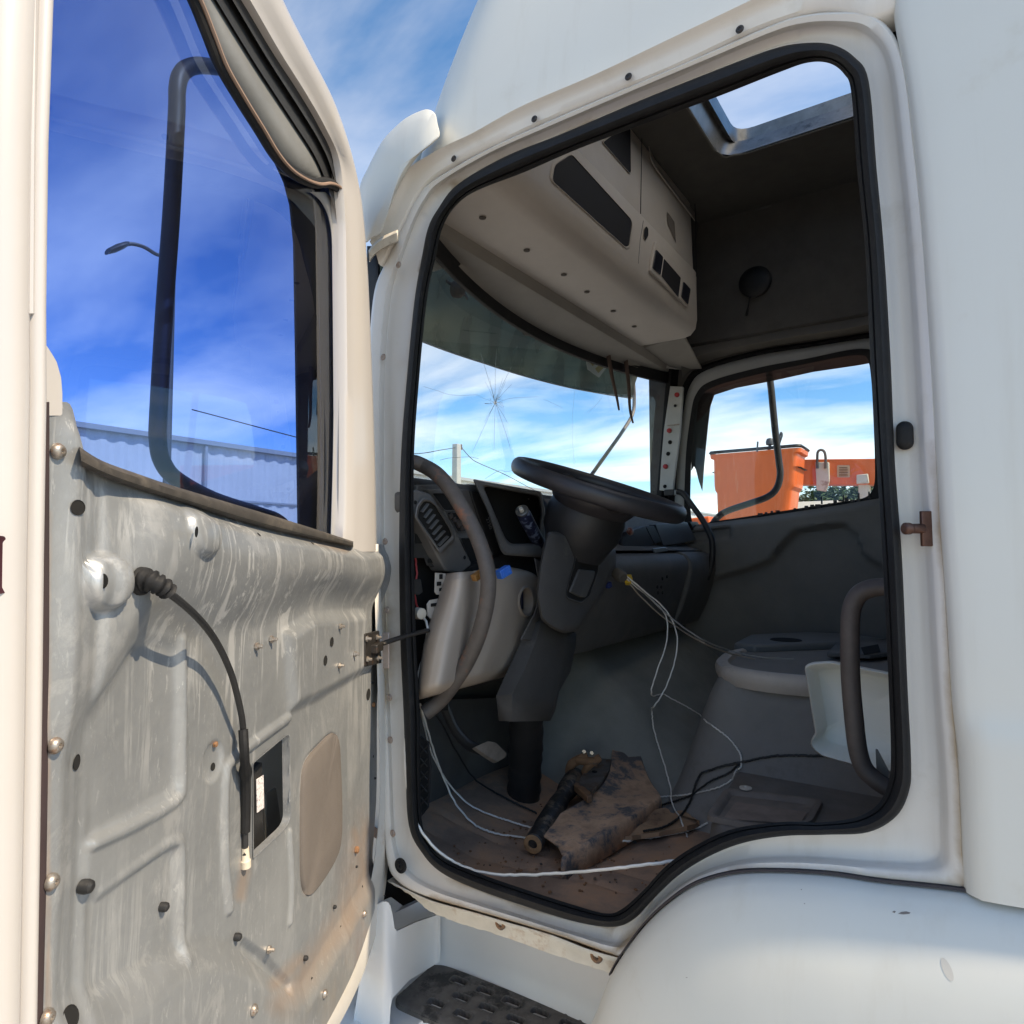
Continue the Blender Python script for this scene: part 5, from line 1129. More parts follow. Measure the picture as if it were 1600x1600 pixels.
for k in range(4):
    b = MB(); b.box(dX(704+k*6, 806+k*6, XS-.004), (.008, rr.uniform(.010, .016), rr.uniform(.012, .02)), np.array(Matrix.Rotation(rr.uniform(0, 1), 3, 'X'))); build('relay_block', b, mat('relay_brown', (.07, .055, .048), .6, var=.3, vscale=60) if 'relay_brown' not in bpy.data.materials else bpy.data.materials['relay_brown'], DS, bevel=.001)
side = [(735,767),(750,768),(768,800),(786,850),(786,866),(776,872),(764,850),(748,808)]
b = MB(); b.slab([dX(*p, XS-.006) for p in side], (.008, 0, 0)); build('cluster_side_panel', b, mat('black_grain', (.022, .022, .023), .55, bump=.4, bscale=400), DS, bevel=.003)
def text(body, loc, ex, ey, size, m_, parent, name):
    """raised lettering as a mesh"""
    cu = bpy.data.curves.new('letters', 'FONT'); cu.body = body; cu.size = size; cu.extrude = .0002; cu.align_x = 'CENTER'; cu.align_y = 'CENTER'
    to = bpy.data.objects.new('letters', cu); COL.objects.link(to); dg = bpy.context.evaluated_depsgraph_get(); me = bpy.data.meshes.new_from_object(to.evaluated_get(dg)); bpy.data.objects.remove(to)
    me.name = name; ex = np.array(ex)/np.linalg.norm(ex); ey = np.array(ey)-ex*np.dot(ex, ey); ey = ey/np.linalg.norm(ey)
    mb = MB(); n_ = np.cross(ex, ey); mb.add([tuple(np.array(loc)+ex*v.co.x+ey*v.co.y+n_*v.co.z) for v in me.vertices], [tuple(p.vertices) for p in me.polygons]); bpy.data.meshes.remove(me)
    return build(name, mb, m_, parent)
tx = dX(764, 818, XS-.0065); a_, c_ = dX(757, 800, XS-.0065), dX(770, 836, XS-.0065); up_ = dX(768, 815, XS-.0065)-dX(758, 819, XS-.0065)
text('2750', tx-np.array([.0005, 0, 0]), c_-a_, up_, .018, mat('chalk_grey', (.30, .30, .31), .8), DS, 'chalk_number')
# instrument cluster housing: deep empty box with a broad frame
XC = 1.02
co = [(738,748),(756,752),(790,758),(846,768),(852,800),(852,872),(787,867),(781,858),(762,800)]
ci_ = [(754,759),(770,761),(800,767),(842,775),(846,800),(840,850),(798,851),(789,842),(771,800)]
po = np.array(spline(co, 5, True)); pi_ = np.array(spline(ci_, 5, True))
po = np.array(rounded([np.array(p, float) for p in co], 5, 5)); pi_ = np.array(rounded([np.array(p, float) for p in ci_], 7, 5))
b = MB(); b.loft([[dX(*p, XC+.09) for p in po], [dX(*p, XC+.006) for p in po], [dX(*(p*.8+q*.2), XC) for p, q in zip(po, pi_)], [dX(*(p*.2+q*.8), XC+.002) for p, q in zip(po, pi_)], [dX(*q, XC+.010) for q in pi_], [dX(*(q*.97+np.mean(pi_, 0)*.03), XC+.085) for q in pi_]], True); build('cluster_frame', b, DASHM, DS, sharp=45)
b = MB(); b.add([tuple(dX(*q, XC+.075)) for q in pi_], [tuple(range(len(pi_)))]); build('cluster_back', b, DARKGAP, DS)
b = MB(); b.slab([dX(*p, XC+.05) for p in ((786,866),(850,870),(850,900),(700,900),(735,885))], (.04, 0, 0)); build('lower_bracket', b, BLACKP, DS, bevel=.003)
b = MB(); b.lathe([(0, .0022), (.002, .0015)], dX(826, 780, XC+.02), (-1, 0, 0), 8); build('pin_screw', b, BOLT, DS)

# lower beige knee panel: moulded rolls, a round vent hole
def coons(L_, R_, n, m_, depth, X):
    l = np.array(spline(L_, 8)); r = np.array(spline(R_, 8)); out = []
    for i in range(n):
        t = i/(n-1); tl, tr_ = np.linspace(0, 1, len(l)), np.linspace(0, 1, len(r)); a = np.array([np.interp(t, tl, l[:, 0]), np.interp(t, tl, l[:, 1])]); c = np.array([np.interp(t, tr_, r[:, 0]), np.interp(t, tr_, r[:, 1])]); row = []
        for j in range(m_):
            s_ = j/(m_-1); p = a*(1-s_)+c*s_; row.append(dX(p[0], p[1], X+depth(s_, t)))
        out.append(row)
    return np.array(out)
def kd(s_, t):
    d = .05-.075*math.sin(math.pi*min(1, s_*.62+.28))**2
    d -= .016*math.exp(-((s_-.20-.02*t)/.09)**2)-.009*math.exp(-((s_-.40)/.06)**2); d += .05*max(0, (.13-s_)/.13)**2+.06*max(0, (t-.90)/.10)**2; d -= .012*math.exp(-((s_-.66)/.10)**2); d += .05*max(0, s_-.86)**1*4*(s_-.86)
    d += .10*max(0, t-.8)**2*4*.3+.05*max(0, .09-t)*6*.4
    return d
KL = [(699,897),(688,930),(676,965),(665,1000),(657,1050),(652,1092)]; KR = [(800,888),(834,898),(845,922),(838,965),(818,1008),(789,1056)]
G = coons(KL, KR, 90, 110, kd, 1.00)
b = MB(); cH = np.array([821., 940.]); keep = np.ones((89, 109), bool)
Gp = proj(G.reshape(-1, 3)).reshape(90, 110, 2)
for i in range(89):
    for j in range(109):
        q = (Gp[i, j]+Gp[i+1, j+1])/2
        if ((q[0]-cH[0])/10.5)**2+((q[1]-cH[1])/20.5)**2 < 1: keep[i, j] = False
b.grid(G, 0, keep); build('knee_panel', b, BEIGE, DS, sharp=60, solid=.003)
def kpt(px, py):
    d = np.hypot(Gp[..., 0]-px, Gp[..., 1]-py); i, j = np.unravel_index(np.argmin(d), d.shape); return dX(px, py, G[i, j, 0])
ring_o = [kpt(cH[0]+14*math.cos(a), cH[1]+25*math.sin(a))+np.array([-.003, 0, 0]) for a in np.linspace(0, 2*math.pi, 29)[:-1]]; ring_m = [kpt(cH[0]+12*math.cos(a), cH[1]+22.5*math.sin(a))+np.array([-.007, 0, 0]) for a in np.linspace(0, 2*math.pi, 29)[:-1]]; ring_i = [kpt(cH[0]+10*math.cos(a), cH[1]+20*math.sin(a))+np.array([-.004, 0, 0]) for a in np.linspace(0, 2*math.pi, 29)[:-1]]
xr = float(np.mean([p[0] for p in ring_i]))
b = MB(); b.loft([ring_o, ring_m, ring_i, [p+np.array([.05, 0, 0]) for p in ring_i]], True); build('hole_collar', b, BEIGE, DS, sharp=60)
b = MB(); b.add([tuple(p+np.array([.045, 0, 0])) for p in ring_i], [tuple(range(len(ring_i)))]); build('hole_back', b, DARKGAP, DS)
b = MB(); b.box(np.mean(ring_i, 0)+np.array([.02, .006, .004]), (.02, .012, .05)); build('hole_clip', b, mat('navy_clip', (.02, .024, .05), .5), DS, bevel=.002)
# left mounting flange with its tabs and slots
fl = [(697,896),(681,895),(680,925),(683,929),(693,930),(692,934),(672,938),(668,944),(669,962),(678,972),(672,986),(684,960),(692,930)]
b = MB(); b.slab([dX(*p, 1.055) for p in fl], (.003, 0, 0)); build('mounting_flange', b, mat('pale_beige_flange', (.55, .49, .43), .55), DS)
for px, py, w, h in ((689,901,.012,.012),(686,912,.016,.010),(691,921,.022,.008),(679,945,.026,.008)):
    b = MB(); b.box(dX(px, py, 1.0535), (.002, w, h)); build('flange_slot', b, DARKGAP, DS, bevel=.0009)
# dark bracketry in the gap by the pillar
GAPM = mat('dark_bracket', (.05, .048, .046), .6, .3, var=.2)
for pts in (((645,830),(668,845),(690,888),(668,884),(664,872),(645,872)),((644,905),(658,905),(661,925),(655,930),(644,927))):
    b = MB(); b.slab([dX(*p, 1.09) for p in pts], (.004, 0, 0)); build('dash_bracket', b, GAPM, DS, bevel=.002)
for px, py, w, h in ((655,842,.026,.022),(675,876,.03,.010)):
    b = MB(); b.box(dX(px, py, 1.088), (.002, w, h)); build('bracket_slot', b, DARKGAP, DS)
b = MB(); b.slab([dX(*p, 1.13) for p in ((636,760),(700,760),(700,1110),(640,1110))], (.004, 0, 0)); build('dash_end_void', b, DARKGAP, DS)
b = MB(); b.lathe([(0, .014), (.02, .013), (.022, .008)], dX(652, 958, 1.07), (-1, .3, 0), 12); build('pale_bush', b, mat('pale_bush', (.5, .45, .38), .5), DS)

# passenger side of the dash: upper console, padded lower body, panels
def fade(y): return 0.02*max(0, -(y+1.2))
b = MB(); sec = [(1.36, .17), (1.13, .17), (1.115, .15), (1.085, .03), (1.02, .005), (1.0, .0), (1.30, -.02)]; sweep_y(sec, [-1.98, -1.5, -1.1, -.74], b, fade); build('passenger_upper_dash', b, DASHM, DS, bevel=.005)
b = MB(); sec = [(1.20, -.01), (1.00, -.012), (.972, -.022), (.955, -.045), (.953, -.075), (.962, -.11), (.985, -.19), (1.02, -.30), (1.05, -.335), (1.30, -.33)]; sweep_y(sec, [-1.62, -1.3, -1.0, -.72], b, fade); build('passenger_lower_dash', b, DASHM, DS, bevel=.008)
b = MB(); sec = [(1.20, -.005), (1.00, -.005), (.965, -.018), (.943, -.05), (.942, -.09), (.955, -.15), (.985, -.24), (1.03, -.33), (1.30, -.33)]; sweep_y(sec, [-1.98, -1.94, -1.66, -1.625], b, fade); build('passenger_end_dash', b, DASHM, DS, bevel=.012, seg=3)
PX = 1.052
for pts, nm, m_ in ((((972,832),(1008,822),(1022,850),(972,862)), 'gauge_panel', mat('ink_panel', (.018, .018, .026), .35)), (((1010,824),(1022,821),(1034,846),(1023,850)), 'dark_vent_panel', BLACKP), (((1024,819),(1074,816),(1088,844),(1037,853)), 'silver_cover', mat('silver_cover', (.13, .14, .155), .38, .4, var=.1)), (((1078,815),(1090,815),(1106,842),(1091,845)), 'end_vent_panel', BLACKP)):
    b = MB(); b.slab([dX(*p, PX+.012*(nm == 'end_vent_panel')) for p in rounded([np.array(p, float) for p in pts], 2, 2)], (.03, 0, 0)); build(nm, b, m_, DS, bevel=.003)
b = MB(); c = dX(982, 831, PX-.004); b.lathe([(0, .012), (.006, .016), (.014, .014), (.018, .006)], c, (-1, .2, .2), 14); build('red_knob', b, mat('worn_red_knob', (.20, .06, .04), .5, var=.3, vscale=80, col2=(.35, .25, .2), fac2=(.5, .6), scale2=60), DS)
b = MB(); b.slab([dX(*p, .945) for p in ((1020,857),(1040,855),(1044,861),(1024,864))], (.006, 0, 0)); build('dash_badge', b, mat('pale_blue_badge', (.32, .38, .42), .35, .5, var=.3, vscale=300), DS, bevel=.0015)
for px, py in ((1035,904),(1042,901),(1027,917),(1033,917),(1028,926),(1035,926)):
    b = MB(); b.lathe([(0, .007), (.002, .006)], dX(px, py, .955), (-1, 0, 0), 10); build('dash_hole', b, DARKGAP, DS)
b = MB(); p5 = [(1058,768),(1068,772),(1080,788),(1096,810),(1108,832),(1113,850),(1112,880),(1104,905)]; b.tube(spline([onY(p[0], p[1], -1.88) for p in p5], 5), .0135, 12); build('passenger_grab_bar', b, BLACKP, DS)
b = MB(); b.box(onY(1047, 770, -1.9), (.05, .03, .03)); build('grab_bar_foot', b, BLACKP, DS, bevel=.004)

# ================================================================ STEERING WHEEL AND COLUMN
SW = onY(934, 764, -.56); ta = math.radians(20)
sn = np.array([-math.sin(ta), 0, math.cos(ta)]); su = np.array([math.cos(ta), 0, math.sin(ta)]); sv = np.array([0, 1., 0])
WHEEL = empty('steering_wheel', tuple(SW), TR); RW = .232
RIMM = mat('black_wheel_skin', (.035, .033, .036), .42, var=.15, vscale=18, bump=.25, bscale=300)
b = MB(); rows = []
for k in range(64):
    a = 2*math.pi*k/64; d = su*math.cos(a)+sv*math.sin(a); c = SW+d*RW
    rows.append([c+d*(0.019*math.cos(q))+sn*(.0235*math.sin(q)) for q in [2*math.pi*j/16 for j in range(16)]])
rows.append(rows[0]); b.loft(rows, True); build('rim', b, RIMM, WHEEL)
b = MB()   # hub pad: wide shallow cushion
rows = []
for h, r_ in ((-.085, .07), (-.07, .095), (-.045, .115), (-.025, .122), (-.010, .118), (-.002, .105), (.003, .07), (.004, .02)):
    rows.append([SW+sn*h+su*(r_*1.0*math.cos(q))+sv*(r_*1.12*math.sin(q)) for q in [2*math.pi*j/32 for j in range(32)]])
b.loft(rows, True, 0, True, True); build('hub_pad', b, RIMM, WHEEL, sharp=50)
b = MB(); b.tube([SW+sn*.001+su*(.092*math.cos(q))+sv*(.108*math.sin(q)) for q in np.linspace(0, 2*math.pi, 33)], .0018, 6); build('hub_seam', b, mat('grey_seam', (.20, .20, .20), .4), WHEEL)
for a in (35, 145, 215, 325):
    a = math.radians(a); d = su*math.cos(a)+sv*math.sin(a); t_v = np.cross(sn, d)
    rows = []
    for r_, w, th, h in ((.09, .042, .016, -.03), (.13, .034, .013, -.026), (.18, .026, .011, -.014), (.224, .030, .013, -.006)):
        c = SW+d*r_+sn*h; rows.append([c+t_v*w*math.cos(q)+sn*th*math.sin(q) for q in [2*math.pi*j/12 for j in range(12)]])
    b = MB(); b.loft(rows, True, 0, True, True); build('spoke', b, RIMM, WHEEL)
COLM = empty('steering_column', tuple(onY(890, 900, -.60)), TR)
b = MB(); rows = []
for h, r_, e in ((-.03, .10, 1.0), (-.08, .112, 1.05), (-.13, .108, 1.08), (-.17, .09, 1.05), (-.20, .08, 1.0)):
    rows.append([SW+sn*h+su*(r_*math.cos(q)+.01)+sv*(r_*e*math.sin(q)) for q in [2*math.pi*j/28 for j in range(28)]])
b.loft(rows, True, 0, True, True); build('upper_shroud', b, BLACKP, COLM, sharp=50)
YC = -.56; CX = mat('column_plastic', (.08, .077, .076), .58, var=.15, vscale=12, bump=.4, bscale=420, col2=(.16, .145, .13), fac2=(.58, .8), scale2=9)
cov = [(856,830),(871,831),(905,842),(935,850),(962,857),(963,885),(957,892),(940,930),(918,962),(903,985),(880,990),(862,982),(845,968),(838,930),(842,890),(848,858)]
def cxp(p, X): return dX(p[0], p[1], X)
pts = rounded([np.array(p, float) for p in cov], 6, 3); cc = np.mean(pts, 0)
b = MB(); b.loft([[cxp(p, .99) for p in pts], [cxp(p, .90) for p in pts], [cxp(cc+(p-cc)*.95, .886) for p in pts], [cxp(cc+(p-cc)*.82, .882) for p in pts], [cxp(cc+(p-cc)*.4, .879) for p in pts]], True, 0, True, True); build('column_cover', b, CX, COLM, sharp=50)
rc_ = rounded([np.array(p, float) for p in ((902,867),(936,870),(934,893),(921,930),(909,941),(886,933),(886,925))], 4, 3); rcc = np.mean(rc_, 0)
b = MB(); b.loft([[cxp(rcc+(p-rcc)*1.07, .881) for p in rc_], [cxp(rcc+(p-rcc)*1.04, .872) for p in rc_], [cxp(p, .873) for p in rc_]], True); b2 = build('tilt_recess_rim', b, CX, COLM, sharp=40)
b = MB(); b.add([tuple(cxp(p, .8735)) for p in rc_], [tuple(range(len(rc_)))]); build('tilt_recess', b, DARKGAP, COLM)
b = MB(); b.slab([cxp(p, .868) for p in rounded([np.array(p, float) for p in ((906,889),(931,892),(928,905),(916,934),(907,933),(891,925))], 3, 3)], (.01, 0, 0)); build('tilt_lever', b, CX, COLM, bevel=.003)
b = MB(); b.lathe([(0, .02), (.02, .026), (.05, .028), (.062, .020), (.066, .008)], dX(858, 856, .98), (-.75, .55, .1), 18); build('ignition_boss', b, mat('worn_boss', (.06, .052, .045), .6, var=.4, vscale=60, col2=(.14, .07, .05), fac2=(.58, .7), scale2=50), COLM)
# left flank piece between knee panel and column, lower shaft cover and boot
fk = [(836,872),(850,880),(846,930),(850,968),(830,1000),(814,1000),(836,958),(846,925)]
b = MB(); b.slab([cxp(p, .97) for p in fk], (.005, 0, 0)); build('column_flank', b, CX, COLM, bevel=.004)
lw_t = [(822,980),(845,970),(880,990),(900,994)]; 
b = MB(); lwp = [[(822,985),(845,968),(880,986),(899,990)],[(812,1012),(838,1000),(880,1005),(898,1010)],[(790,1058),(820,1045),(872,1050),(890,1048)],[(777,1088),(800,1085),(862,1088),(872,1080)],[(781,1126),(800,1127),(858,1126),(866,1110)]]
rows = [[dX(r[0][0], r[0][1], 1.06), dX(*r[0], 1.0), dX(*r[1], .955), dX(*r[2], .955), dX(*r[3], 1.01), dX(r[3][0], r[3][1], 1.08)] for r in lwp]
b.loft(rows, False); build('shaft_cover', b, CX, COLM, sharp=30, solid=.003)
b = MB(); pth = [dX(822, 1090, 1.05), dX(822, 1150, 1.08), dX(820, 1200, 1.12), dX(818, 1256, 1.15)]
pth = spline(pth, 6); b.tube(pth, [.050+.003*math.sin(k*2.6) for k in range(len(pth))], 18); build('column_boot', b, BLACKP, COLM, sharp=70)

# pedal, kick area
PED = empty('clutch_pedal', tuple(dX(745, 1180, 1.1)), TR)
b = MB(); b.tube(spline([dX(690, 1090, 1.20), dX(708, 1135, 1.17), dX(730, 1162, 1.13), dX(752, 1172, 1.09)], 5), .017, 10, 0, True, .55); build('pedal_arm', b, BLACKP, PED)
b = MB(); b.slab([dX(*p, 1.07) for p in rounded([np.array(p, float) for p in ((742,1167),(762,1158),(775,1160),(792,1177),(790,1183),(777,1191),(760,1180))], 3, 3)], (.012, 0, -.006)); build('pedal_pad', b, mat('worn_pedal', (.24, .2, .17), .7, var=.2, vscale=30, bump=.4, bscale=150), PED, bevel=.003)
b = MB(); b.slab([dX(*p, 1.30) for p in ((650,1095),(800,1090),(800,1260),(655,1300))], (.01, 0, 0)); build('footwell_back', b, DARKP, TR)
b = MB(); kk = [(655,1150),(668,1160),(672,1200),(668,1262),(655,1278)]; b.slab([onY(p[0], p[1], -.11) for p in kk], (0, -.006, 0)); build('kick_grille', b, mat('kick_black', (.02, .02, .021), .6), TR)
for k in range(5):
    for q in (((657,1165+k*20),(668,1178+k*20)),((668,1165+k*20),(657,1178+k*20))):
        b = MB(); b.tube([onY(q[0][0], q[0][1], -.106), onY(q[1][0], q[1][1], -.106)], .0016, 5); build('grille_bar', b, GAPM, TR)

# ================================================================ GRAB RAILS
RAILM = mat('worn_grab_rail', (.105, .088, .078), .6, var=.22, vscale=26, col2=(.26, .11, .065), fac2=(.54, .66), scale2=13, bump=.35, bscale=120)
q = [(628,726),(645,722),(662,728),(683,741),(704,765),(724,797),(743,833),(757,872),(763,905),(760,945),(748,992),(730,1033),(708,1068),(686,1096),(664,1114)]
yy = [-.10]*2+[-.12]*11+[-.12, -.10]
b = MB(); b.tube(spline([onY(p[0], p[1], y) for p, y in zip(q, yy)], 5), .0185, 14); build('pillar_grab_rail', b, RAILM, TR)
q = [(1412,916),(1390,917),(1362,919),(1341,930),(1330,955),(1328,1000),(1329,1060),(1334,1120),(1340,1170),(1350,1200),(1370,1220),(1400,1238),(1425,1250)]
b = MB(); b.tube(spline([onY(p[0], p[1], -.20) for p in q], 5), .0155, 14); build('seat_grab_rail', b, mat('grey_brown_rail', (.075, .06, .055), .6, var=.2, vscale=30, col2=(.13, .075, .05), fac2=(.6, .75), scale2=14), TR)
b = MB(); b.slab([onY(p[0], p[1], -.24) for p in ((1368,1171),(1371,1172),(1389,1206),(1387,1216),(1370,1218))], (0, -.005, 0)); build('rail_foot', b, mat('grey_bracket', (.17, .18, .18), .5, .3), TR)

# ================================================================ ENGINE TUNNEL, TRAY, SEAT PLATFORM
EC = empty('engine_cover', (.45, -1.15, rz(-.77)), TR)
# sloping carpet from the bulkhead to the hump
GN = 40; G = np.zeros((GN, GN, 3))
for i, u in enumerate(np.linspace(0, 1, GN)):
    for j, v in enumerate(np.linspace(0, 1, GN)):
        y = -.62-1.36*v; x = 1.36-.80*u; z = -.28-.46*sst(0, 1, np.array(u*.9+.05))-.03*math.sin(v*5)
        side_ = float(sst(-.76, -1.12, np.array(y))); z = -.775*(1-side_)+z*side_
        G[i, j] = (x, y, rz(z))
b = MB(); b.grid(G); build('tunnel_slope', b, GREYCARPET, EC)
GN, GM = 60, 60; G = np.zeros((GN, GM, 3))
for i, x in enumerate(np.linspace(-.55, .82, GN)):
    for j, y in enumerate(np.linspace(-1.95, -.58, GM)):
        d1 = sst(.86, .64, np.array(x+.22*max(0, (-.95-y)*0+(y+1.25))**1.4)); d2 = sst(-.72, -.92, np.array(y)); d3 = sst(-1.95, -1.62, np.array(y))
        z = -.775+.425*float(d1*d2)*(.55+.45*float(d3)); G[i, j] = (x, y, rz(z))
b = MB(); b.grid(G); build('hump', b, mat('grey_hump_mat', (.25, .235, .22), .85, var=.12, vscale=5, bump=.4, bscale=350, col2=(.12, .098, .08), fac2=(.55, .8), scale2=5), EC)
# beige console tray on the hump
TZ = -.345
TRAY = [(1120,1034),(1124,1027),(1140,1017),(1180,1010),(1225,1006),(1315,1002),(1400,1000),(1440,999),(1440,1064),(1388,1063),(1320,1063),(1259,1060),(1187,1053),(1132,1043)]
def tz(p, z): return onZ(p[0], p[1], rz(z))
to_ = spline(TRAY, 5, True); tp_ = [tz(p, TZ) for p in to_]; tc_ = np.mean(tp_, 0)
sc_ = lambda k, z: [np.array([tc_[0]+(p[0]-tc_[0])*k, tc_[1]+(p[1]-tc_[1])*k, rz(z)]) for p in tp_]
b = MB(); b.loft([sc_(.98, TZ-.05), sc_(1.01, TZ-.03), sc_(1.02, TZ-.012), sc_(1.0, TZ), sc_(.93, TZ+.004), sc_(.88, TZ), sc_(.86, TZ-.02), sc_(.5, TZ-.022), sc_(.05, TZ-.022)], True, 0, False, True)
build('console_tray', b, mat('tan_console', (.54, .475, .42), .6, var=.1, vscale=9, col2=(.20, .165, .14), fac2=(.55, .8), scale2=6), EC, sharp=50)
b = MB(); b.slab([tz(p, TZ+.006) for p in ((1292,1026),(1309,1008),(1400,1003),(1420,1022),(1360,1030))], (0, 0, .014)); build('tray_holder', b, GREYP, EC, bevel=.004)
b = MB(); b.slab([tz(p, TZ+.0215) for p in ((1345,1012),(1372,1007),(1376,1019),(1350,1023))], (0, 0, .001)); build('holder_slot', b, DARKGAP, EC)
b = MB(); b.slab([onZ(p[0], p[1], rz(-.325)) for p in ((1146,1004),(1172,991),(1260,987),(1330,990),(1400,1000),(1180,1008))], (0, 0, -.03)); build('far_cover_lid', b, mat('grey_blue_lid', (.17, .175, .175), .6, var=.08), EC, bevel=.01)
b = MB(); c = onZ(1228, 1000, rz(-.3245)); b.lathe([(0, .055), (.002, .053)], c, (0, 0, 1), 24); build('lid_hole', b, DARKGAP, EC)
# seat platform at the right with its shallow recess
PLZ = -.61
pf = [(1161,1187),(1225,1186),(1326,1187),(1420,1190),(1500,1210),(1500,1330),(1279,1330),(1109,1277),(1120,1240)]
pw = [np.array([p[0], p[1], rz(PLZ)]) for p in rounded([onZ(p[0], p[1], rz(PLZ)) for p in ((1163,1187),(1330,1186),(1600,1190),(1600,1420),(1250,1420),(1112,1277))], .03, 4)]
pcen = np.mean(pw, 0)
b = MB(); sc2 = lambda k, z: [np.array([pcen[0]+(p[0]-pcen[0])*k, pcen[1]+(p[1]-pcen[1])*k, rz(z)]) for p in pw]
b.loft([sc2(1.08, -.78), sc2(1.015, PLZ-.02), sc2(1.0, PLZ-.004), sc2(.985, PLZ), sc2(.3, PLZ)], True, 0, False, True); PLAT = build('seat_platform', b, mat('black_brown_platform', (.17, .158, .15), .75, var=.2, vscale=8, col2=(.16, .13, .11), fac2=(.52, .75), scale2=6, bump=.4, bscale=250), TR, sharp=50)
rec = rounded([onZ(p[0], p[1], rz(PLZ)) for p in ((1139,1241),(1279,1258),(1262,1290),(1200,1300),(1112,1282))], .02, 4); rcn = np.mean(rec, 0)
sc3 = lambda k, z: [np.array([rcn[0]+(p[0]-rcn[0])*k, rcn[1]+(p[1]-rcn[1])*k, rz(z)]) for p in rec]
b = MB(); b.loft([sc3(1.12, PLZ+.001), sc3(1.10, PLZ+.012), sc3(1.03, PLZ+.014), sc3(.95, PLZ+.010), sc3(.90, PLZ+.002), sc3(.3, PLZ+.002)], True, 0, False, True); build('floor_recess', b, mat('recess_brown_mat', (.20, .17, .15), .7, var=.25, vscale=10), PLAT, sharp=50)
b = MB(); b.slab([onZ(p[0], p[1], rz(PLZ+.004)) for p in rounded([np.array(p, float) for p in ((1150,1254),(1262,1270),(1250,1288),(1130,1280))], 4, 3)], (0, 0, .002)); build('recess_bottom', b, mat('dusty_recess', (.26, .205, .175), .8, var=.3, vscale=14), PLAT)
b = MB(); c = onZ(1165, 1232, rz(PLZ+.016)); b.lathe([(0, .015), (.003, .015), (.004, .012), (.004, .006), (.001, .005)], c, (0, 0, 1), 20); build('white_washer', b, mat('cream_washer', (.62, .58, .52), .5), PLAT)
b = MB(); c = onZ(1206, 1165, rz(-.52)); b.lathe([(0, .018), (.003, .017)], onX(1206, 1166, .55), (-.7, .5, .5), 16); build('hump_hole', b, DARKGAP, EC)
# inner wheel arch under the doorway at the right, out of sight below the lip
b = MB(); b.box(P3(-.1, -.20, -.70), (.72, .14, .12)); build('inner_arch', b, DARKP, TR, bevel=.03)
# ================================================================ LOOSE THINGS LYING IN THE CAB
FZ = rz(-.765)
# torn-off trim channel, rust dusted
OUTL = [(959,1167),(978,1171),(1000,1167),(1003,1182),(1010,1204),(1020,1224),(1033,1242),(1027,1250),(990,1276),(928,1311),(903,1324),(877,1340),(868,1326),(845,1309),(823,1296),(846,1288),(880,1268),(915,1248),(938,1230),(950,1212),(955,1195)]
o2 = spline(OUTL, 4, True)
def trim_z(p):
    d = (p[0]-p[1]*.25-560)/140.; return rz(-.715)+.05*sst(1240, 1170, np.array(p[1]))+.012*math.sin(d*3)
M_TRIM = mat('rust_dusted_trim', (.58, .355, .23), .85, var=.35, vscale=22, col2=(.13, .12, .12), fac2=(.48, .60), scale2=11, bump=.5, bscale=140)
top_ = [onZ(p[0], p[1], trim_z(p)) for p in o2]
cen = np.mean(top_, 0)
b = MB(); k_ = len(top_); dn_ = lambda p, h, q=0: p+np.array([0, 0, h])+(cen-p)*np.array([q, q, 0])
vv, ff = fill_holed([dn_(p, 0, .03) for p in top_], []) if False else (None, None)
ordr = [top_[i % k_] for i in range(56, 44+k_+1)]   # the near end of the channel stays open
b.loft([[dn_(p, -.060, -.01) for p in ordr], [dn_(p, -.012) for p in ordr], [dn_(p, -.003, .012) for p in ordr], [dn_(p, .001, .04) for p in ordr]], False)
b.add([tuple(dn_(p, .001, .04)) for p in top_], [tuple(range(k_))])
t = build('trim_channel', b, M_TRIM, None, sharp=50, solid=-.004); tag(t, 'boot-shaped trim piece coated in rusty dust lying on the cab floor', 'trim piece')
# steering shaft with clamp
SH = empty('steering_shaft', tuple(onZ(865, 1268, FZ))); tag(SH, 'rusty black shaft with a clamp lying beside the dusty trim piece', 'steering shaft')
A0, A1 = onZ(833, 1318, rz(-.735)), onZ(900, 1212, rz(-.70)); ax = (A1-A0)/np.linalg.norm(A1-A0); Ls = float(np.linalg.norm(A1-A0))
M_SHAFT = mat('greasy_shaft', (.06, .055, .053), .5, .5, var=.5, vscale=40, col2=(.24, .19, .15), fac2=(.52, .62), scale2=22, bump=.4, bscale=120)
b = MB(); b.lathe([(0, .020), (.004, .024), (Ls*.18, .024), (Ls*.2, .0265), (Ls*.55, .0265), (Ls*.57, .024), (Ls*.72, .024), (Ls*.75, .030), (Ls*.98, .030), (Ls, .024)], A0, ax, 20); build('shaft_tube', b, M_SHAFT, SH, sharp=40)
b = MB(); b.lathe([(-.004, .024), (-.006, .020), (-.006, .0125), (.02, .0115)], A0, ax, 18, cap0=False); build('splined_end', b, mat('rusty_spline', (.36, .2, .1), .8, var=.3, vscale=60), SH, sharp=30)
q1 = onZ(905, 1196, rz(-.66)); q2 = onZ(928, 1182, rz(-.63))
b = MB(); 
for s_ in (-1, 1):
    sv_ = np.cross(ax, [0, 0, 1]); sv_ /= np.linalg.norm(sv_)
    pts = spline([A1+sv_*s_*.022-ax*.01, q1+sv_*s_*.026, q2+sv_*s_*.020], 4); yk = MB(); yk.tube(pts, [.012]*4+[.014]*4+[.012], 8, 0, True, .6); build('yoke_arm', yk, RUST, SH)
b.lathe([(-.035, .011), (-.03, .013), (.03, .013), (.035, .011)], (q1+q2)/2, sv_, 14); build('cross_pin', b, RUST, SH)
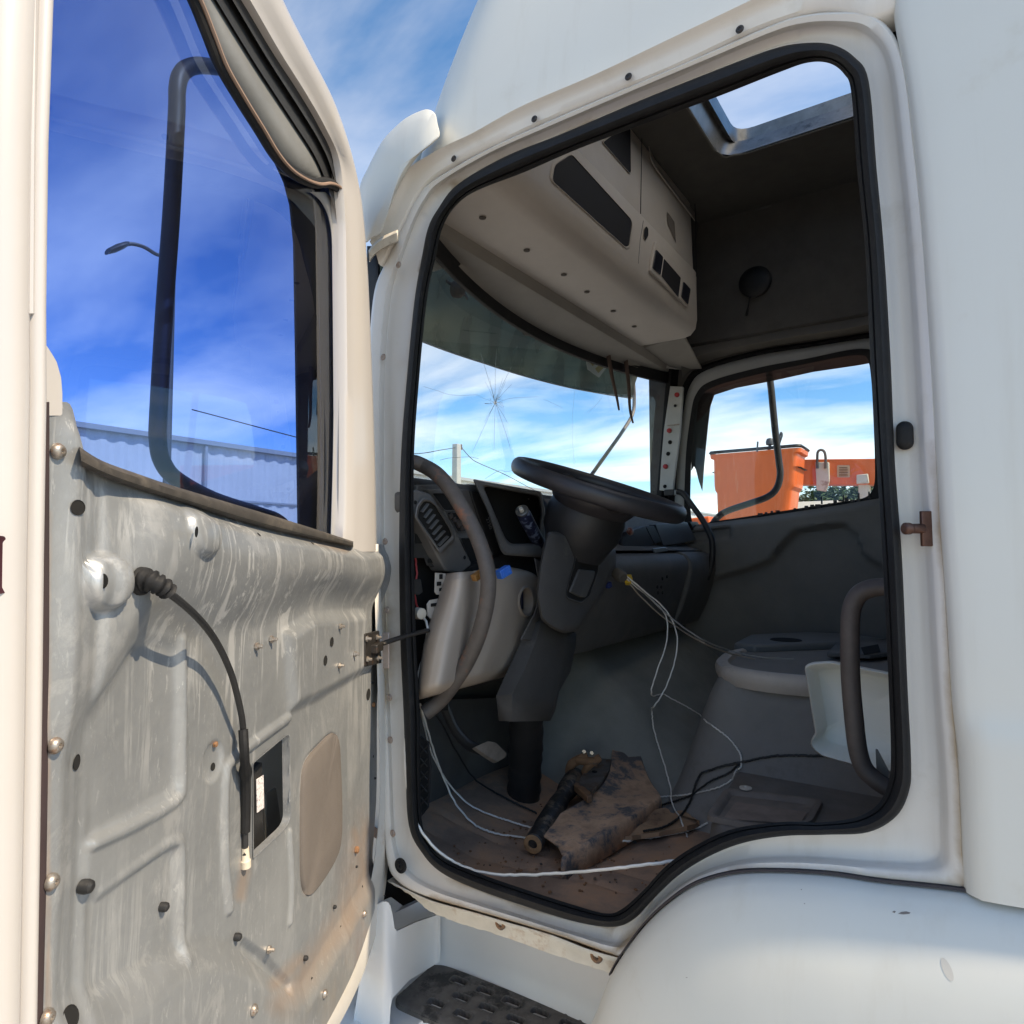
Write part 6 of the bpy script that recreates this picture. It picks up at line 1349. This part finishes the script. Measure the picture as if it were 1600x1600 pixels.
for p in ((912,1176),(924,1178)):
    b = MB(); b.lathe([(0, .007), (.006, .006)], onZ(p[0], p[1], rz(-.62)), (-.5, .5, .7), 10); build('shiny_bolt', b, mat('bright_bolt', (.7, .68, .62), .25, .8) if 'bright_bolt' not in bpy.data.materials else bpy.data.materials['bright_bolt'], SH)
CL = [onZ(p[0], p[1], rz(-.68)) for p in ((907,1214),(940,1172),(957,1182),(955,1200),(925,1238),(903,1222))]
b = MB(); b.slab(CL, (0, 0, -.012)); build('clamp_plate', b, mat('grey_clamp', (.17, .155, .145), .6, .4, var=.3, vscale=30, col2=(.16, .085, .04), fac2=(.5, .65), scale2=20), SH, bevel=.003)
b = MB(); b.slab([onZ(p[0], p[1], rz(-.678)) for p in ((900,1218),(922,1236),(926,1242),(918,1244),(897,1226))], (0, 0, -.02)); build('clamp_lip', b, RUST, SH, bevel=.003)
b = MB(); b.lathe([(0, .009), (.002, .008)], onZ(929, 1206, rz(-.679)), (0, 0, 1), 14); build('clamp_hole', b, DARKGAP, SH)
# torn brown board
bd = [(938,1312),(955,1296),(985,1272),(1010,1268),(1040,1262),(1050,1272),(1060,1266),(1076,1270),(1083,1279),(1093,1284),(1060,1294),(1015,1302),(975,1307)]
b = MB(); b.slab([onZ(p[0], p[1], rz(-.742)+.006*math.sin(i*2)) for i, p in enumerate(spline(bd, 3, True))], (0, 0, -.012)); t = build('torn_board', b, mat('torn_brown_board', (.42, .26, .16), .9, var=.3, vscale=18, col2=(.10, .06, .045), fac2=(.5, .7), scale2=9), None); tag(t, 'flat torn scrap of brown board under the wires beside the trim piece', 'board scrap')
# crumbs of rust and soil on the mat
b = MB(); rr = random.Random(21)
for _ in range(260):
    p = onZ(rr.gauss(860, 130), rr.gauss(1315, 45), rz(-.762)); s_ = rr.uniform(.002, .006); b.box(p, (s_, s_*rr.uniform(.5, 1.5), s_*.6), np.array(Matrix.Rotation(rr.uniform(0, 3), 3, 'Z')))
t = build('rust_crumbs', b, RUST); tag(t, kind='stuff')
# loose white moulded panel leaning behind the grab rail
WPt = [(1259,1041),(1270,1036),(1300,1034),(1345,1043),(1400,1054),(1440,1060),(1440,1212),(1388,1203),(1356,1201),(1326,1191),(1300,1184),(1284,1179),(1273,1170),(1268,1162),(1271,1153),(1276,1146)]
YP = -.50; w_ = [onY(p[0], p[1], YP) for p in rounded([np.array(p, float) for p in WPt], 5, 2)]; wc = np.mean(w_, 0)
in_ = lambda k, dy_: [np.array([wc[0]+(p[0]-wc[0])*k, p[1]+dy_, wc[2]+(p[2]-wc[2])*k]) for p in w_]
b = MB(); b.loft([in_(1.0, .0), in_(.985, .004), in_(.95, -.004), in_(.86, -.055), in_(.80, -.062), in_(.3, -.064)], True, 0, False, True)
t = build('loose_moulding', b, mat('stained_white_moulding', (.82, .82, .76), .45, var=.04, vscale=8, col2=(.50, .44, .30), fac2=(.62, .84), scale2=7), None, sharp=60, solid=.003); tag(t, 'loose white moulded panel leaning behind the rear grab rail', 'panel')
# spray can stuck in the empty instrument housing
SC0, SC1 = dX(846, 856, 1.04), dX(815, 797, 1.0); sa = (SC1-SC0)/np.linalg.norm(SC1-SC0); sl = float(np.linalg.norm(SC1-SC0))
CAN = empty('spray_can', tuple(SC0)); tag(CAN, 'dark blue aerosol can with a pale nozzle stuck in the empty instrument housing', 'spray can')
b = MB(); b.lathe([(0, .017), (.003, .0195), (sl-.022, .0195), (sl-.016, .0185), (sl-.008, .0165)], SC0, sa, 24)
cm = mat('navy_can_print', (.016, .020, .05), .35, var=.2, vscale=30, col2=(.16, .20, .30), fac2=(.53, .57), scale2=55, detail2=2); build('can_body', b, cm, CAN, sharp=50)
b = MB(); b.lathe([(sl-.010, .0165), (sl-.004, .0185), (sl-.001, .0185), (sl, .016), (sl-.003, .013), (sl-.003, .005)], SC0, sa, 24); build('can_rim', b, mat('tin_rim', (.22, .22, .21), .35, .7), CAN)
b = MB(); b.lathe([(sl-.003, .0065), (sl+.006, .0065), (sl+.008, .0045)], SC0, sa, 16); build('nozzle', b, mat('cream_nozzle', (.55, .53, .48), .5), CAN)
# plugs and wires
def connector(name, px, py, X, size, col, lab, cat, rot=.4, nslot=2):
    c = dX(px, py, X); R_ = np.array(Matrix.Rotation(rot, 3, 'X') @ Matrix.Rotation(rot*.6, 3, 'Z'))
    e = empty(name, tuple(c)); tag(e, lab, cat)
    b = MB(); b.box(c, size, R_); m_ = mat(name+'_plastic', col, .45, var=.1, vscale=60); build('plug_body', b, m_, e, bevel=.002)
    for k in range(nslot):
        b = MB(); b.box(c+R_[0]*(-size[0]*.5-.001)+R_[1]*((k+.5)/nslot-.5)*size[1]*.8, (.003, size[1]*.24, size[2]*.55), R_); build('plug_rib', b, m_, e, bevel=.0008)
    return e, c
BLUE, cB = connector('blue_connector', 787, 894, .925, (.02, .036, .022), (.02, .16, .62), 'bright blue wiring plug hanging at the top of the beige knee panel', 'connector')
OCH, cO = connector('ochre_connector', 747, 899, .945, (.02, .030, .016), (.32, .16, .05), 'ochre wiring plug behind the front grab rail', 'connector', .5, 1)
YEL, cY = connector('yellow_connector', 982, 906, .90, (.02, .020, .030), (.72, .46, .04), 'small yellow wiring plug hanging from the steering column', 'connector', -.5)
NAV, cN = connector('navy_connector', 951, 914, .93, (.015, .018, .018), (.02, .04, .16), 'tiny navy wiring plug just under the column shroud', 'connector', .3, 1)
b = MB(); b.lathe([(0, .018), (.03, .020), (.04, .014)], dX(963, 895, .93), (-.6, .3, -.3), 14); t = build('wire_knob', b, mat('grey_knob', (.12, .105, .09), .6, var=.2), TR)
def wire(name, pts, r, m_, lab, sub=6):
    q_ = spline(pts, sub); wr = random.Random(len(lab)); q_ = [p+np.array([wr.gauss(0, .0005) for _ in range(3)]) for p in q_]; q_ = spline(q_, 2)
    b = MB(); b.tube(q_, r*.92, 6); t = build(name, b, m_); tag(t, lab, 'wire'); return t
COP = mat('brown_wire', (.22, .09, .04), .5, var=.3, vscale=60); BLK = mat('black_wire', (.016, .016, .016), .5); GRW = mat('grey_wire', (.34, .32, .29), .5, var=.1); REDW = mat('red_wire', (.45, .03, .035), .5)
def F(px, py, h=0.0): return onF(px, py, .006+h)
from mathutils.bvhtree import BVHTree
_v, _f = [], []
for nm in ('floor_mat', 'tunnel_slope', 'hump', 'seat_platform', 'console_tray', 'torn_board', 'floor_recess'):
    o_b = bpy.data.objects[nm]; base_ = len(_v); _v += [v.co+ORG[nm] for v in o_b.data.vertices]; _f += [tuple(i+base_ for i in p.vertices) for p in o_b.data.polygons]
BVH = BVHTree.FromPolygons(_v, _f)
def onS(px, py, h=0.004):
    """resting point on the floor, tunnel, hump or platform"""
    r = ray(px, py); hit = BVH.ray_cast(Vector([float(c) for c in CAM]), Vector([float(c) for c in r]).normalized())
    if hit[0] is None: return onF(px, py, h)
    p = np.array(hit[0]); n_ = np.array(hit[1]); n_ = n_ if np.dot(n_, r) < 0 else -n_
    return p+n_*h
def lay(pts, n=4):
    q = spline([np.array(p if len(p) == 3 else (*p, 0.), float) for p in pts], n); return [onS(p[0], p[1], .007)+np.array([0, 0, max(0, p[2])]) for p in q]
wire('white_wire', [onY(650, 955, -.10), onY(664, 968, -.10), onY(668, 985, -.09), onY(664, 1012, -.085), onY(655, 1050, -.075), onY(645, 1085, -.06), onY(637, 1125, -.03), onY(633, 1180, -.02), onY(637, 1235, -.02), onY(648, 1280, -.02), onY(672, 1317, -.025), onY(700, 1341, -.04), onY(735, 1358, -.05), onY(775, 1366, -.06), onY(820, 1367, -.07), onY(880, 1364, -.08), onY(950, 1358, -.07), onY(1000, 1352, -.08), onY(1040, 1347, -.10), onY(1085, 1340, -.16)], .0032, WIREW, 'long white wire running down the pillar and along the door sill')
wire('white_wire', [onY(656, 1100, -.13), onY(668, 1140, -.2), onY(680, 1180, -.27), onY(697, 1225, -.33), onY(716, 1262, -.36)]+lay([(742,1292),(770,1305),(820,1313),(850,1316)]), .0028, WIREW, 'pale wire curving from the pillar foot to the end of the rusty shaft')
wire('white_wire', [onY(657, 1102, -.13), onY(662, 1130, -.2), onY(676, 1180, -.30), onY(702, 1225, -.40), onY(735, 1258, -.43)]+lay([(775,1280),(822,1295),(850,1300)]), .0026, WIREW, 'inner pale wire from the pillar foot passing behind the rusty shaft')
wire('grey_wire', [onY(664, 1098, -.14), onY(690, 1130, -.3), onY(712, 1172, -.42), onY(740, 1215, -.50)]+lay([(770,1240),(800,1256),(838,1274)]), .0030, BLK, 'dark wire sagging from the pillar foot past the clutch pedal')
wire('white_wire', lay([(900,1313),(925,1313),(970,1312),(1018,1313),(1045,1308),(1075,1302),(1107,1287)]), .0028, WIREW, 'pale wire lying between the torn board and the seat platform')
wire('grey_wire', [dX(978, 900, .90), dX(1010, 930, .85), dX(1048, 965, .78), onZ(1095, 998, rz(-.26)), onZ(1140, 1016, rz(-.325)), onZ(1185, 1026, rz(-.335)), onZ(1240, 1030, rz(-.34))], .0024, GRW, 'upper grey wire strung from the yellow plug to the console tray')
wire('grey_wire', [dX(980, 908, .90), dX(1014, 945, .84), dX(1055, 978, .77), onZ(1100, 1005, rz(-.26)), onZ(1145, 1022, rz(-.325)), onZ(1180, 1030, rz(-.338))], .0024, mat('tan_wire', (.30, .24, .18), .5), 'tan lower wire strung from the yellow plug to the console tray')
wire('white_wire', [dX(976, 898, .90), dX(1005, 922, .85), dX(1042, 955, .80), dX(1058, 995, .76), dX(1052, 1042, .76), dX(1034, 1086, .78), dX(1020, 1105, .80)]+lay([(1017,1132,.05),(1022,1160,.03),(1040,1215,.02),(1056,1265),(1074,1311)]), .0024, WIREW, 'pale wire looping from the yellow plug straight down to the floor')
wire('white_wire', [dX(978, 904, .90), dX(1012, 932, .85), dX(1040, 962, .80), dX(1041, 1005, .78), dX(1026, 1050, .78), dX(1018, 1085, .79)]+lay([(1034,1104,.04),(1080,1120,.02),(1125,1142),(1150,1166),(1159,1185),(1155,1206),(1130,1228),(1085,1241),(1045,1247),(1005,1250)]), .0024, WIREW, 'pale wire looping from the yellow plug across the engine tunnel')
wire('black_wire', lay([(1330,1178),(1280,1181),(1215,1181),(1165,1190),(1115,1203),(1095,1225,.02),(1080,1255),(1060,1282),(1035,1297),(1005,1303)]), .0034, BLK, 'black wire crossing the torn board and the seat platform')
wire('black_wire', lay([(1160,1190),(1140,1208),(1110,1228,.01),(1080,1245),(1045,1258),(1015,1266)]), .0030, BLK, 'short black branch wire beside the seat platform')
wire('red_wire', [onY(646, 850, -.11), onY(649, 870, -.12), onY(651, 895, -.12), onY(648, 925, -.11), onY(653, 950, -.12), onY(662, 968, -.13)], .0026, REDW, 'red wire in the gap beside the front pillar')
# ================================================================ OUTSIDE: shed, pole, lift truck, trees
# long corrugated shed ahead of the truck
XW = 19.5
WALLM = mat('shed_sheet_white', (.62, .63, .62), .55, var=.06, vscale=.7, col2=(.45, .42, .38), fac2=(.6, .85), scale2=.5)
SHED = empty('warehouse', (XW, -15, 0)); tag(SHED, 'long white corrugated metal shed across the yard ahead of the truck', 'warehouse')
YA, YB = 26.0, -62.0; HS = 5.15
n = int((YA-YB)/.125); prof = []
for k in range(n):
    y = YA-(YA-YB)*k/n; ph = k % 4; prof.append((XW+(0, .0, .05, .05)[ph], y))
b = MB(); b.loft([[(x, y, 0) for x, y in prof], [(x, y, HS) for x, y in prof]], False); build('wall', b, WALLM, SHED, sharp=20, weld=False)
b = MB(); b.slab([(XW-.10, YA, HS), (XW+9, YA, HS+1.3), (XW+9, YA, HS+1.36), (XW-.10, YA, HS+.07)], (0, YB-YA, 0)); build('roof', b, mat('shed_roof', (.50, .52, .53), .5, .2, var=.08), SHED)
b = MB(); b.box((XW-.12, (YA+YB)/2, HS-.01), (.14, YA-YB, .14)); build('gutter', b, mat('grey_gutter', (.33, .36, .38), .5), SHED)
for y in (-10.5, -14.5, -26, -38, 4, 9):
    b = MB(); b.lathe([(0, .06), (HS-.1, .06)], (XW-.09, y, 0), (0, 0, 1), 10); build('downpipe', b, bpy.data.materials['grey_gutter'], SHED)
b = MB(); b.box((XW-.02, (YA+YB)/2, 3.4), (.07, YA-YB, .06)); build('wall_rail', b, bpy.data.materials['grey_gutter'], SHED)
# power pole with its lines
PX0 = onX(713, 800, 15.5); PT = onX(713, 694, 15.5)
POLE = empty('utility_pole', (float(PX0[0]), float(PX0[1]), 0)); tag(POLE, 'square concrete power pole rising above the shed roof, seen through the windshield', 'utility pole')
b = MB(); w = .115; rows = [[(PX0[0]+sx*w*k, PX0[1]+sy*w*k, z) for sx, sy in ((-1, -1), (1, -1), (1, 1), (-1, 1))] for z, k in ((0, 1.3), (PT[2], 1.0))]; b.loft(rows, True, 0, True, True); build('post', b, mat('pole_concrete', (.40, .40, .39), .85, var=.12, vscale=3), POLE, bevel=.01)
b = MB(); b.lathe([(0, .05), (.08, .06), (.1, .04), (.16, .05), (.2, .03)], PT+np.array([-.05, -.22, -.18]), (0, 0, 1), 10); build('insulator', b, mat('brown_insulator', (.09, .05, .035), .4), POLE)
b = MB(); b.box(PT+np.array([0, -.12, -.12]), (.08, .35, .08)); build('arm', b, bpy.data.materials['pole_concrete'], POLE)
LINEM = mat('cable_black', (.03, .03, .03), .6)
def pline(pts, r, lab, sag=0):
    b = MB(); b.tube(spline(pts, 8), r, 5); t = build('power_line', b, LINEM); tag(t, lab, 'power line'); return t
e = PT+np.array([0, -.1, -.15])
pline([PT+np.array([0, .1, -.15]), onX(690, 703, 15.2), onX(648, 709, 15), onX(560, 706, 14.5), onX(300, 640, 14)], .014, 'thin power line leaving the pole towards the left')
pline([PT+np.array([0, -.2, -.02]), onX(735, 715, 15.7), onX(749, 724, 16), onX(790, 742, 17), onX(835, 766, 18), onX(900, 800, 19)], .016, 'power line with splices dropping from the pole to the right')
pline([onX(688, 719, 15.4), onX(700, 716, 15.5), PX0*[1, 1, 0]+[-.12, 0, onX(713, 715, 15.5)[2]], onX(735, 714, 15.6), onX(748, 717, 16)], .008, 'short loose service wire wrapped round the pole')
pline([onX(758, 748, 16.5), onX(780, 735, 16.5), onX(790, 737, 16.5), onX(806, 734, 16.5)], .007, 'hooked loose wire end beyond the dash')
# street lamp seen through the open door's glass
LX = 11.0; LB, LT = onX(262, 700, LX), onX(262, 398, LX)
LAMP = empty('street_lamp', (float(LB[0]), float(LB[1]), 0)); tag(LAMP, 'grey street lamp with a bent arm, seen through the open door glass', 'street lamp')
LM = mat('lamp_grey', (.10, .105, .11), .5, .4)
b = MB(); b.lathe([(0, .075), (LT[2]-.2, .045), (LT[2], .04)], (LB[0], LB[1], 0), (0, 0, 1), 10); build('lamp_post', b, LM, LAMP)
b = MB(); b.tube(spline([LT, onX(246, 398, LX), onX(225, 386, LX), onX(205, 381, LX), onX(192, 384, LX)], 5), .032, 8); build('lamp_arm', b, LM, LAMP)
h0, h1 = onX(200, 381, LX), onX(168, 393, LX); b = MB(); d = (h1-h0); rows = []
for t_, w_, hh in ((0, .05, .04), (.2, .10, .06), (.6, .14, .07), (1, .10, .05)):
    c = h0+d*t_; rows.append([c+np.array([w_*math.cos(q), 0, hh*math.sin(q)]) for q in np.linspace(0, 2*math.pi, 13)[:-1]])
b.loft(rows, True, 0, True, True); build('lamp_head', b, LM, LAMP)

# aerial lift truck beyond the passenger window: bucket, boom, post
ORANGE = mat('safety_orange', (.80, .135, .018), .5, var=.08, vscale=3, col2=(.72, .30, .15), fac2=(.58, .8), scale2=6, stretch=(4, 4, .5), coat=.15)
YO = -8.2
def o_(px, py, Y=YO): return onY(px, py, Y)
LIFT = empty('bucket_lift', (float(o_(1180, 800)[0]), YO-.5, 0)); tag(LIFT, 'orange aerial work bucket on a boom standing outside the passenger window', 'aerial lift')
def bucket_row(py, xl, xr, z=None, k=1.0):
    a, c = o_(xl, py), o_(xr, py); w_ = c[0]-a[0]; dpt = .62*k; zz_ = (a[2]+c[2])/2
    return rounded([np.array([a[0], YO, zz_]), np.array([c[0], YO, zz_]), np.array([c[0]-0*.02, YO-dpt, zz_]), np.array([a[0], YO-dpt, zz_])], .09, 4)
rows = [bucket_row(705, 1107, 1251), bucket_row(711, 1108, 1250), bucket_row(713, 1113, 1245), bucket_row(755, 1114, 1242), bucket_row(763, 1115, 1241), bucket_row(768, 1118, 1236), bucket_row(830, 1120, 1228), bucket_row(870, 1122, 1220)]
b = MB(); b.loft(rows, True, 0, False, True); build('bucket', b, ORANGE, LIFT, sharp=30)
b = MB(); r0_ = [p+np.array([0, 0, .004]) for p in rows[0]]; c = np.mean(r0_, 0); b.loft([[p+np.array([0, 0, .045]) for p in r0_], [c+(p-c)*1.03+np.array([0, 0, .02]) for p in r0_], r0_], True); build('rim_edge', b, BLACKP, LIFT)
b = MB(); b.add([tuple(c+(p-c)*.97+np.array([0, 0, -.25])) for p in r0_], [tuple(range(len(r0_)))]); build('bucket_floor', b, DARKGAP, LIFT)
YBm = YO-.85
b = MB(); bm_ = [(1225,718),(1420,716),(1420,757),(1225,757)]; b.slab([o_(p[0], p[1], YBm) for p in bm_], (0, -.3, 0)); build('boom', b, ORANGE, LIFT, bevel=.01)
PALE = mat('cream_rusty_paint', (.60, .56, .46), .6, var=.1, vscale=4, col2=(.28, .14, .07), fac2=(.55, .72), scale2=5)
b = MB(); b.slab([o_(p[0], p[1], YBm+.06) for p in ((1274,722),(1295,722),(1296,752),(1290,768),(1276,766),(1275,750))], (0, -.06, 0)); build('hinge_block', b, PALE, LIFT, bevel=.008)
b = MB(); b.tube(spline([o_(p[0], p[1], YBm+.08) for p in ((1277,732),(1277,715),(1278,706),(1283,703),(1288,706),(1290,715),(1290,732))], 4), .018, 8); build('hose_hoop', b, mat('hoop_rust', (.10, .08, .07), .7), LIFT)
b = MB(); b.slab([o_(p[0], p[1], YBm+.01) for p in rounded([np.array(p, float) for p in ((1308,727),(1328,727),(1328,746),(1308,746))], 2, 2)], (0, .006, 0)); pl_ = build('data_plate', b, mat('plate_tan', (.55, .36, .22), .6), LIFT)
rr = random.Random(5)
for k in range(6):
    yy_ = 730+k*2.6
    b = MB(); b.slab([o_(p[0], p[1], YBm+.018) for p in ((1311,yy_),(1311+rr.uniform(9, 14),yy_),(1311+14,yy_+1.1),(1311,yy_+1.1))], (0, .002, 0)); build('plate_line', b, mat('plate_ink', (.16, .06, .03), .7) if 'plate_ink' not in bpy.data.materials else bpy.data.materials['plate_ink'], pl_)
b = MB(); b.slab([o_(p[0], p[1], YBm+.08) for p in ((1338,742),(1356,740),(1358,755),(1338,756))], (0, -.05, 0)); build('white_cap', b, PALE, LIFT, bevel=.01)
b = MB(); b.slab([o_(p[0], p[1], YBm-.02) for p in ((1341,756),(1358,755),(1358,900),(1341,900))], (0, -.2, 0)); build('boom_post', b, PALE, LIFT, bevel=.01)
b = MB(); b.slab([o_(p[0], p[1], YBm-.5) for p in ((1060,812),(1108,806),(1112,840),(1060,850))], (0, -.6, 0)); build('turret_cover', b, ORANGE, LIFT, bevel=.03)
b = MB(); b.tube([o_(1183, 706), o_(1184, 690)], .012, 6); build('aerial_rod', b, LM, LIFT)
b = MB(); p0, p1 = o_(1201, 706, YO-.1), o_(1203, 696, YO-.1); b.tube([p0, p1], .02, 8); b2 = MB(); b2.lathe([(0, .02), (.01, .05), (.05, .055), (.09, .04), (.10, .015)], p1, (0, 0, 1), 12); build('beacon_post', b, LM, LIFT); build('beacon', b2, LM, LIFT)
b = MB(); b.tube(spline([o_(1216, 706), o_(1217, 690), o_(1220, 676), o_(1222, 680), o_(1219, 690), o_(1216, 700)], 4), .012, 6); build('valve_loop', b, LM, LIFT)
b = MB(); b.box((float(o_(1200, 900)[0])-1.2, YBm-1.2, .9), (5.2, 2.2, .5)); build('chassis', b, mat('chassis_grey', (.10, .10, .10), .7), LIFT, bevel=.03)
for k in (-2.6, .4):
    b = MB(); b.lathe([(0, .3), (.04, .48), (.26, .48), (.3, .3)], (float(o_(1200, 900)[0])+k, YBm-.25, .48), (0, -1, 0), 20); build('wheel', b, RUBBER, LIFT, sharp=40)

# trees beyond: trunk with limbs, crown of many leaf faces in clumps
LEAF = [mat('leaf_dark', (.030, .060, .020), .6), mat('leaf_mid', (.055, .100, .030), .6), mat('leaf_light', (.095, .145, .05), .6)]
BARK = mat('bark', (.10, .075, .055), .9, var=.3)
def tree(x, y, h, r, lab, seed):
    rr = random.Random(seed); e = empty('tree', (x, y, 0)); tag(e, lab, 'tree')
    tk = MB(); tk.tube(spline([(x, y, 0), (x+.1, y, h*.3), (x-.05, y+.1, h*.6)], 4), list(np.linspace(.22, .09, 9)), 8)
    for k in range(6):
        a = rr.uniform(0, 6.28); q = (x+math.cos(a)*r*.6, y+math.sin(a)*r*.6, h*rr.uniform(.6, .9)); tk.tube([(x, y, h*.35), ((x+q[0])/2, (y+q[1])/2, h*.6), q], [.09, .06, .02], 6)
    build('trunk', tk, BARK, e)
    cr_ = MB(); cl = [(rr.gauss(0, .5), rr.gauss(0, .5), rr.gauss(0, .4)) for _ in range(46)]
    for c in cl:
        m_ = math.sqrt(sum(t*t for t in c)); 
        if m_ > 1: c = tuple(t/m_ for t in c)
        cc_ = np.array([x+c[0]*r, y+c[1]*r, h*.68+c[2]*h*.34]); tone = rr.choice((0, 0, 1, 1, 2))
        for _ in range(110):
            p = cc_+np.array([rr.gauss(0, .26), rr.gauss(0, .26), rr.gauss(0, .22)])*r*.5; a, t_ = rr.uniform(0, 6.28), rr.uniform(-.9, .9); s_ = rr.uniform(.06, .13)
            u_ = np.array([math.cos(a), math.sin(a), t_])*s_; v_ = np.array([-math.sin(a)*.5, math.cos(a)*.5, rr.uniform(-.4, .4)])*s_
            cr_.add([p-u_, p+v_, p+u_, p-v_], [(0, 1, 2, 3)], tone if rr.random() < .8 else 1)
    me = bpy.data.meshes.new('crown'); org = np.array([x, y, h*.68]); me.from_pydata([tuple(np.array(v)-org) for v in cr_.v], [], cr_.f)
    for m_ in LEAF: me.materials.append(m_)
    for p, i in zip(me.polygons, cr_.m): p.material_index = i
    o = bpy.data.objects.new('crown', me); link(o, e, tuple(org))
YT = -24.0
for i, (px, top, r, lab) in enumerate(((1268,757,1.5,'dark round tree under the orange boom, next to the bucket'),(1300,752,1.7,'taller bushy tree under the middle of the orange boom'),(1332,754,1.6,'leafy tree half hidden by the cream boom post'))):
    p = onY(px, top, YT-i*1.5); tree(float(p[0]), float(p[1]), float(p[2])*1.0, r, lab, 30+i)
b = MB(); b.box((float(o_(1270, 795, -14.)[0]), -14.5, .95), (3.4, 1.0, 1.9+.0)); 
HUT = empty('low_shed', (float(o_(1270, 795, -14.)[0]), -14.5, 0)); tag(HUT, 'low pale roof just visible under the trees through the passenger window', 'shed')
hz_ = float(o_(1270, 786, -14.)[2]); hx = float(o_(1275, 790, -14.)[0])
b = MB(); b.box((hx, -14.5, hz_/2-.1), (2.6, 1.0, hz_-.2)); build('wall', b, mat('hut_cream', (.52, .47, .38), .8, var=.1), HUT)
b = MB(); b.slab([(hx-1.5, -13.8, hz_-.12), (hx+1.5, -13.8, hz_-.12), (hx+1.5, -15.2, hz_+.12), (hx-1.5, -15.2, hz_+.12)], (0, 0, -.06)); build('roof', b, mat('hut_roof', (.55, .50, .42), .8, var=.1), HUT)
# ================================================================ ground
GM_ = mat('yard_ground', (.43, .40, .36), .9, var=.2, vscale=1.2, col2=(.34, .29, .24), fac2=(.45, .7), scale2=.6, bump=.4, bscale=40)
b = MB(); b.add([(-900, -900, 0), (900, -900, 0), (900, 900, 0), (-900, 900, 0)], [(0, 1, 2, 3)]); g = build('ground', b, GM_); tag(g, kind='structure')
